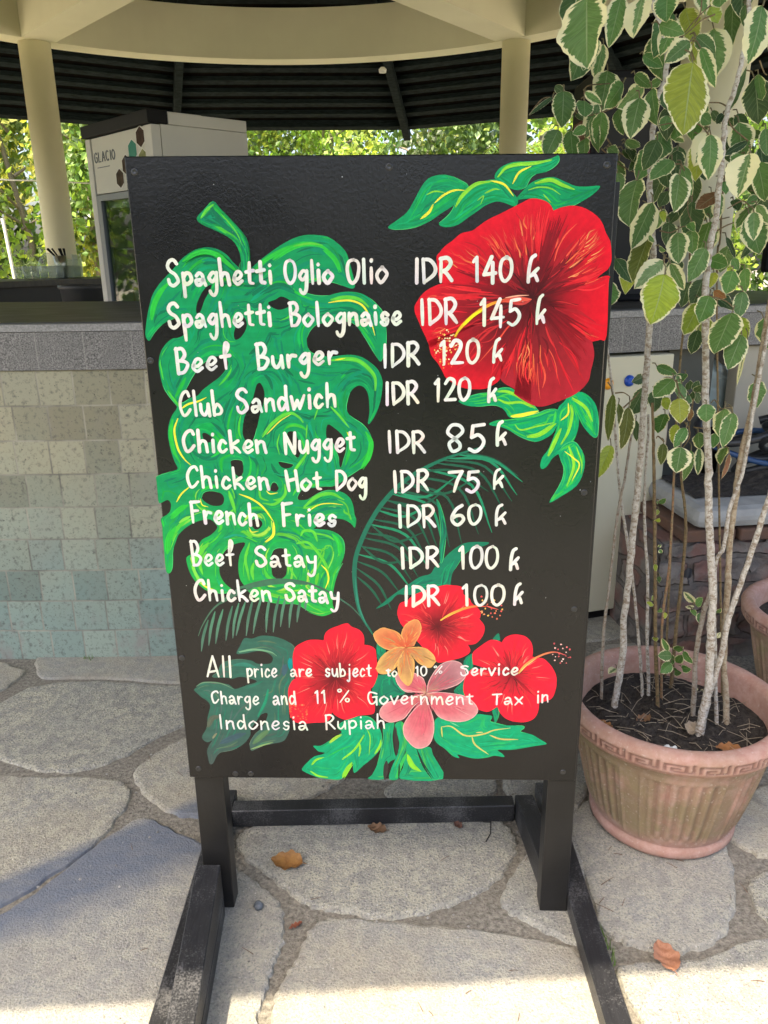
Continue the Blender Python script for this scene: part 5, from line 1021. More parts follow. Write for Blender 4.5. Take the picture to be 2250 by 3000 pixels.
# ---- lettering: brush letters built stroke by stroke
GL = {'S': (.95, [[(.86, 1.72), (.62, 2), (.28, 1.92), (.08, 1.55), (.25, 1.2), (.65, .93), (.86, .55), (.74, .16), (.42, 0), (.14, .12), (.06, .4)]]),
 'p': (.8, [[(.08, 1), (.12, .2), (.16, -1)], [(.1, .72), (.36, .99), (.74, .95), (.9, .6), (.74, .2), (.42, .08), (.14, .2)]]),
 'a': (.85, [[(.16, .82), (.44, 1), (.72, .86), (.78, .4), (.96, 0)], [(.76, .55), (.42, .55), (.1, .3), (.2, .03), (.5, .06), (.76, .34)]]),
 'g': (.8, [[(.84, .9), (.5, 1), (.16, .75), (.12, .4), (.4, .2), (.72, .42), (.84, .88)], [(.88, 1), (.84, .2), (.76, -.5), (.5, -.95), (.22, -.78), (.12, -.5)]]),
 'h': (.82, [[(.1, 2), (.12, 1), (.14, 0)], [(.14, .5), (.4, .95), (.72, .9), (.8, .5), (.88, 0)]]),
 'e': (.8, [[(.12, .42), (.5, .55), (.86, .78), (.7, 1), (.4, .97), (.12, .6), (.15, .2), (.45, 0), (.9, .2)]]),
 't': (.68, [[(.45, 1.7), (.45, .6), (.5, .12), (.86, .06)], [(.05, 1.02), (.9, 1.12)]]),
 'i': (.34, [[(.5, 1), (.54, 0)], [(.5, 1.58), (.54, 1.64)]]),
 'O': (.95, [[(.55, 2), (.18, 1.75), (.04, .95), (.18, .2), (.48, 0), (.84, .3), (.97, 1.1), (.84, 1.78), (.5, 2)]]),
 'l': (.34, [[(.48, 2), (.54, 0)]]), 'o': (.85, [[(.55, 1), (.16, .75), (.08, .3), (.42, 0), (.84, .28), (.94, .7), (.5, 1)]]),
 'I': (.42, [[(.45, 2), (.52, 0)]]), 'D': (.95, [[(.1, 2), (.14, 0)], [(.08, 1.97), (.6, 1.88), (.97, 1.25), (.86, .5), (.14, .02)]]),
 'R': (.9, [[(.12, 2), (.14, 0)], [(.08, 1.95), (.6, 2), (.88, 1.55), (.6, 1.02), (.22, .88)], [(.36, .9), (.6, .5), (.98, .06)]]),
 'B': (.92, [[(.14, 2), (.18, 0)], [(.08, 1.93), (.56, 1.95), (.76, 1.5), (.5, 1.1), (.2, 1.02)], [(.3, 1.06), (.74, .95), (.92, .5), (.62, .08), (.18, .02)]]),
 'n': (.85, [[(.1, 1), (.14, 0)], [(.14, .5), (.44, .95), (.74, .88), (.8, .4), (.9, 0)]]),
 's': (.72, [[(.84, .86), (.5, 1), (.2, .8), (.4, .55), (.78, .38), (.7, .08), (.4, 0), (.12, .16)]]),
 'f': (.75, [[(.45, 1.15), (.72, 1.5), (.8, 1.85), (.58, 2), (.45, 1.6), (.46, .8), (.5, 0)], [(.08, 1), (.9, 1.04)]]),
 'u': (.85, [[(.1, 1), (.12, .3), (.4, .05), (.72, .35), (.82, .9)], [(.84, 1), (.9, 0)]]),
 'r': (.7, [[(.14, 1), (.2, 0)], [(.2, .45), (.5, .95), (.92, .92)]]),
 'C': (.95, [[(.92, 1.62), (.76, 1.98), (.4, 1.8), (.12, 1.2), (.1, .5), (.3, .03), (.6, .1), (.92, .42)]]),
 'b': (.82, [[(.1, 2), (.14, 0)], [(.14, .55), (.5, .97), (.9, .6), (.72, .1), (.15, .05)]]),
 'd': (.86, [[(.74, .82), (.4, 1), (.1, .5), (.25, .05), (.55, .1), (.8, .6)], [(.82, 2), (.82, 1), (.92, 0)]]),
 'w': (1.1, [[(.04, 1), (.2, 0)], [(.2, 0), (.46, .75)], [(.46, .75), (.62, 0)], [(.62, 0), (.97, 1.05)]]),
 'c': (.72, [[(.86, .82), (.5, 1), (.14, .6), (.2, .12), (.5, 0), (.92, .2)]]),
 'k': (.78, [[(.12, 2), (.16, 0)], [(.86, 1.02), (.22, .5)], [(.32, .56), (.6, .3), (.97, 0)]]),
 'K': (.8, [[(.62, 1.98), (.3, 1.75), (.14, 1.0), (.14, 0)], [(.95, 1.05), (.24, .52)], [(.34, .6), (.66, .45), (.8, .3), (.95, .06)]]),
 'N': (1.05, [[(.1, 2), (.16, 0)], [(.1, 1.95), (.84, .05)], [(.9, 2), (.86, 0)]]),
 'H': (1.0, [[(.06, 2), (.22, 0)], [(.86, 2), (.96, 0)], [(.14, .9), (.92, 1.12)]]),
 'F': (.85, [[(.12, 1.95), (.16, 0)], [(.06, 1.86), (.94, 2)], [(.12, .98), (.76, 1.06)]]),
 'y': (.85, [[(.1, 1), (.25, .4), (.6, .36), (.82, .62)], [(.9, 1), (.82, 0), (.66, -.7), (.36, -.95), (.12, -.7)]]),
 'A': (1.05, [[(.04, 0), (.56, 2)], [(.56, 2), (.94, 0)], [(.2, .6), (.86, .78)]]),
 'j': (.5, [[(.6, 1), (.6, -.4), (.35, -.95), (.02, -.7)], [(.62, 1.6), (.64, 1.66)]]),
 'v': (.78, [[(.06, 1), (.46, 0)], [(.46, 0), (.96, 1)]]),
 'm': (1.2, [[(.06, 1), (.08, 0)], [(.08, .55), (.3, .97), (.45, .7), (.48, 0)], [(.48, .55), (.72, .97), (.88, .7), (.96, 0)]]),
 'G': (1.0, [[(.9, 1.7), (.6, 2), (.2, 1.6), (.08, .8), (.3, .08), (.6, .05), (.88, .4)], [(.88, .95), (.92, -.05)], [(.52, .88), (.95, .95)]]),
 'T': (.95, [[(.04, 1.9), (.96, 2)], [(.5, 1.95), (.46, 0)]]), 'x': (.82, [[(.06, 1), (.94, 0)], [(.96, 1), (.08, -.05)]]),
 '1': (.52, [[(.12, 1.62), (.55, 2)], [(.55, 2), (.6, 0)]]), '0': (.88, [[(.55, 2), (.16, 1.7), (.06, .9), (.22, .15), (.52, 0), (.86, .35), (.95, 1.1), (.82, 1.75), (.48, 2)]]),
 '4': (.9, [[(.66, 2), (.08, .62)], [(.08, .62), (.96, .72)], [(.74, 1.5), (.74, -.05)]]),
 '5': (.86, [[(.92, 2), (.26, 1.9)], [(.26, 1.9), (.2, 1.1)], [(.2, 1.1), (.6, 1.28), (.92, .9), (.82, .3), (.45, 0), (.08, .16)]]),
 '2': (.88, [[(.1, 1.55), (.4, 2), (.8, 1.8), (.76, 1.2), (.14, .08)], [(.14, .08), (.97, .06)]]),
 '8': (.95, [[(.5, 1.02), (.12, 1.45), (.34, 1.95), (.76, 1.92), (.92, 1.5), (.5, 1.0), (.2, .5), (.38, .02), (.74, .18), (.76, .7), (.45, 1.05)]]),
 '7': (.88, [[(.04, 1.82), (.97, 1.95)], [(.97, 1.95), (.64, 1), (.4, 0)]]),
 '6': (.9, [[(.8, 1.97), (.4, 1.55), (.1, .8), (.2, .2), (.55, 0), (.92, .35), (.76, .85), (.4, .85), (.14, .5)]]),
 '%': (1.0, [[(.3, 2), (.14, 1.82), (.2, 1.55), (.36, 1.62), (.38, 1.85), (.28, 2)], [(.92, 1.75), (.26, 0)], [(.8, .5), (.66, .35), (.72, .1), (.88, .12), (.92, .38), (.78, .5)]])}
WHITE = (.77, .75, .66)
for wi, (ln, word, p0, p1, xh, cap, desc, sw) in enumerate(WORDS):
    adv = []; gap = .20
    for ch in word: adv.append(GL[ch][0])
    tot = sum(adv) + gap * (len(word) - 1); p0 = np.array(p0); p1 = np.array(p1); ux = (p1 - p0); Lw = np.hypot(*ux); ux = ux / Lw
    k = (Lw - sw * .8) / tot; x = sw * .4
    for ch, a in zip(word, adv):
        jit = random.uniform(-.03, .03); dy = random.uniform(-.02, .02) * xh
        for stp in GL[ch][1]:
            pts = []
            for gx, gy in stp:
                yy = gy * xh if 0 <= gy <= 1 else (xh + (gy - 1) * (cap - xh) if gy > 1 else gy * desc)
                if gy == 1.58 or gy == 1.64 or gy == 1.6 or gy == 1.66: yy = xh * 1.36 + (gy - 1.58) * xh
                yy = max(sw * .4, yy - sw * .4) if gy >= 0 and gy > .5 else yy + (sw * .45 if 0 <= gy <= .5 else 0)
                q = p0 + ux * (x + gx * a * k + jit * yy) + np.array((0, yy + dy)); pts.append(q)
            ww = sw * random.uniform(.88, 1.06); cw = tuple(v * random.uniform(.94, 1.03) for v in WHITE)
            ribbon('lettering %02d' % wi, pts, ww, cw, tuple(v * random.uniform(.80, 1.0) for v in cw), round_=(random.random() < .5), taper0=.82, taper1=.72)
        x += (a + gap) * k
def m_paint():
    t = NT('artist_acrylic'); a = t.attr('Col'); co = t.co(); n = t.noise(co, 70, 5, .6); n2 = t.noise(t.map(co, scale=(1, 1, 1)), 420, 2)
    v = t.ramp(n, [(.3, .86), (.7, 1.08)]); t.base(t.mix(1.0, a.outputs['Color'], v, 'MULTIPLY')); t.rough(.42); t.p.inputs['Specular IOR Level'].default_value = .25; t.bump(t.mix(.5, n, n2), .15, .0015); return t.m
M_PAINT = m_paint()
def orient(mb):
    V_ = np.array(mb.v)
    for i, f in enumerate(mb.f):
        q = V_[list(f)]; ar = 0.0
        for k in range(len(f)): ar += q[k][0] * q[(k + 1) % len(f)][2] - q[(k + 1) % len(f)][0] * q[k][2]
        if ar < 0: mb.f[i] = tuple(reversed(f))
for name, mb in PARTS.items():
    orient(mb); o_ = mb.build('lettering' if name.startswith('lettering') else name, M_PAINT, board)
    if name == 'paint_specks': o_['kind'] = 'stuff'
# ---- stand (built in board-local x/y, z measured from the paving)
GZ = -BO.z
def tbox(name, x0, x1, y0, y1, z0, z1, bev=.002, parent=board, m=M_TIMBER):
    return MB().box(x0, x1, y0, y1, GZ + z0, GZ + z1, bev=bev).build(name, m, parent)
tbox('post', -.396, -.334, TH + .001, TH + .046, .012, 1.52, m=M_POST)
tbox('post', .352, .412, TH + .001, TH + .046, .012, 1.52, m=M_POST)
tbox('rail', -.332, .350, TH + .002, TH + .040, 1.49, 1.535)
tbox('rail', -.332, .350, TH + .002, TH + .040, .40, .445)
def hexa(name, front, backr):
    vs = [Vector(p) for p in front + backr]
    mb = MB(); bm = bmesh.new(); bv = [bm.verts.new(v) for v in vs]
    for f in [(0, 1, 2, 3), (7, 6, 5, 4), (0, 4, 5, 1), (1, 5, 6, 2), (2, 6, 7, 3), (3, 7, 4, 0)]: bm.faces.new([bv[i] for i in f])
    bmesh.ops.recalc_face_normals(bm, faces=bm.faces[:]); bmesh.ops.bevel(bm, geom=bm.edges[:], offset=.002, segments=1, affect='EDGES')
    bm.verts.index_update(); mb.add([v.co.copy() for v in bm.verts], [[v.index for v in f.verts] for f in bm.faces]); bm.free()
    return mb.build(name, M_TIMBER, board)
def loc(x, y, z):   # world -> board-local
    p = Vector((x, y, z)) - BO; return (p.dot(BU), p.dot(BN), p.dot(BV))
def plank(x0, x1, y0, y1, z0, z1): return [loc(x0, y0, z0), loc(x1, y0, z0), loc(x1, y0, z1), loc(x0, y0, z1)], [loc(x0, y1, z0), loc(x1, y1, z0), loc(x1, y1, z1), loc(x0, y1, z1)]
hexa('foot', *plank(-.450, -.402, .80, 1.785, .011, .056))
hexa('foot', *plank(.398, .446, .80, 1.800, .011, .056))
hexa('brace', [loc(-.386, .80, .058), loc(-.334, .80, .058), loc(-.334, .80, .082), loc(-.386, .80, .082)], [loc(-.424, 1.408, .058), loc(-.366, 1.408, .058), loc(-.367, 1.408, .149), loc(-.419, 1.408, .149)])
hexa('brace', [loc(-.400, .80, .011), loc(-.334, .80, .011), loc(-.334, .80, .0565), loc(-.400, .80, .0565)], [loc(-.4005, 1.408, .011), loc(-.366, 1.408, .011), loc(-.366, 1.408, .0565), loc(-.4005, 1.408, .0565)])
hexa('brace', [loc(.348, 1.466, .011), loc(.396, 1.466, .011), loc(.396, 1.466, .085), loc(.348, 1.466, .085)], [loc(.329, 1.716, .011), loc(.375, 1.716, .011), loc(.375, 1.716, .082), loc(.329, 1.716, .082)])
hexa('crossbar', [loc(-.400, 1.692, .011), loc(.327, 1.700, .011), loc(.327, 1.700, .060), loc(-.400, 1.692, .060)], [loc(-.400, 1.735, .011), loc(.327, 1.742, .011), loc(.327, 1.742, .060), loc(-.400, 1.735, .060)])
STEMS=[([(564,1818,285),(555,1818,491),(559,1818,611),(565,1818,805),(575,1818,897),(580,1818,981),(586,1818,1041)],4.5,2.7,1),([(582,1777,285),(589,1774,380),(593,1772,463),(587,1770,548),(589,1767,664),(589,1765,791),
(589,1762,913),(585,1760,1087),(583,1758,1187),(580,1755,1261),(576,1753,1366),(573,1751,1414),(564,1748,1462),(554,1746,1524),(550,1743,1567),(548,1741,1629),(547,1739,1693),(561,1736,1728),(558,1734,1785),
(544,1731,1821),(526,1729,1853),(514,1727,1897)],9.2,4.4,0),([(683,1849,285),(678,1849,311),(656,1849,457),(625,1849,630),(596,1849,762),(575,1849,858),(554,1849,990),(541,1849,1085),(523,1849,1177),
(513,1849,1226)],4.5,2.7,0),([(697,1840,285),(690,1840,331),(673,1840,478),(664,1840,600),(642,1840,764),(632,1840,865),(629,1840,991),(625,1840,1045)],5.0,3.0,0),([(702,1774,285),(675,1774,460),(658,1774,628),
(642,1774,787),(629,1774,909),(620,1774,990),(609,1774,1085)],5.3,3.2,2),([(723,1814,285),(700,1814,508),(702,1814,643),(698,1814,772),(690,1814,897),(689,1814,922)],3.6,2.1,3),([(769,1882,285),(765,1882,438),
(764,1882,580),(762,1882,715),(754,1882,788),(735,1882,878),(727,1882,930)],5.1,3.0,2),([(758,1655,285),(759,1655,341),(764,1655,401),(761,1655,483),(753,1655,586),(745,1655,679),(725,1655,798),(710,1655,902),
(700,1655,982),(681,1655,1105),(664,1655,1245),(654,1655,1336),(653,1655,1390),(655,1655,1433),(659,1655,1475),(658,1655,1557),(657,1655,1617),(658,1655,1658),(672,1655,1724),(677,1655,1810),
(673,1655,1886)],10.8,3.7,0),([(770,1674,285),(773,1668,393),(780,1663,452),(787,1657,521),(789,1652,608),(803,1646,697),(817,1641,788),(826,1635,862),(831,1630,908),(843,1624,985),(856,1619,1074),
(855,1614,1201)],7.1,5.4,0),([(774,1733,285),(766,1728,337),(755,1723,486),(761,1718,603),(771,1713,653)],6.5,5.6,1),([(853,1716,285),(839,1716,363),(822,1716,456),(813,1716,555),(807,1716,652),(798,1716,775),
(798,1716,865),(798,1716,955),(810,1716,1092),(814,1716,1189),(816,1716,1261),(818,1716,1330),(816,1716,1431),(805,1716,1561)],7.7,6.4,4),([(824,1702,285),(767,1702,680),(779,1702,763),(782,1702,855),(798,1702,927),
(803,1702,997),(806,1702,1118),(812,1702,1205),(819,1702,1310)],4.7,3.8,0),([(773,1936,285),(733,1961,1118),(750,1986,1280),(744,2011,1437),(745,2036,1576)],3.3,2.0,2),([(895,1844,285),(771,1874,1286),(773,1904,1435),
(779,1934,1538),(794,1964,1598)],2.7,1.6,2),([(603,1620,1812),(580,1620,1803),(561,1620,1787),(542,1620,1774)],1.5,0.9,2),([(662,1750,1868),(641,1750,1859),(616,1750,1837),(591,1750,1808)],1.6,1.0,2),([(605,1700,1858),
(605,1700,1834),(596,1700,1816)],1.6,1.0,2),([(567,1600,1735),(559,1600,1756),(566,1600,1771)],1.5,0.9,2),([(666,1660,1664),(646,1660,1675),(624,1660,1676)],1.6,1.0,2),([(630,1660,1620),(615,1660,1635),(595,1660,1643),
(559,1660,1642),(532,1660,1638)],1.6,1.0,2),([(317,1850,1687),(343,1850,1717),(367,1850,1720)],1.8,1.1,2),([(389,1850,1730),(417,1850,1697),(445,1850,1685),(487,1850,1696),(528,1850,1712),(557,1850,1728)],1.8,1.1,2),
([(444,1900,1724),(447,1900,1749),(496,1900,1754)],1.8,1.1,2),([(766,1800,1626),(726,1800,1656),(719,1800,1685),(724,1800,1717)],1.8,1.1,2),([(727,1700,1754),(738,1700,1734),(744,1700,1729)],1.6,1.0,2),
([(511,1950,1653),(532,1950,1629),(566,1950,1611),(611,1950,1586)],1.9,1.2,2),([(500,1950,1632),(548,1950,1596),(609,1950,1571)],1.9,1.2,2),([(721,1800,1526),(720,1800,1499),(717,1800,1458),(718,1800,1424),
(715,1800,1389)],1.8,1.1,2),([(710,1780,1448),(732,1780,1460),(748,1780,1466)],1.8,1.1,2),([(709,1780,1471),(737,1780,1477)],1.8,1.1,2),([(612,1780,1582),(626,1780,1578),(644,1780,1543),(647,1780,1494),
(662,1780,1463)],1.8,1.1,2),([(531,1550,1368),(529,1550,1393),(532,1550,1405)],1.6,1.0,2),([(582,1750,1451),(606,1750,1447),(628,1750,1458),(652,1750,1459)],1.8,1.1,2),([(765,1750,1496),(747,1750,1507),
(718,1750,1492)],1.8,1.1,2),([(683,1700,1320),(715,1700,1311),(736,1700,1295)],1.8,1.1,2),([(750,1700,1329),(751,1700,1304),(733,1700,1297)],1.8,1.1,2),([(708,1750,1555),(687,1750,1555)],1.7,1.0,2),([(507,1720,1117),
(525,1720,1118),(540,1720,1109)],1.9,1.1,2),([(534,1740,1081),(554,1740,1101),(566,1740,1116)],1.9,1.1,2),([(626,1680,1146),(601,1680,1156),(576,1680,1137)],1.8,1.1,2),([(660,1680,1048),(647,1680,1061),
(638,1680,1051)],1.8,1.1,2),([(660,1680,1051),(664,1680,1026),(651,1680,1001)],1.8,1.1,2),([(713,1700,1039),(678,1700,1044)],1.9,1.1,2),([(718,1660,1091),(737,1660,1093),(742,1660,1081)],1.8,1.1,2),([(716,1660,1091),
(701,1660,1110),(693,1660,1103)],1.8,1.1,2),([(610,1680,1017),(596,1680,1029),(592,1680,1024)],1.9,1.1,2),([(630,1700,1148),(640,1700,1121),(663,1700,1094)],1.8,1.1,2),([(679,1720,1103),(678,1720,1068),
(677,1720,1035)],1.9,1.1,2)]
LEAVES=[((345,1504,1810),(347,1483,1701),77,1),((427,1598,1835),(403,1566,1750),40,1),((452,1555,1825),(433,1532,1758),42,2),((507,1596,1838),(505,1585,1793),42,0),((501,1609,1794),(536,1576,1772),28,0),
((547,1573,1759),(505,1571,1727),35,1),((527,1493,1711),(516,1476,1597),75,3),((584,1651,1785),(618,1639,1755),30,0),((590,1639,1764),(605,1591,1690),30,1),((533,1799,1786),(571,1786,1761),25,0),((482,1669,1727),
(511,1661,1702),23,0),((539,1695,1721),(520,1697,1711),18,0),((526,1756,1722),(471,1728,1679),37,1),((476,1606,1678),(457,1581,1608),50,1),((502,1625,1695),(508,1600,1630),29,0),((484,1750,1728),(447,1722,1678),33,0),
((511,1874,1702),(515,1838,1646),29,0),((360,1720,1710),(360,1714,1644),46,0),((394,1687,1687),(391,1662,1655),33,0),((428,1831,1726),(457,1801,1698),19,1),((462,1819,1687),(463,1823,1617),37,0),((451,1846,1687),
(457,1813,1609),23,0),((356,1803,1713),(303,1771,1675),10,5),((351,1707,1639),(327,1704,1590),40,0),((410,1866,1659),(415,1849,1599),36,0),((404,1702,1642),(379,1707,1631),20,0),((430,1815,1637),(428,1803,1597),27,0),
((552,1953,1641),(586,1944,1640),21,0),((516,1962,1632),(541,1946,1623),20,0),((674,1782,1641),(651,1776,1577),47,2),((609,1596,1614),(614,1592,1536),45,1),((610,1868,1651),(592,1845,1595),43,0),((670,1833,1878),
(687,1825,1846),29,3),((743,1901,1910),(738,1879,1820),35,5),((639,1700,1867),(633,1679,1838),36,1),((740,1831,1881),(751,1837,1838),20,5),((639,1507,1797),(624,1493,1708),47,1),((743,1858,1692),(759,1826,1770),15,5),
((784,1911,1694),(794,1889,1641),30,5),((751,1976,1710),(765,1954,1680),19,5),((766,1946,1699),(743,1922,1676),19,5),((784,1965,1690),(797,1944,1675),19,5),((768,1807,1626),(709,1781,1596),17,5),((792,1846,1648),
(802,1814,1634),18,5),((761,1714,1638),(762,1697,1586),28,0),((616,1671,1656),(630,1657,1639),25,0),((623,1839,1663),(630,1822,1628),30,0),((584,1811,1721),(596,1813,1689),24,5),((574,1741,1667),(569,1744,1639),26,0),
((376,1888,1748),(398,1884,1733),18,5),((448,1986,1709),(471,1955,1686),20,5),((359,1771,1818),(363,1776,1804),11,2),((647,1973,1794),(657,1933,1775),19,5),((699,1912,1692),(708,1885,1660),25,5),((739,1744,1592),
(710,1722,1562),44,0),((855,1944,1628),(856,1905,1579),36,5),((552,1961,1630),(580,1926,1599),20,5),((591,1967,1612),(565,1939,1586),20,5),((484,1611,1539),(460,1573,1458),50,0),((556,1636,1575),(508,1607,1538),33,0),
((558,1594,1546),(541,1554,1478),40,1),((628,1783,1579),(646,1763,1519),25,0),((642,1894,1538),(620,1883,1503),28,5),((594,1875,1500),(559,1837,1416),35,4),((559,1750,1438),(524,1720,1350),40,4),((683,1940,1495),
(657,1925,1465),26,5),((689,1905,1517),(671,1893,1485),22,5),((717,1805,1525),(663,1781,1493),31,6),((735,1842,1530),(739,1844,1471),29,1),((665,1549,1575),(644,1530,1499),54,2),((809,1831,1616),(806,1794,1544),31,5),
((711,1765,1546),(708,1739,1521),20,0),((795,1789,1516),(769,1780,1504),21,0),((806,1839,1501),(760,1795,1459),34,1),((718,1622,1480),(715,1603,1427),33,1),((764,1717,1497),(787,1708,1462),23,1),((845,1843,1460),
(823,1806,1420),27,2),((581,1639,1445),(579,1612,1386),43,1),((629,1697,1450),(634,1686,1403),32,0),((625,1705,1464),(630,1684,1448),18,0),((633,1625,1415),(601,1611,1352),37,0),((731,1847,1391),(759,1814,1379),38,0),
((744,1802,1438),(763,1785,1393),12,5),((844,1893,1434),(812,1870,1393),18,5),((703,1658,1395),(714,1650,1372),18,0),((529,1551,1394),(474,1535,1346),43,2),((551,1577,1388),(581,1576,1338),30,2),((513,1491,1371),
(495,1481,1283),68,3),((541,1916,1397),(574,1882,1344),31,5),((480,1739,1351),(476,1699,1304),43,0),((484,1746,1563),(488,1736,1522),28,0),((679,1595,1373),(673,1600,1329),45,0),((732,1664,1375),(729,1639,1330),28,1),
((631,1575,1328),(616,1572,1277),52,0),((706,1600,1334),(695,1579,1285),30,0),((781,1916,1308),(816,1891,1279),29,5),((731,1954,1339),(710,1933,1284),38,5),((729,1798,1327),(755,1791,1310),20,6),((536,1609,1483),
(530,1573,1464),13,3),((512,1601,1438),(517,1583,1427),10,1),((540,1616,1417),(538,1576,1411),10,1),((783,1882,1517),(792,1867,1492),23,5),((758,1953,1472),(764,1922,1447),24,5),((737,1979,1488),(746,1931,1481),16,5),
((611,1938,1640),(617,1911,1616),15,5),((735,1842,1627),(750,1836,1606),22,5),((562,1957,1633),(568,1927,1607),20,5),((578,1955,1612),(589,1949,1585),21,5),((543,1914,1642),(572,1898,1629),19,0),((507,1914,1631),
(523,1895,1613),23,0),((594,1741,1624),(606,1723,1616),14,1),((683,1695,1368),(668,1668,1340),23,3),((683,1585,1295),(642,1549,1220),56,0),((700,1568,1254),(666,1535,1191),43,0),((837,1842,1217),(824,1843,1107),11,2),
((607,1764,1168),(647,1743,1153),24,0),((601,1639,1159),(555,1614,1126),39,0),((700,1836,1141),(676,1819,1119),22,0),((663,1752,1131),(646,1709,1104),29,0),((612,1626,1121),(613,1604,1074),41,3),((666,1859,1083),
(666,1836,1057),23,3),((620,1892,1125),(589,1869,1117),26,5),((655,1979,1084),(620,1962,1019),43,5),((652,1897,1090),(651,1872,1045),35,5),((490,1679,1123),(479,1661,1023),23,4),((561,1869,1067),(561,1843,1019),17,4),
((522,1664,1096),(515,1656,1005),31,4),((491,1663,1015),(455,1636,946),35,3),((607,1875,1025),(613,1870,973),19,5),((650,1801,1054),(630,1780,1013),35,0),((682,1807,1028),(679,1810,978),26,3),((630,1617,1061),
(604,1599,1024),25,0),((617,1600,1024),(609,1589,971),50,1),((644,1777,990),(638,1762,943),25,4),((675,1690,995),(662,1677,928),21,0),((692,1705,1031),(690,1686,998),27,1),((712,1738,988),(708,1719,930),22,1),
((657,1595,1114),(661,1594,1076),36,0),((710,1629,1098),(692,1601,1045),35,1),((719,1606,1093),(692,1574,1027),33,0),((771,1798,1008),(758,1775,978),24,0),((810,1822,969),(780,1781,939),24,1),((775,1723,979),
(754,1695,926),11,6),((774,1996,1076),(767,1976,1103),21,5),((757,1923,1086),(768,1922,1111),19,5),((743,1878,1091),(755,1861,1109),19,5),((757,1908,1083),(772,1911,1057),19,5),((705,1814,1094),(687,1767,1082),18,0),
((741,1894,1061),(735,1866,1093),16,5),((664,1793,1142),(674,1795,1126),13,1),((658,1672,1089),(653,1665,1064),14,6),((755,1770,592),(723,1759,626),19,2),((728,1693,620),(732,1672,650),18,0),((802,1876,529),
(772,1855,541),10,2),((718,1691,611),(716,1659,611),12,0),((791,1813,544),(788,1799,521),19,1),((774,1766,577),(779,1745,590),12,3),((769,1674,608),(761,1637,636),11,1),((677,1700,499),(649,1674,546),16,1),
((702,1737,466),(668,1736,467),29,0),((708,1753,437),(679,1736,419),28,0),((737,1831,418),(731,1795,408),18,0),((727,1788,455),(741,1768,473),19,0),((734,1780,421),(726,1737,466),23,0),((725,1729,480),
(734,1689,471),17,0),((769,1830,379),(781,1803,390),21,0),((761,1856,357),(763,1818,371),20,0),((598,1826,383),(571,1801,384),19,2),((834,1797,481),(841,1794,499),12,2),((808,1744,491),(813,1743,488),9,2),
((799,1796,340),(787,1781,335),10,2),((838,1859,295),(836,1839,304),10,2),((657,1799,838),(662,1776,857),13,0),((639,1758,854),(623,1719,866),9,0),((661,1813,818),(642,1771,819),9,3),((607,1673,837),
(603,1642,853),10,3),((636,1713,754),(642,1710,746),10,1),((628,1700,765),(632,1696,773),7,1),((635,1727,712),(626,1694,707),10,3),((667,1781,658),(656,1745,657),11,0),((693,1868,566),(676,1835,571),11,3),
((614,1683,637),(607,1652,640),13,3),((638,1687,613),(639,1664,619),12,0),((680,1749,577),(675,1739,565),9,3),((670,1774,498),(665,1754,498),15,3)]
# ================================================================ terracotta pots
def m_clay():
    t = NT('weathered_terracotta'); co = t.co(); n = t.noise(co, 9, 6, .65, .4); n2 = t.noise(co, 45, 5, .7); n3 = t.noise(t.map(co, loc=(3, 1, 5)), 5, 4, .6, .6)
    a = t.attr('Col'); sep = t.n('ShaderNodeSeparateColor'); t.l(a.outputs['Color'], sep.inputs[0])
    clay = t.mix(t.ramp(n2, [(.35, 0), (.7, 1)]), (.45, .225, .18), (.55, .345, .29))
    grime = t.mix(t.ramp(n3, [(.4, 0), (.62, 1)]), (.23, .155, .095), (.255, .205, .105))
    grime = t.mix(t.ramp(n2, [(.5, 0), (.66, .7)]), grime, (.29, .215, .15))
    amt = t.math('MULTIPLY', sep.outputs[0], t.ramp(n, [(.32, .30), (.54, .95)]))
    c = t.mix(amt, clay, grime)
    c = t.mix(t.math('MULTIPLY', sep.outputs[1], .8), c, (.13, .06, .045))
    c = t.mix(t.ramp(t.noise(co, 120, 2), [(.63, 0), (.72, .4)]), c, (.56, .48, .40))
    t.base(c); t.rough(.85); t.bump(t.mix(.5, n2, n), .35, .003); return t.m
M_CLAY = m_clay()
KEY = ["111111111", "100000001", "101111101", "101000101", "101011101", "101000000", "101111111"]
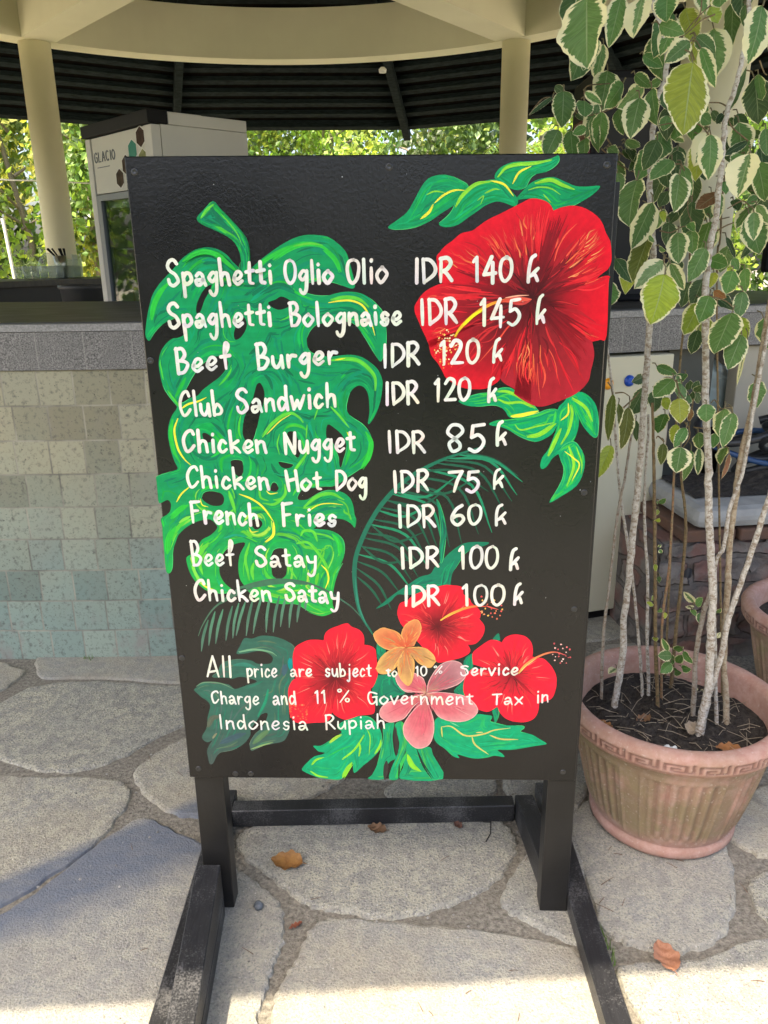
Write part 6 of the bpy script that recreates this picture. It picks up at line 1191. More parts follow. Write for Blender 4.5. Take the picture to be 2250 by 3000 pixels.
def make_pot(name, loc_, label):
    pot = empty(name, loc_); tag(pot, label, 'flower pot', 'terracotta flower pots')
    # body with fluted panels
    n = 432; prof = [(.0, .004), (.150, .004), (.172, .006), (.180, .016), (.180, .034), (.174, .040)]
    zs = np.linspace(.045, .290, 44)
    def rad(z): return .174 + (.237 - .174) * ((z - .04) / .25) ** .78
    vs = []; cs = []; fs = []
    rows = [(r, z, None) for r, z in prof] + [(rad(z), z, (z - .045) / .245) for z in zs] + [(.238, .296, None)]
    for r, z, hv in rows:
        for k in range(n):
            q = 2 * math.pi * k / n; rr = r; dark = 0.0
            if hv is not None:
                f = (k / n * 6 + .18) % 1.0; u = f
                inside = .10 < u < .90 and .10 < hv < .86
                if (abs(u - .10) < .012 or abs(u - .90) < .012) and .04 < hv < .90: rr += .0035
                elif abs(hv - .88) < .018 and .10 < u < .90: rr += .003
                elif inside and .17 < u < .83:
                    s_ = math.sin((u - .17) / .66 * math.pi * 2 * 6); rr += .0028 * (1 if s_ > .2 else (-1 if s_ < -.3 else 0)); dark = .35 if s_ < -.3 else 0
            w = .35 + .65 * min(1, max(0, (hv if hv is not None else (0 if z < .05 else 1)) * 6)) if z > .03 else .35
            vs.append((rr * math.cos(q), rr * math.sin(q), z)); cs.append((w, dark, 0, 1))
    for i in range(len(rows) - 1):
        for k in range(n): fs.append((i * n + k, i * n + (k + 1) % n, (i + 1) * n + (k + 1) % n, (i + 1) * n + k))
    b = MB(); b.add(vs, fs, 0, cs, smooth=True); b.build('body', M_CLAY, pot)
    # rim with a pressed key pattern
    n = 22 * 20; prof = [(.236, .294), (.252, .296), (.259, .301), (.2625, .309)] + [(.2635 + .0005 * i, .311 + .0042 * i) for i in range(8)] + [(.2665, .3455), (.264, .351), (.257, .356), (.247, .3575), (.238, .356), (.231, .350), (.227, .340), (.222, .29), (.214, .22)]
    vs = []; cs = []; fs = []
    for i, (r, z) in enumerate(prof):
        for k in range(n):
            q = 2 * math.pi * k / n; rr = r; dk = 0
            if 4 <= i <= 11:
                cx = (k % 20) / 2.0; row = 6 - min(6, (i - 4)); up = 0
                if cx < 9: up = int(KEY[row][int(cx)])
                if i == 4 or i == 11: up = 1
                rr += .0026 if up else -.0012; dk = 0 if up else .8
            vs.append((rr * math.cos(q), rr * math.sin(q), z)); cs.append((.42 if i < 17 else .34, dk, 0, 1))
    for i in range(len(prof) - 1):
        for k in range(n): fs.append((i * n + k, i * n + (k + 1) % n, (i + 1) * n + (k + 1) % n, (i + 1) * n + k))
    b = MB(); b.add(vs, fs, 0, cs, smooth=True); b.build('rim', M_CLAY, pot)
    # soil with a crumbly surface
    t = bpy.data.materials.get('potting_soil')
    if not t:
        q = NT('potting_soil'); co = q.co(); nn = q.noise(co, 60, 6, .75); q.base(q.mix(q.ramp(nn, [(.35, 0), (.7, 1)]), (.012, .010, .009), (.075, .062, .05))); q.rough(.95); q.bump(nn, 1.0, .012); t = q.m
    s_ = MB(); vs = [(0, 0, .285)]; fs = []; R_ = 26; A_ = 90
    for i in range(1, R_ + 1):
        for k in range(A_):
            r = .223 * i / R_; a = 2 * math.pi * k / A_; vs.append((r * math.cos(a), r * math.sin(a), .285 + (random.uniform(-.006, .008) if i < R_ else 0) + .006 * math.sin(r * 40 + a * 3)))
    for k in range(A_): fs.append((0, 1 + k, 1 + (k + 1) % A_))
    for i in range(R_ - 1):
        for k in range(A_): fs.append((1 + i * A_ + k, 1 + (i + 1) * A_ + k, 1 + (i + 1) * A_ + (k + 1) % A_, 1 + i * A_ + (k + 1) % A_))
    s_.add(vs, fs, 0, smooth=True); s_.build('soil', t, pot)
    return pot
make_pot('flower_pot', (.712, 1.726, .009), 'weathered terracotta pot with key pattern rim holding the variegated shrub')
p2 = make_pot('flower_pot', (1.385, 2.21, .010), 'second terracotta pot standing behind the shrub pot, at the right edge')
p2.rotation_euler.z = .4

# ================================================================ variegated shrub
shrub = empty('variegated_shrub', (.712, 1.745, .295)); tag(shrub, 'tall shrub of pale stems and cream edged green leaves growing in the terracotta pot', 'shrub')
SO = Vector(shrub.location)
def m_bark(name, a, b_, c_):
    t = NT(name); co = t.co(); n = t.noise(t.map(co, scale=(1, 1, .6)), 170, 5, .7); n2 = t.noise(t.map(co, scale=(1, 1, 1.6)), 75, 4, .7)
    c = t.mix(t.ramp(n, [(.4, 0), (.6, 1)]), a, b_); c = t.mix(t.ramp(n2, [(.5, 0), (.60, .85)]), c, c_)
    t.base(c); t.rough(.8); t.bump(n, .5, .003); return t.m
BARK = [m_bark('pale_bark', (.56, .53, .47), (.36, .32, .26), (.21, .155, .10)), m_bark('grey_brown_bark', (.30, .25, .19), (.36, .33, .28), (.19, .13, .08)), m_bark('brown_bark', (.14, .085, .04), (.22, .16, .075), (.09, .075, .03)), m_bark('orange_bark', (.30, .15, .075), (.24, .19, .10), (.15, .09, .05)), m_bark('tan_bark', (.42, .36, .26), (.33, .25, .16), (.22, .15, .085))]
for i, (pts, r0_, r1_, tone) in enumerate(STEMS):
    P = [Vector(p) / 1000 - SO for p in pts]; tw = i >= 14
    if not tw: P[0].z -= .03
    P2 = [Vector(q) for q in catmull(P, 6 if not tw else 5)]
    if not tw:   # slight knots
        P2 = [p + Vector((random.uniform(-1, 1), random.uniform(-1, 1), 0)) * r0_ / 1000 * .12 for p in P2]
    MB().tube(P2, r0_ / 1000, r1_ / 1000, 10 if not tw else 6, wob=.16 if not tw else 0).build('stem' if not tw else 'twig', BARK[tone], shrub)
def m_leaf():
    t = NT('variegated_leaf'); a = t.attr('luv'); tint = t.attr('Col'); sep = t.n('ShaderNodeSeparateXYZ'); t.l(a.outputs['Vector'], sep.inputs[0])
    u, v, rd = sep.outputs[0], sep.outputs[1], sep.outputs[2]; au = t.math('ABSOLUTE', u)
    # vein-aligned noise: the cream margin breaks in fingers between the side veins
    cv = t.n('ShaderNodeCombineXYZ'); t.l(t.math('MULTIPLY', t.math('SUBTRACT', v, t.math('MULTIPLY', au, .22)), 19.0), cv.inputs[0]); t.l(t.math('MULTIPLY', u, 1.3), cv.inputs[1]); t.l(t.math('MULTIPLY', rd, 40), cv.inputs[2])
    n = t.noise(cv.outputs[0], 1.0, 4, .65)
    cv2 = t.n('ShaderNodeCombineXYZ'); t.l(t.math('MULTIPLY', v, 2.0), cv2.inputs[0]); t.l(u, cv2.inputs[1]); t.l(t.math('MULTIPLY', rd, 91), cv2.inputs[2]); nb = t.noise(cv2.outputs[0], 1.2, 2)
    edge = t.math('SUBTRACT', t.math('SUBTRACT', 1.0, au), t.math('MULTIPLY', t.math('MAXIMUM', t.math('SUBTRACT', v, .80), 0), 1.6))
    thr = t.math('ADD', tint.outputs['Alpha'], t.math('ADD', t.math('MULTIPLY', t.math('SUBTRACT', n, .5), .75), t.math('MULTIPLY', t.math('SUBTRACT', nb, .5), .55)))
    thr = t.math('MAXIMUM', thr, .07)
    msk = t.ramp(t.math('MULTIPLY', t.math('SUBTRACT', thr, edge), 22), [(0, 0), (1, 1)])
    grn = t.mix(t.ramp(n, [(.4, 0), (.65, .6)]), tint.outputs['Color'], t.mix(1, tint.outputs['Color'], (1.7, 1.6, 1.8), 'MULTIPLY'))
    vein = t.ramp(t.math('FRACT', t.math('MULTIPLY', t.math('SUBTRACT', v, t.math('MULTIPLY', au, .30)), 8.0)), [(0, 1), (.07, 0), (.93, 0), (1, 1)])
    mid = t.ramp(au, [(.015, 1), (.045, 0)]); ve = t.math('MAXIMUM', t.math('MULTIPLY', vein, .22), t.math('MULTIPLY', mid, .55))
    grn = t.mix(ve, grn, (.33, .40, .22))
    cream = t.mix(t.ramp(nb, [(.4, 0), (.7, .5)]), (.76, .71, .46), (.66, .66, .38))
    c = t.mix(msk, grn, cream); t.base(c); t.rough(.46); t.p.inputs['Specular IOR Level'].default_value = .22
    h = t.math('ADD', t.math('MULTIPLY', vein, -.5), t.math('MULTIPLY', mid, -1)); t.bump(h, .35, .004)
    tr = t.n('ShaderNodeBsdfTranslucent'); t.l(t.mix(1, c, (1.5, 1.5, .8), 'MULTIPLY'), tr.inputs[0]); mx = t.n('ShaderNodeMixShader'); mx.inputs[0].default_value = .26
    t.l(t.p.outputs[0], mx.inputs[1]); t.l(tr.outputs[0], mx.inputs[2]); t.l(mx.outputs[0], t.out.inputs[0]); return t.m
M_LEAF = m_leaf()
LGREEN = {0: ((.060, .128, .034), .13), 1: ((.076, .148, .044), .34), 2: ((.10, .170, .056), .64), 3: ((.185, .235, .028), .13), 4: ((.068, .090, .018), .14), 5: ((.036, .068, .024), .06), 6: ((.16, .085, .035), .10)}
lv_, lf_, luv_, lc_ = [], [], [], []; pet = MB()
def add_leaf(b, tpt, w, kind, nx=10, ny=16):
    ax = tpt - b; L = ax.length
    if L < 1e-4: return
    d = ax / L; toC = (Vector((0, 0, EYE)) - b).normalized()
    side = d.cross(toC).normalized(); nrm = side.cross(d).normalized()
    if nrm.dot(toC) < 0: nrm = -nrm
    roll = random.uniform(-.75, .75); side2 = side * math.cos(roll) + nrm * math.sin(roll); nrm2 = nrm * math.cos(roll) - side * math.sin(roll)
    w = min(w / math.cos(roll), L * 1.0); wv = random.uniform(.02, .065); fold = random.uniform(-.12, .45); curl = random.uniform(-.02, .24); rd = random.random(); base = len(lv_); ph = random.uniform(0, 6)
    g_, thr = LGREEN[kind]; j = random.uniform(1.0, 1.6); g_ = (g_[0] * j * random.uniform(.9, 1.15), g_[1] * j, g_[2] * j * random.uniform(.85, 1.2)); thr = thr * random.uniform(.7, 1.4)
    for i in range(ny + 1):
        v = i / ny; pr = math.sin(math.pi * v ** .84) ** .68 if 0 < v < 1 else 0
        if v > .86: pr *= 1 - .22 * ((v - .86) / .14) ** 2
        for k in range(nx + 1):
            u = -1 + 2 * k / nx; hw = w / 2 * pr; e = abs(u)
            ser = 1 + (.045 * math.sin(v * 58 + ph) if e > .95 else 0)
            p = b + d * (L * (v - .04 * e * e * math.sin(math.pi * v))) + side2 * (u * hw * ser)
            p = p + nrm2 * (e * hw * fold - curl * L * (v - .35) ** 2 + wv * w * math.sin(v * 14 + ph + u * 1.2) * e * e) * 1.0
            lv_.append(p - SO); luv_.append((u, v, rd)); lc_.append(g_ + (thr,))
    for i in range(ny):
        for k in range(nx): a = base + i * (nx + 1) + k; lf_.append((a, a + 1, a + nx + 2, a + nx + 1))
    if L > .03:
        up = b - d * L * .10 + Vector((random.uniform(-.01, .01), .012, .012)) * (L / .1); pet.tube([b + d * L * .02 - SO, (b + up) * .5 - SO + Vector((0, 0, .003)), up - SO + Vector((0, .008, -.002))], .0013, .0015, 5)
for b, tpt, w, kind in LEAVES: add_leaf(Vector(b) / 1000, Vector(tpt) / 1000, w / 1000, kind)
# leaves behind and above, out of this frame or half hidden by the ones in front
rl = random.Random(21)
for i in range(80):
    st_ = STEMS[rl.choice([1, 1, 7, 7, 7, 10, 10, 12, 13])][0]; p = Vector(st_[-1 - rl.randint(0, min(6, len(st_) - 2))]) / 1000
    if p.z < 1.15: continue
    a = rl.uniform(0, 6.28); off = Vector((math.cos(a) * .11, abs(math.sin(a)) * .16 + .05, rl.uniform(-.08, .12))); b = p + off; L = rl.uniform(.05, .10)
    t_ = b + Vector((math.cos(a) * .4, math.sin(a) * .25, -1)).normalized() * L; add_leaf(b, t_, L * rl.uniform(.5, .7), rl.choice([0, 0, 5, 5, 1, 3]), 6, 8)
me = bpy.data.meshes.new('foliage'); me.from_pydata([tuple(p) for p in lv_], [], lf_); me.materials.append(M_LEAF); me.polygons.foreach_set('use_smooth', [True] * len(lf_))
at = me.color_attributes.new('Col', 'FLOAT_COLOR', 'POINT'); at.data.foreach_set('color', np.array(lc_, np.float32).ravel())
at = me.attributes.new('luv', 'FLOAT_VECTOR', 'POINT'); at.data.foreach_set('vector', np.array(luv_, np.float32).ravel())
fo = bpy.data.objects.new('foliage', me); COL.objects.link(fo); fo.parent = shrub
pet.build('petiole', simple('leaf_stalk', (.16, .13, .06), .6), shrub); bpy.data.objects['petiole']['kind'] = 'stuff'

# ================================================================ fallen leaves, litter
def dry_leaf(name, loc_, L, w, rz, c1, c2, label, curl=.35, rad=None):
    key = 'dry_leaf_%d' % (int(c1[0] * 1000)); m = bpy.data.materials.get(key) or simple(key, c1, .6, c2, 60, .4, 90)
    o = empty(name, loc_, rz) if False else None
    nx, ny = 8, 12; vs = []; fs = []
    for i in range(ny + 1):
        v = i / ny; pr = max(.06, math.sin(math.pi * v ** .85)) ** .7
        for k in range(nx + 1):
            u = -1 + 2 * k / nx
            vs.append((u * w / 2 * pr * (1 + .08 * math.sin(v * 17)), L * (v - .5), .003 + curl * w * (u * u * .5 * pr + .35 * (2 * v - 1) ** 2) + .003 * math.sin(v * 21 + u * 4)))
    for i in range(ny):
        for k in range(nx): a = i * (nx + 1) + k; fs.append((a, a + 1, a + nx + 2, a + nx + 1))
    mb = MB(); mb.add(vs, fs, 0, smooth=True); mb.tube([(0, -L / 2, .004 + .35 * curl * w), (.004, -L * .62, .006)], .001, .0008, 5)
    o = mb.build(name, m); o.location = loc_; o.rotation_euler = (0, 0, rz); tag(o, label, 'fallen leaf', 'fallen leaves on the paving'); return o
dry_leaf('fallen_leaf', (-.245, 1.560, .0105), .078, .062, 1.35, (.20, .085, .022), (.34, .17, .045), 'large curled brown leaf on the flagstone between the feet of the menu board')
dry_leaf('fallen_leaf', (-.205, 1.378, .006), .030, .012, -1.0, (.32, .11, .055), (.22, .07, .04), 'tiny reddish leaf lying in the joint in front of the large brown leaf', .2)
dry_leaf('fallen_leaf', (.573, 1.275, .014), .075, .052, .1, (.42, .20, .11), (.30, .13, .07), 'pale orange leaf half in the sun, lying by the right foot of the board')
dry_leaf('fallen_leaf', (-.028, 1.675, .0105), .050, .036, 1.2, (.26, .15, .08), (.16, .09, .045), 'dull brown leaf lying against the middle of the black crossbar', .3)
dry_leaf('fallen_leaf', (.180, 1.688, .0105), .030, .020, .5, (.10, .05, .035), (.16, .07, .04), 'small dark leaf by the right end of the crossbar', .3)
dry_leaf('fallen_leaf', (.352, 1.735, .0105), .052, .030, 1.9, (.30, .12, .05), (.20, .09, .04), 'orange brown leaf tucked behind the right post of the board', .3)
dry_leaf('fallen_leaf', (.455, 1.80, .0105), .07, .05, .9, (.12, .06, .03), (.20, .09, .05), 'dark brown leaf between the right post and the terracotta pot', .3)
dry_leaf('fallen_leaf', (-.175, 1.062, .0105), .024, .016, .4, (.46, .24, .14), (.36, .16, .09), 'tiny pale orange leaf on the sunlit paving at the front', .2) if False else None
# pieces lying on the potting soil
dry_leaf('fallen_leaf', (.80, 1.585, .297), .060, .042, 1.3, (.33, .15, .05), (.24, .10, .03), 'brown leaf on the potting soil at the front of the pot', .3)
dry_leaf('fallen_leaf', (.535, 1.690, .297), .050, .034, .4, (.28, .13, .045), (.20, .09, .03), 'brown leaf on the potting soil at the left inside the pot', .3)
dry_leaf('fallen_leaf', (.640, 1.715, .297), .050, .030, 2.2, (.22, .12, .06), (.15, .08, .04), 'dull brown leaf on the soil between the left stems', .3)
dry_leaf('fallen_leaf', (.655, 1.572, .297), .050, .044, .7, (.55, .58, .58), (.46, .50, .50), 'crumpled pale grey leaf on the potting soil near the front rim', .5)
dry_leaf('fallen_leaf', (.745, 1.665, .297), .060, .040, 2.6, (.40, .34, .26), (.30, .24, .17), 'beige curled leaf on the soil in the middle of the pot', .5)
lt = MB(); rl = random.Random(3)
for i in range(90):
    a, r = rl.uniform(0, 6.28), .2 * math.sqrt(rl.random()); x, y = .712 + r * math.cos(a), 1.745 + r * math.sin(a); b = rl.uniform(0, 3.14); L = rl.uniform(.012, .05); dx, dy = math.cos(b) * L, math.sin(b) * L
    lt.tube([(x - dx, y - dy, .300), (x, y, .303 + rl.random() * .006), (x + dx, y + dy, .300)], .0009, .0007, 5)
tag(lt.build('soil_litter', simple('dry_twigs', (.20, .16, .11), .9, (.34, .29, .22), 40)), kind='stuff')
gt = MB(); cr = MB()
for i in range(70):
    x, y = rl.uniform(-.7, .9), rl.uniform(.95, 2.3); b = rl.uniform(0, 3.14); L = rl.uniform(.006, .022); dx, dy = math.cos(b) * L, math.sin(b) * L
    gt.tube([(x - dx, y - dy, .0115), (x + dx * .2, y + dy * .1, .0135), (x + dx, y + dy, .0115)], .0008, .0005, 5)
for i in range(420):
    x, y = rl.uniform(-1.1, 1.1), rl.uniform(.95, 2.5); r = rl.uniform(.0015, .0042); 
    vs = [(x + r, y, .011), (x, y + r * .8, .011), (x - r * 1.1, y, .011), (x, y - r, .011), (x, y, .011 + r)]; cr.add(vs, [(0, 1, 4), (1, 2, 4), (2, 3, 4), (3, 0, 4)])
tag(gt.build('ground_litter', simple('dark_twigs', (.09, .055, .035), .9, (.20, .11, .06), 30)), kind='stuff')
tag(cr.build('grit', simple('grit_crumbs', (.10, .095, .085), .9, (.42, .40, .36), 40)), kind='stuff')
pb = MB(); bm = bmesh.new(); bmesh.ops.create_icosphere(bm, subdivisions=2, radius=.011); pb.add([v.co * (1 + random.uniform(-.12, .12)) for v in bm.verts], [[v.index for v in f.verts] for f in bm.faces], smooth=True); bm.free()
o = pb.build('pebble', simple('blue_grey_pebble', (.05, .06, .07), .6, (.16, .18, .20), 90)); o.location = (-.294, 1.425, .018); tag(o, 'small blue grey pebble on the flagstone beside the left foot', 'pebble')
tg = MB(); tg.tube([(.248, 1.700, .012), (.262, 1.670, .035), (.258, 1.645, .02), (.244, 1.625, .0125)], .0022, .0014, 6); tag(tg.build('twig_piece', simple('black_twig', (.02, .018, .016), .8)), 'small dark hooked twig leaning on the crossbar near its right end', 'twig')
# weed tuft in the joint by the right foot
wd = MB()
for i in range(16):
    a = rl.uniform(0, 6.28); x, y = .456 + rl.uniform(0, .014), 1.30 + rl.uniform(-.04, .05); h = rl.uniform(.02, .045); wd.add([(x - .0015, y, .002), (x + .0015, y, .002), (x + math.cos(a) * .012, y + math.sin(a) * .012, h)], [(0, 1, 2)])
tag(wd.build('weed', simple('weed_green', (.10, .17, .03), .7)), 'tuft of green weed in the joint against the right foot of the board', 'weed')
wd = MB()
for i in range(14):
    a = rl.uniform(0, 6.28); x, y = -1.095 + rl.uniform(-.02, .02), 2.605 + rl.uniform(-.01, .01); h = rl.uniform(.01, .035); wd.add([(x - .002, y, .0), (x + .002, y, .0), (x + math.cos(a) * .015, y + math.sin(a) * .008 - .004, h)], [(0, 1, 2)])
tag(wd.build('weed', bpy.data.materials['weed_green']), 'tiny green weed at the foot of the tiled bar wall', 'weed')
# ================================================================ display fridge behind the bar
FA, FB = Vector((-1.521, 4.57, 0)), Vector((-1.033, 4.05, 0))      # front edge, left to right
fx = (FB - FA).normalized(); fw_ = (FB - FA).length; fy = Vector((-fx.y, fx.x, 0)); fdep = .50
fr = empty('display_fridge'); fr.matrix_world = Matrix(((fx.x, fy.x, 0, FA.x), (fx.y, fy.y, 0, FA.y), (0, 0, 1, 0), (0, 0, 0, 1)))
tag(fr, 'tall cream drinks fridge with glass door and lettered header, behind the bar counter', 'fridge')
M_FR = simple('fridge_enamel', (.62, .59, .53), .45, (.58, .55, .49), 3); M_FRG = simple('fridge_grey_frame', (.20, .21, .22), .4); M_BLK = simple('black_plastic', (.007, .007, .008), .6, spec=.2)
FH = 2.06
b = MB(); b.box(.0, .03, .02, fdep, .04, FH - .06); b.box(fw_ - .03, fw_, .02, fdep, .04, FH - .06); b.box(.03, fw_ - .03, fdep - .03, fdep, .04, FH - .06); b.box(.03, fw_ - .03, .02, fdep - .03, .04, .16); b.box(.03, fw_ - .03, .02, fdep - .03, FH - .40, FH - .06); b.build('cabinet', M_FR, fr)
MB().box(-.008, fw_ + .004, -.045, .06, FH - .058, FH + .0, bev=.004).build('top_trim', M_BLK, fr)
MB().box(0, fw_, .062, fdep, FH - .058, FH - .004, bev=.003).build('top_panel', M_FR, fr)
MB().box(.42, .62, .10, .30, FH, FH + .014, bev=.002).build('vent_cover', M_FR, fr)
MB().box(.0, .055, -.03, .018, .05, FH - .062, bev=.004).build('side_trim', M_FR, fr); MB().box(fw_ - .075, fw_, -.03, .018, .05, FH - .062, bev=.004).build('side_trim', M_FR, fr)
hd = MB().box(.057, fw_ - .077, -.022, .018, FH - .33, FH - .062, bev=.003).build('header_panel', simple('header_cream', (.62, .60, .52), .6, spec=.2), fr)
# header print: hexagons and lettering
def hexg(cx, cz, r, col, nm):
    m = MB(); y = -.0235
    r *= 1.0; m.add([(cx + r * 1.13 * math.cos(k * math.pi / 3 + math.pi / 6), y, cz + r * 1.13 * math.sin(k * math.pi / 3 + math.pi / 6)) for k in range(6)], [(0, 5, 4, 3, 2, 1)], 0); 
    m.add([(cx + r * math.cos(k * math.pi / 3 + math.pi / 6), y - .0006, cz + r * math.sin(k * math.pi / 3 + math.pi / 6)) for k in range(6)], [(0, 5, 4, 3, 2, 1)], 1)
    m.build('hexagon', [bpy.data.materials.get('hex_white') or simple('hex_white', (.7, .68, .6), .4), simple(nm, col[0], .7, col[1], 30, spec=.15)], hd)
hx0 = fw_ - .077
for cx, cz, r, c1, c2 in ((hx0 - .045, FH - .105, .046, (.035, .02, .012), (.09, .05, .035)), (hx0 - .135, FH - .155, .047, (.04, .20, .15), (.08, .28, .20)), (hx0 - .035, FH - .205, .047, (.16, .17, .06), (.34, .34, .16)), (hx0 - .215, FH - .215, .047, (.03, .02, .012), (.11, .07, .045)), (hx0 - .125, FH - .255, .047, (.02, .16, .24), (.05, .26, .34)), (hx0 - .295, FH - .270, .045, (.03, .022, .012), (.10, .065, .04))): hexg(cx, cz, r, (c1, c2), 'hex_print')
lt_ = {'G': [[(.9, .8), (.6, 1), (.15, .8), (.05, .4), (.3, 0), (.85, .1)], [(.85, .1), (.88, .5)], [(.5, .5), (.88, .5)]], 'L': [[(.1, 1), (.1, .02)], [(.1, .02), (.8, .02)]], 'A': [[(0, 0), (.45, 1)], [(.45, 1), (.95, 0)], [(.2, .38), (.75, .38)]], 'C': [[(.9, .85), (.5, 1), (.1, .7), (.1, .3), (.5, 0), (.9, .15)]], 'I': [[(.3, 1), (.3, 0)]], 'O': [[(.5, 1), (.1, .7), (.1, .3), (.5, 0), (.9, .3), (.9, .7), (.5, 1)]]}
lm = MB(); x = .078
for ch in 'GLACIO':
    for stp in lt_[ch]:
        P = catmull(stp, 4) if len(stp) > 2 else [np.array(p) for p in stp]
        lm.tube([(x + p[0] * .034, -.0235, FH - .178 + p[1] * .046) for p in P], .0027, n=6)
    x += .024 if ch == 'I' else .044
lm.box(.10, .24, -.0236, -.0225, FH - .206, FH - .202); lm.build('lettering', simple('header_letters', (.16, .17, .18), .6), hd)
d = MB(); z0, z1 = .18, FH - .335; x0_, x1_ = .057, fw_ - .077
d.box(x0_, x0_ + .05, -.03, .012, z0, z1, bev=.003); d.box(x1_ - .045, x1_, -.03, .012, z0, z1, bev=.003); d.box(x0_ + .05, x1_ - .045, -.03, .012, z1 - .03, z1); d.box(x0_ + .05, x1_ - .045, -.03, .012, z0, z0 + .05)
door = d.build('door', M_FRG, fr)
def m_glass(name, tint=(.9, .95, .93), r=.02):
    t = NT(name); tr = t.n('ShaderNodeBsdfTransparent'); tr.inputs[0].default_value = tuple(tint) + (1,); gl = t.n('ShaderNodeBsdfGlossy'); gl.inputs['Roughness'].default_value = r
    fz = t.n('ShaderNodeLayerWeight'); fz.inputs[0].default_value = .35; mx = t.n('ShaderNodeMixShader'); t.l(t.ramp(fz.outputs['Facing'], [(0, .05), (.6, .10), (1, .55)]), mx.inputs[0]); t.l(tr.outputs[0], mx.inputs[1]); t.l(gl.outputs[0], mx.inputs[2]); t.l(mx.outputs[0], t.out.inputs[0]); return t.m
M_GLASS = m_glass('door_glass', (.62, .70, .66))
gel = [x for x in M_GLASS.node_tree.nodes if x.type == 'VALTORGB'][0].color_ramp.elements; gel[0].color = (.05, .05, .05, 1); gel[1].color = (.13, .13, .13, 1)
MB().box(x0_ + .048, x1_ - .043, -.016, -.010, z0 + .05, z1 - .03).build('glass', M_GLASS, door)
MB().box(x0_ + .012, x0_ + .03, -.052, -.030, .85, 1.16, bev=.004).build('handle', M_FRG, door)
for z in (.5, .85, 1.16, 1.45): MB().box(.035, fw_ - .035, .06, fdep - .035, z, z + .010).build('shelf', simple('shelf_wire', (.5, .5, .48), .4) if 'shelf_wire' not in bpy.data.materials else bpy.data.materials['shelf_wire'], fr)
tag(MB().box(.10, .22, .10, .3, 1.171, 1.26, bev=.003).build('drink_carton', simple('red_white_carton', (.42, .06, .05), .5, (.60, .50, .44), 14)), 'red and white carton on a shelf inside the drinks fridge', 'carton')
bpy.data.objects['drink_carton'].matrix_world = fr.matrix_world.copy()

# ================================================================ things on the far counter
M_CLR = m_glass('clear_glass', (.955, .975, .965), .06)
for nd in [M_CLR.node_tree]:
    mo_ = [x for x in nd.nodes if x.type == 'OUTPUT_MATERIAL'][0]; ms_ = mo_.inputs[0].links[0].from_node; df_ = nd.nodes.new('ShaderNodeBsdfTranslucent'); df_.inputs[0].default_value = (.85, .9, .88, 1); m2_ = nd.nodes.new('ShaderNodeMixShader'); m2_.inputs[0].default_value = .14; nd.links.new(ms_.outputs[0], m2_.inputs[1]); nd.links.new(df_.outputs[0], m2_.inputs[2]); nd.links.new(m2_.outputs[0], mo_.inputs[0])
def tumbler(x, y, z, r, h, label):
    g_ = MB(); g_.lathe([(0, .004), (r * .78, .004), (r * .8, 0), (r * .84, .006), (r, h), (r * .94, h), (r * .76, .012), (0, .012)], 20)
    o = g_.build('drinking_glass', M_CLR); o.location = (x, y, z); tag(o, label, 'glass', 'glasses on the far bar counter'); return o
rg = random.Random(9); gl0 = None; zc = 1.2455
ux = Vector((.62, .78, 0)).normalized()
k = 0
for row in range(2):
    for i in range(7):
        a = math.radians(143.5 - i * 1.55 - row * .5); r = 2.92 - row * .10; p = Vector((CC.x + r * math.cos(a), CC.y + r * math.sin(a), zc))
        if gl0 is None: o = gl0 = tumbler(p.x, p.y, p.z, .036, .105, '')
        else: o = gl0.copy(); COL.objects.link(o); o.location = p
        o['label'] = 'clear tumbler among the glasses standing side by side left of the column'
a = math.radians(134.2)
for i, (da, rr, h) in enumerate(((0, 2.90, .16), (.9, 2.84, .20), (1.7, 2.92, .16))):
    aa = a - math.radians(da); tumbler(CC.x + rr * math.cos(aa), CC.y + rr * math.sin(aa), zc, .042, h, ['tall clear glass just left of the cream column', 'tallest clear glass in front of the cream column', 'tall clear glass nearest the fridge in front of the column'][i])
cad = empty('cutlery_holder', (CC.x + 2.90 * math.cos(math.radians(135.8)), CC.y + 2.90 * math.sin(math.radians(135.8)), zc)); tag(cad, 'steel holder full of black handled cutlery on the far counter', 'cutlery holder')
MB().lathe([(0, .003), (.05, .003), (.05, .0), (.056, .19), (.052, .19), (.047, .008), (0, .008)], 24).build('cup', simple('brushed_steel', (.5, .5, .48), .3, metal=1), cad)
for i in range(7):
    a = rg.uniform(0, 6.28); MB().tube([(0, 0, .02), (math.cos(a) * .05, math.sin(a) * .05, .19), (math.cos(a) * .075 - .03, math.sin(a) * .075, .25)], .005, .009, 6).build('handle', M_BLK, cad)
jar = MB(); jar.lathe([(0, .004), (.10, .004), (.105, .02), (.105, .10), (.07, .17), (.03, .205), (.03, .215), (0, .215)], 28); o = jar.build('glass_dome', M_CLR); aa = math.radians(139.6); o.location = (CC.x + 2.74 * math.cos(aa), CC.y + 2.74 * math.sin(aa), zc); tag(o, 'clear glass dome behind the row of tumblers on the far counter', 'glass dome')
bn = MB(); bn.lathe([(0, .0), (.13, .0), (.155, .44), (.168, .445), (.168, .47), (.15, .47), (.148, .45), (.12, .02), (0, .02)], 32); o = bn.build('waste_bin', simple('dark_grey_bin', (.05, .05, .052), .5)); o.location = (-2.02, 5.60, .77); tag(o, 'dark grey round bin on a low shelf between the column and the fridge', 'bin')
sb = MB().box(-.25, .25, -.2, .25, 0, .768, bev=.004).build('low_shelf', bpy.data.materials['black_cabinet']); sb.location = (-2.02, 5.62, 0); tag(sb, 'low black shelf unit under the round bin left of the fridge', 'shelf')
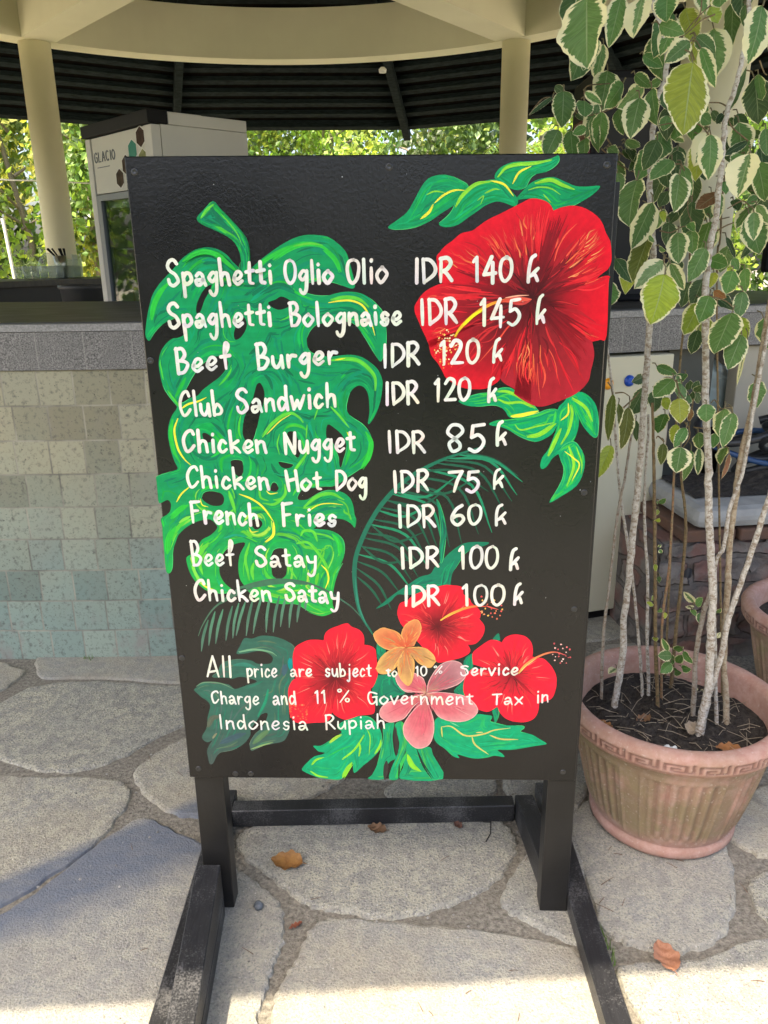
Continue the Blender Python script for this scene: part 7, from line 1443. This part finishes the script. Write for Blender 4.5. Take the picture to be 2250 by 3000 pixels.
# small lamp on the rafter
lp = MB(); lp.lathe([(0, 0), (.035, .0), (.04, .03), (.02, .05), (0, .05)], 20); o = lp.build('ceiling_lamp', simple('white_lamp', (.8, .8, .78), .4)); o.location = (.04, 8.9, 1.752 + EYE - .02); tag(o, 'small white round lamp fixed to the dark roof battens', 'lamp')
def cam_pt(px, py, Y):      # a point of the photo at a given distance
    r = _f + _r * ((px - 1125) / 2320) - _u * ((py - 1500) / 2320); return Vector((0, 0, EYE)) + r * (Y / r.y)

# ================================================================ under the right-hand counter
cab = empty('equipment_cabinet', (.94, 2.93, 0)); tag(cab, 'cream metal cabinet with a blue and an orange button under the counter', 'cabinet')
ang = math.atan2(.07, .24); cab.rotation_euler = (0, 0, ang)
M_CAB = simple('cabinet_cream', (.60, .565, .41), .5, (.56, .525, .38), 3)
MB().box(-.42, .13, -.03, .16, .052, 1.052, bev=.004).build('body', M_CAB, cab); MB().box(-.40, .12, .0, .15, .0, .05).build('plinth', M_BLK, cab)
MB().box(.132, .158, .005, .06, .70, .97, bev=.002).build('hinge_strip', simple('pale_wood_strip', (.55, .43, .33), .6), cab)
for x, z, c, nm in ((-.052, .963, (.01, .07, .42), 'blue_button'), (-.139, .957, (.80, .33, .02), 'orange_button')):
    m = MB(); m.lathe([(0, .013), (.012, .013), (.0165, .010), (.018, .004), (.021, .003), (.021, 0), (0, 0)], 24)
    o = m.build('button', simple(nm, c, .3), cab); o.rotation_euler = (math.pi / 2, 0, 0); o.location = (x, -.0305, z); o['label'] = nm.replace('_', ' ')
dp = MB().box(0, .21, 0, .02, .0, 1.055, bev=.003).build('service_panel', simple('dark_green_panel', (.045, .05, .042), .6, (.06, .062, .052), 5)); dp.location = (1.085, 3.03, .0); dp.rotation_euler = (0, 0, .3); tag(dp, 'dark green grey panel under the counter to the right of the cream cabinet', 'panel')
bp = MB().box(0, .62, 0, .06, .0, 1.055, bev=.004).build('partition', simple('beige_panel', (.36, .33, .26), .6, (.40, .365, .29), 3)); bp.location = (1.40, 3.13, 0); bp.rotation_euler = (0, 0, .28); tag(bp, 'beige partition panel under the counter at the right edge', 'partition')
bk = MB().box(-.1, 1.1, 0, .04, 0, 1.05).build('under_counter_back', bpy.data.materials['black_cabinet']); bk.location = (.95, 3.75, 0); bk.rotation_euler = (0, 0, .2); tag(bk, 'black back wall of the space under the counter', 'panel')
# pale bag, brown bottle, hoses
def lump(name, c, r, m, label, cat, sc_=(1, 1, 1), rough_=.2, seed=1):
    bm = bmesh.new(); bmesh.ops.create_icosphere(bm, subdivisions=4, radius=1); q = random.Random(seed); ph = [q.uniform(0, 6) for _ in range(9)]
    vs = []
    for v in bm.verts:
        p = v.co; f = 1 + rough_ * (.5 * math.sin(p.x * 5 + ph[0]) * math.sin(p.y * 4 + ph[1]) + .35 * math.sin(p.z * 9 + ph[2] + p.x * 4) + .25 * math.sin(p.y * 13 + ph[3]) * math.sin(p.z * 11 + ph[4]))
        vs.append((p.x * sc_[0] * r * f, p.y * sc_[1] * r * f, max(-r * sc_[2] * .8, p.z * sc_[2] * r * f)))
    mb = MB(); mb.add(vs, [[v.index for v in f.verts] for f in bm.faces], smooth=True); bm.free(); o = mb.build(name, m); o.location = c; return tag(o, label, cat)
sh2 = MB().box(-.05, .36, -.06, .22, 0, .70, bev=.004).build('crate', bpy.data.materials['black_plastic']); sh2.location = (1.16, 3.25, 0); sh2.rotation_euler = (0, 0, .25); tag(sh2, 'black crate in the dark space under the counter, carrying the pale bag', 'crate')
lump('plastic_bag', (1.36, 3.34, .83), .13, simple('pale_blue_bag', (.42, .56, .55), .35, (.60, .66, .64), 12, .4, 25), 'crumpled pale blue plastic bag under the counter', 'bag', (1, .8, 1.15), .35, 3)
bt = MB(); bt.lathe([(0, 0), (.055, 0), (.058, .01), (.058, .14), (.03, .19), (.022, .21), (.022, .24), (0, .24)], 24); o = bt.build('bottle', simple('brown_bottle', (.045, .018, .010), .25)); o.location = (1.48, 3.26, .703); tag(o, 'dark brown bottle beside the pale bag under the counter', 'bottle')
M_HOSE = simple('black_hose', (.014, .015, .017), .4, (.03, .032, .036), 8)
q = random.Random(12)
for i in range(11):
    c = Vector((1.38 + q.uniform(-.08, .34), 2.84 + q.uniform(-.05, .12), .635 + .017 * i)); rr = q.uniform(.10, .19); pts = []
    for k in range(26): a = k / 25 * 5.6 + q.uniform(0, .1) + i; pts.append(c + Vector((math.cos(a) * rr, math.sin(a) * rr * .55, .04 * math.sin(a * 1.5 + i) + k * .001)))
    tag(MB().tube(pts, .011 if i % 2 else .016, n=8).build('hose', M_HOSE if i != 3 else simple('blue_hose', (.02, .06, .16), .4)), 'black hose in the tangled coil on the ledge under the counter' if i != 3 else 'thin blue hose among the black coil on the ledge', 'hose', 'hoses coiled under the counter' if i != 3 else None)
tag(MB().tube([cam_pt(2052, 1560, 2.62), cam_pt(2035, 1600, 2.60), cam_pt(2020, 1640, 2.585), cam_pt(2010, 1690, 2.575)], .017, n=10).build('pipe_end', M_HOSE), 'black pipe end curving out of the brickwork behind the stems', 'pipe')
# ledge, bricks and rubble that carry the hoses
M_CONC = simple('grey_blue_cement', (.26, .265, .26), .8, (.42, .42, .40), 8, .4, 50)
ld = MB(); ld.box(-.45, .75, -.10, .35, .50, .575, bev=.03); o = ld.build('cement_ledge', M_CONC); o.location = (1.50, 2.70, 0); o.rotation_euler = (0, 0, .12); tag(o, 'rounded grey cement ledge behind the shrub stems carrying the hoses', 'ledge')
def brick_row(name, z0, z1, c1, c2, label, x0=-.48, dy=0):
    m = MB(); x = x0; q = random.Random(int(z0 * 100))
    while x < .75:
        L = q.uniform(.17, .24); m.box(x, x + L - .012, -.095 + dy + q.uniform(-.012, .012), .33, z0 + .004, z1 - .004, bev=.006); x += L
    o = m.build(name, simple(name + '_mat', c1, .9, c2, 14, .6, 40)); o.location = (1.50, 2.70, 0); o.rotation_euler = (0, 0, .12); tag(o, label, 'brickwork'); return o
brick_row('brick_course', .447, .498, (.15, .075, .045), (.10, .065, .05), 'orange brick course directly below the cement ledge', dy=.01)
def m_rubble():
    t = NT('rubble'); co = t.co(); br = t.n('ShaderNodeTexBrick'); br.inputs['Scale'].default_value = 1.0; br.inputs['Brick Width'].default_value = .21; br.inputs['Row Height'].default_value = .105; br.inputs['Mortar Size'].default_value = .012; br.inputs['Mortar Smooth'].default_value = .4; br.inputs['Color1'].default_value = (1, 1, 1, 1); br.inputs['Color2'].default_value = (0, 0, 0, 1); br.inputs['Mortar'].default_value = (.5, .5, .5, 1)
    sep = t.n('ShaderNodeSeparateXYZ'); t.l(co, sep.inputs[0]); cv = t.n('ShaderNodeCombineXYZ'); nz = t.noise(co, 9, 4); t.l(t.math('ADD', sep.outputs[0], t.math('MULTIPLY', nz, .05)), cv.inputs[0]); t.l(t.math('ADD', sep.outputs[2], t.math('MULTIPLY', nz, .05)), cv.inputs[1]); t.l(cv.outputs[0], br.inputs['Vector'])
    n = t.noise(co, 14, 5, .7); c = t.mix(t.ramp(n, [(.4, 0), (.6, 1)]), (.20, .175, .15), (.12, .105, .095)); red = t.ramp(t.noise(t.map(co, loc=(2, 1, 0)), 6, 3), [(.48, 0), (.6, 1)]); c = t.mix(t.math('MULTIPLY', red, .7), c, (.20, .085, .065)); c = t.mix(t.math('MULTIPLY', br.outputs['Fac'], .7), c, (.10, .09, .08))
    t.base(c); t.rough(.95); t.bump(t.mix(.4, br.outputs['Fac'], n), 1.0, .03); b_ = [x for x in t.t.nodes if x.type == 'BUMP'][0]; b_.invert = True; return t.m
rw = MB(); nx, nz = 60, 24; vs = []; fs = []; q = random.Random(5)
for i in range(nz + 1):
    for k in range(nx + 1): vs.append((-.56 + 1.31 * k / nx, -.085 + q.uniform(-.012, .012) + .012 * math.sin(k * .9) * math.sin(i * 1.3), .444 * i / nz))
for i in range(nz):
    for k in range(nx): a = i * (nx + 1) + k; fs.append((a, a + 1, a + nx + 2, a + nx + 1))
rw.add(vs, fs, 0, smooth=True); rw.box(-.56, .75, -.06, .30, 0, .444); o = rw.build('rubble_wall', m_rubble()); o.location = (1.50, 2.70, 0); o.rotation_euler = (0, 0, .12); tag(o, 'rough wall of grey and dull red rubble below the orange brick course', 'wall')
so = MB(); nx = 24; vs = []; fs = []
for i in range(nx + 1):
    for k in range(nx + 1): u, v = k / nx, i / nx; vs.append((-.40 + 1.1 * u, .02 + .30 * v, .577 + .05 * math.sin(math.pi * u) * math.sin(math.pi * min(1, v * 1.2)) * (1 + .4 * math.sin(u * 19 + v * 7)) + q.uniform(0, .012)))
for i in range(nx):
    for k in range(nx): a = i * (nx + 1) + k; fs.append((a, a + 1, a + nx + 2, a + nx + 1))
so.add(vs, fs); o = so.build('soil_heap', bpy.data.materials['potting_soil']); o.location = (1.50, 2.70, 0); o.rotation_euler = (0, 0, .12); tag(o, kind='stuff')
# ================================================================ on and above the right-hand counter
zc = 1.214
sp = empty('loudspeaker', (1.02, 3.55, zc)); tag(sp, 'tall black cabinet loudspeaker standing on the counter behind the leaves', 'speaker')
MB().box(-.19, .16, -.15, .2, .0, .86, bev=.008).build('cabinet', M_BLK, sp); MB().box(-.17, .14, -.156, -.151, .03, .83).build('grille', simple('speaker_grille', (.018, .018, .018), .8), sp)
MB().box(-.205, -.192, -.15, .1, .0, .70).build('side_strip', simple('dark_red_strip', (.10, .012, .01), .5), sp)
mo = empty('monitor', (2.0, 3.75, zc + .0005)); mo.rotation_euler = (0, 0, .15); tag(mo, 'black monitor seen from behind on the counter at the right edge', 'monitor')
MB().box(-.28, .3, 0, .045, .10, .46, bev=.012).build('screen', M_BLK, mo); MB().box(-.05, .05, .01, .04, .01, .12).build('stand', M_BLK, mo); MB().box(-.16, .16, -.07, .12, .0, .012, bev=.003).build('foot', M_BLK, mo)
# white curtain by the opening
cu = MB(); nx, nz = 60, 24; vs = []; fs = []
for i in range(nz + 1):
    z = i / nz
    for k in range(nx + 1):
        u = k / nx; wd_ = .28 + .52 * (abs(z - .42) ** 1.15) ; x = (u - .5) * wd_; vs.append((x + .06 * (z - .4), .035 * math.sin(u * 34) * (1 - .4 * abs(z - .42)) + .1 * (z - .5) ** 2, 1.30 + z * 1.75))
for i in range(nz):
    for k in range(nx): a = i * (nx + 1) + k; fs.append((a, a + 1, a + nx + 2, a + nx + 1))
cu.add(vs, fs, 0, smooth=True); t = NT('sheer_curtain'); t.base((.62, .66, .60)); t.rough(.8); tr = t.n('ShaderNodeBsdfTranslucent'); tr.inputs[0].default_value = (.7, .75, .66, 1); mx = t.n('ShaderNodeMixShader'); mx.inputs[0].default_value = .5; t.l(t.p.outputs[0], mx.inputs[1]); t.l(tr.outputs[0], mx.inputs[2]); t.l(mx.outputs[0], t.out.inputs[0])
o = cu.build('curtain', t.m); o.location = (2.86, 5.2, -.1); tag(o, 'pale sheer curtain gathered at the middle beyond the right column', 'curtain')
# thin rope across the opening at left
rp_ = cam_pt(-60, 521, 9.6), cam_pt(124, 529, 9.4); tag(MB().tube([rp_[0], (rp_[0] + rp_[1]) / 2 - Vector((0, 0, .01)), rp_[1], cam_pt(330, 541, 9.4)], .009, n=6).build('rope', simple('white_rope', (.7, .7, .62), .8)), 'thin white rope stretched across the opening left of the column', 'rope')

# ================================================================ trees and planting behind
def m_fol(name, tr_=.45):
    t = NT(name); a = t.attr('Col'); t.base(a.outputs['Color']); t.rough(.32); tr = t.n('ShaderNodeBsdfTranslucent'); t.l(t.mix(1, a.outputs['Color'], (1.5, 1.4, .6), 'MULTIPLY'), tr.inputs[0]); mx = t.n('ShaderNodeMixShader'); mx.inputs[0].default_value = tr_
    t.l(t.p.outputs[0], mx.inputs[1]); t.l(tr.outputs[0], mx.inputs[2]); t.l(mx.outputs[0], t.out.inputs[0]); return t.m
M_FOL = m_fol('tree_leaves'); M_TRK = m_bark('tree_bark', (.30, .26, .20), (.20, .17, .13), (.13, .10, .07)); M_POLE = m_bark('pale_cane', (.46, .42, .32), (.36, .33, .24), (.25, .22, .15))
def crown(n, cen, rad, size, pal, seed, clumps=36, flat=False):
    r = np.random.default_rng(seed); V = []; F = []; C = []
    cl = []
    for i in range(clumps):
        while True:
            p = r.uniform(-1, 1, 3)
            if (p ** 2).sum() < 1 and (p ** 2).sum() > .12: break
        cl.append(np.array(cen) + p * np.array(rad))
    per = n // clumps
    for c in cl:
        tone = r.uniform(.5, 1.55); col0 = np.array(pal[r.integers(len(pal))])
        for k in range(per):
            p = c + r.normal(0, 1, 3) * np.array(rad) * .145; s_ = size * r.uniform(.6, 1.35)
            d = r.normal(0, 1, 3); d[2] -= .8; d /= np.linalg.norm(d); q = np.cross(d, r.normal(0, 1, 3)); q /= np.linalg.norm(q) + 1e-9; nn = np.cross(d, q)
            b = len(V); w = s_ * .34
            V += [p, p + d * s_ * .45 + q * w + nn * w * .25, p + d * s_, p + d * s_ * .45 - q * w + nn * w * .25]; F += [(b, b + 1, b + 2), (b, b + 2, b + 3)]
            c_ = np.clip(col0 * tone * r.uniform(.75, 1.3), 0, .8); C += [tuple(c_) + (1,)] * 4
    m = MB(); m.v = [tuple(p) for p in V]; m.f = F; m.m = [0] * len(F); m.sm = [False] * len(F); m.c = C; m.hasc = True; return m
def tree(x, y, h, rad, pal, n, size, label, seed, trunk=None, name='garden_tree', group='trees beyond the pavilion', cz=None):
    t = empty(name, (x, y, 0)); tag(t, label, 'tree', group)
    q = random.Random(seed); tm = MB(); tr_ = trunk or .07
    top = h * .8; tm.tube([(0, 0, 0), (q.uniform(-.1, .1), q.uniform(-.1, .1), top * .4), (q.uniform(-.25, .25), q.uniform(-.2, .2), top)], tr_, tr_ * .4, 8)
    for i in range(7):
        z = top * q.uniform(.3, .9); a = q.uniform(0, 6.28); L = rad[0] * q.uniform(.5, .9); tm.tube([(0, 0, z), (math.cos(a) * L * .5, math.sin(a) * L * .5, z + L * .3), (math.cos(a) * L, math.sin(a) * L, z + L * .45)], tr_ * .35, tr_ * .12, 6)
    tm.build('trunk', M_TRK if not trunk else M_POLE, t); crown(n, (0, 0, cz if cz else h * .58), rad, size, pal, seed).build('crown', M_FOL, t); return t
YG = [(.30, .38, .07), (.22, .34, .08), (.42, .44, .12), (.12, .22, .05), (.30, .40, .20), (.09, .17, .05)]
MG = [(.12, .22, .04), (.18, .30, .05), (.28, .38, .08), (.06, .12, .03), (.34, .42, .14)]
DG = [(.05, .10, .02), (.07, .13, .03), (.10, .17, .04)]
defs = [(-7.0, 12.2, 4.9, (1.25, .9, 2.3), YG, 5200, .125, 'yellow green broad leaved tree far left beyond the bar', 1), (-5.5, 12.9, 5.0, (1.1, .8, 2.4), YG, 5000, .125, 'yellow leaved tree right behind the left cream column', 2), (-4.25, 12.6, 4.8, (.9, .8, 2.3), YG, 4600, .12, 'bright yellow green tree between the left column and the fridge', 3),
 (-2.6, 13.6, 4.8, (1.3, .8, 2.2), MG, 5200, .10, 'green tree showing just right of the fridge under the eave', 4), (-.9, 13.9, 4.6, (1.3, .8, 2.1), MG, 5200, .10, 'green tree behind the middle of the menu board top edge', 5), (.75, 13.0, 4.4, (1.2, .8, 2.0), YG, 5200, .10, 'bright lime tree left of the small palm beyond the eave', 6), (3.3, 13.8, 4.8, (1.2, .8, 2.2), MG, 4200, .11, 'green tree just right of the second cream column', 7), (5.0, 13.0, 5.0, (1.3, .9, 2.3), MG, 4200, .11, 'green tree seen between the shrub leaves and the curtain', 8), (6.6, 12.4, 5.0, (1.3, .9, 2.3), YG, 2600, .14, 'yellow green tree at the far right behind the shrub', 9)]
for d in defs: tree(*d)
tree(-9.6, 7.2, 5.0, (1.1, 1.6, 2.4), MG, 2600, .16, 'leafy tree to the left of the bar, mirrored in the fridge door', 71, group='trees left of the bar'); tree(-9.9, 10.0, 5.0, (1.1, 1.5, 2.4), YG, 2600, .16, 'yellow green tree to the left of the bar near the canes', 72, group='trees left of the bar')
for i, (x, y) in enumerate(((-9, 17), (-6.6, 18), (-4, 17.5), (-1.6, 18.5), (1, 18), (3.4, 18.5), (6, 17.5), (8.6, 17))):
    tree(x, y, 7.5, (1.9, 1.2, 3.6), DG, 2600, .24, 'tall dark green tree in the back row behind the sunlit trees', 30 + i, name='back_tree', group='dark trees in the back row', cz=3.7)
# pale canes at the far left
q = random.Random(8)
for i in range(11):
    x = -7.0 + q.uniform(0, 2.6); y = 11.5 + q.uniform(-.3, .3); lean = q.uniform(-.18, .12)
    tag(MB().tube([(x, y, 0), (x + lean * .5, y, 1.6), (x + lean, y + .05, 3.4)], .022, .014, 7).build('cane_stem', M_POLE), 'pale thin cane stem standing before the yellow trees at left', 'cane', 'pale canes left of the column')
tag(MB().tube([cam_pt(8, 640, 10.6), cam_pt(24, 720, 10.6), cam_pt(41, 806, 10.6), cam_pt(50, 850, 10.6)], .022, .022, 7).build('slanted_pole', simple('white_pole', (.72, .70, .6), .6)), 'slanted white pole at the left edge behind the glasses', 'pole')
# low flowering shrubs behind the bar
for i, (x, y, c) in enumerate(((-6.6, 11.6, (.55, .20, .10)), (-5.3, 11.3, (.10, .18, .03)), (-4.0, 11.4, (.50, .12, .06)), (-2.9, 11.8, (.12, .2, .03)), (2.9, 11.5, (.12, .2, .03)), (4.3, 11.3, (.12, .2, .03)))):
    o = empty('low_shrub', (x, y, 0)); tag(o, ['low shrub with orange flowers at the far left behind the glasses', 'low green shrub behind the foot of the left column', 'low shrub with orange flowers between the column and the fridge', 'low green shrub behind the fridge', 'low green shrub behind the right hand column', 'low green shrub at the far right beyond the curtain'][i], 'shrub', 'low shrubs behind the bar')
    crown(1100, (0, 0, .55), (.75, .4, .5), .10, [(.12, .2, .03), (.18, .28, .04), c], 60 + i, 14).build('foliage', M_FOL, o); MB().tube([(0, 0, 0), (.03, 0, .3), (.06, 0, .6)], .03, .012, 7).build('stem', M_TRK, o)
# small palm
pl = empty('palm_tree', (2.05, 13.2, 0)); tag(pl, 'small palm with feathered fronds left of the second cream column', 'palm tree')
MB().tube([(0, 0, 0), (.03, 0, 1.4), (0, 0, 2.75)], .10, .075, 10).build('trunk', M_TRK, pl)
q = random.Random(2)
for k in range(13):
    a = k * 2.4; el = q.uniform(.2, 1.1); f = MB(); L = q.uniform(1.0, 1.4); pts = []
    for i in range(9): s_ = i / 8; pts.append(Vector((math.cos(a) * L * s_ * math.cos(el * (1 - s_ * .9)), math.sin(a) * L * s_ * math.cos(el * (1 - s_ * .9)), 2.72 + L * (math.sin(el) * s_ - .75 * s_ * s_))))
    f.tube(pts, .012, .004, 5, caps=False); f.c = [(.16, .22, .06, 1)] * len(f.v); f.hasc = True
    for i in range(1, 9):
        for j in (0, .5):
            p = pts[i - 1].lerp(pts[i], j); t_ = (pts[i] - pts[i - 1]).normalized(); sd = t_.cross(Vector((0, 0, 1))).normalized()
            for sg in (-1, 1):
                tip = p + (sd * sg * .8 + t_ * .6 + Vector((0, 0, -.45))).normalized() * .34 * math.sin(math.pi * (.15 + .8 * (i / 9))); w = t_ * .018; cc_ = (.13 + q.random() * .1, .22 + q.random() * .1, .04, 1)
                f.add([p - w, p + w, tip], [(0, 1, 2)], 0, [cc_] * 3)
    f.build('frond', M_FOL, pl)

# leaf screen added behind the camera, unseen, to shape the board's reflections
hg = empty('added_hedge', (0, -6.2, 0)); tag(hg, 'dense leaf screen added out of view to shape what the board reflects', 'added_hedge')
hm = MB(); q = random.Random(77); V = []; F = []; C = []
for i in range(7000):
    p = Vector((q.uniform(-12, 12), q.uniform(-.7, .5), q.uniform(0, 3.0)))
    if -1.0 < p.x < 1.5 and p.z > 1.45: continue  # opening shaped so sky sheen shows in the top of the board
    d = Vector((q.gauss(0, 1), q.gauss(0, 1), q.gauss(-.5, 1))).normalized(); s_ = d.cross(Vector((q.random(), q.random(), q.random()))).normalized(); L = q.uniform(.18, .36); b = len(V)
    V += [p, p + d * L * .5 + s_ * L * .3, p + d * L, p + d * L * .5 - s_ * L * .3]; F += [(b, b + 1, b + 2, b + 3)]; f = q.uniform(.5, 1.3); C += [(.05 * f, .085 * f, .025 * f, 1)] * 4
hm.v = [tuple(v) for v in V]; hm.f = F; hm.m = [0] * len(F); hm.sm = [False] * len(F); hm.c = C; hm.hasc = True; hm.build('foliage', M_FOL, hg)  # leaves of the added screen
MB().box(-12, -1.1, -.12, .12, 0, 2.7).box(-1.1, 1.6, -.12, .12, 0, 1.2).box(1.6, 12, -.12, .12, 0, 2.7).build('added_hedge_branches', M_TRK, hg)
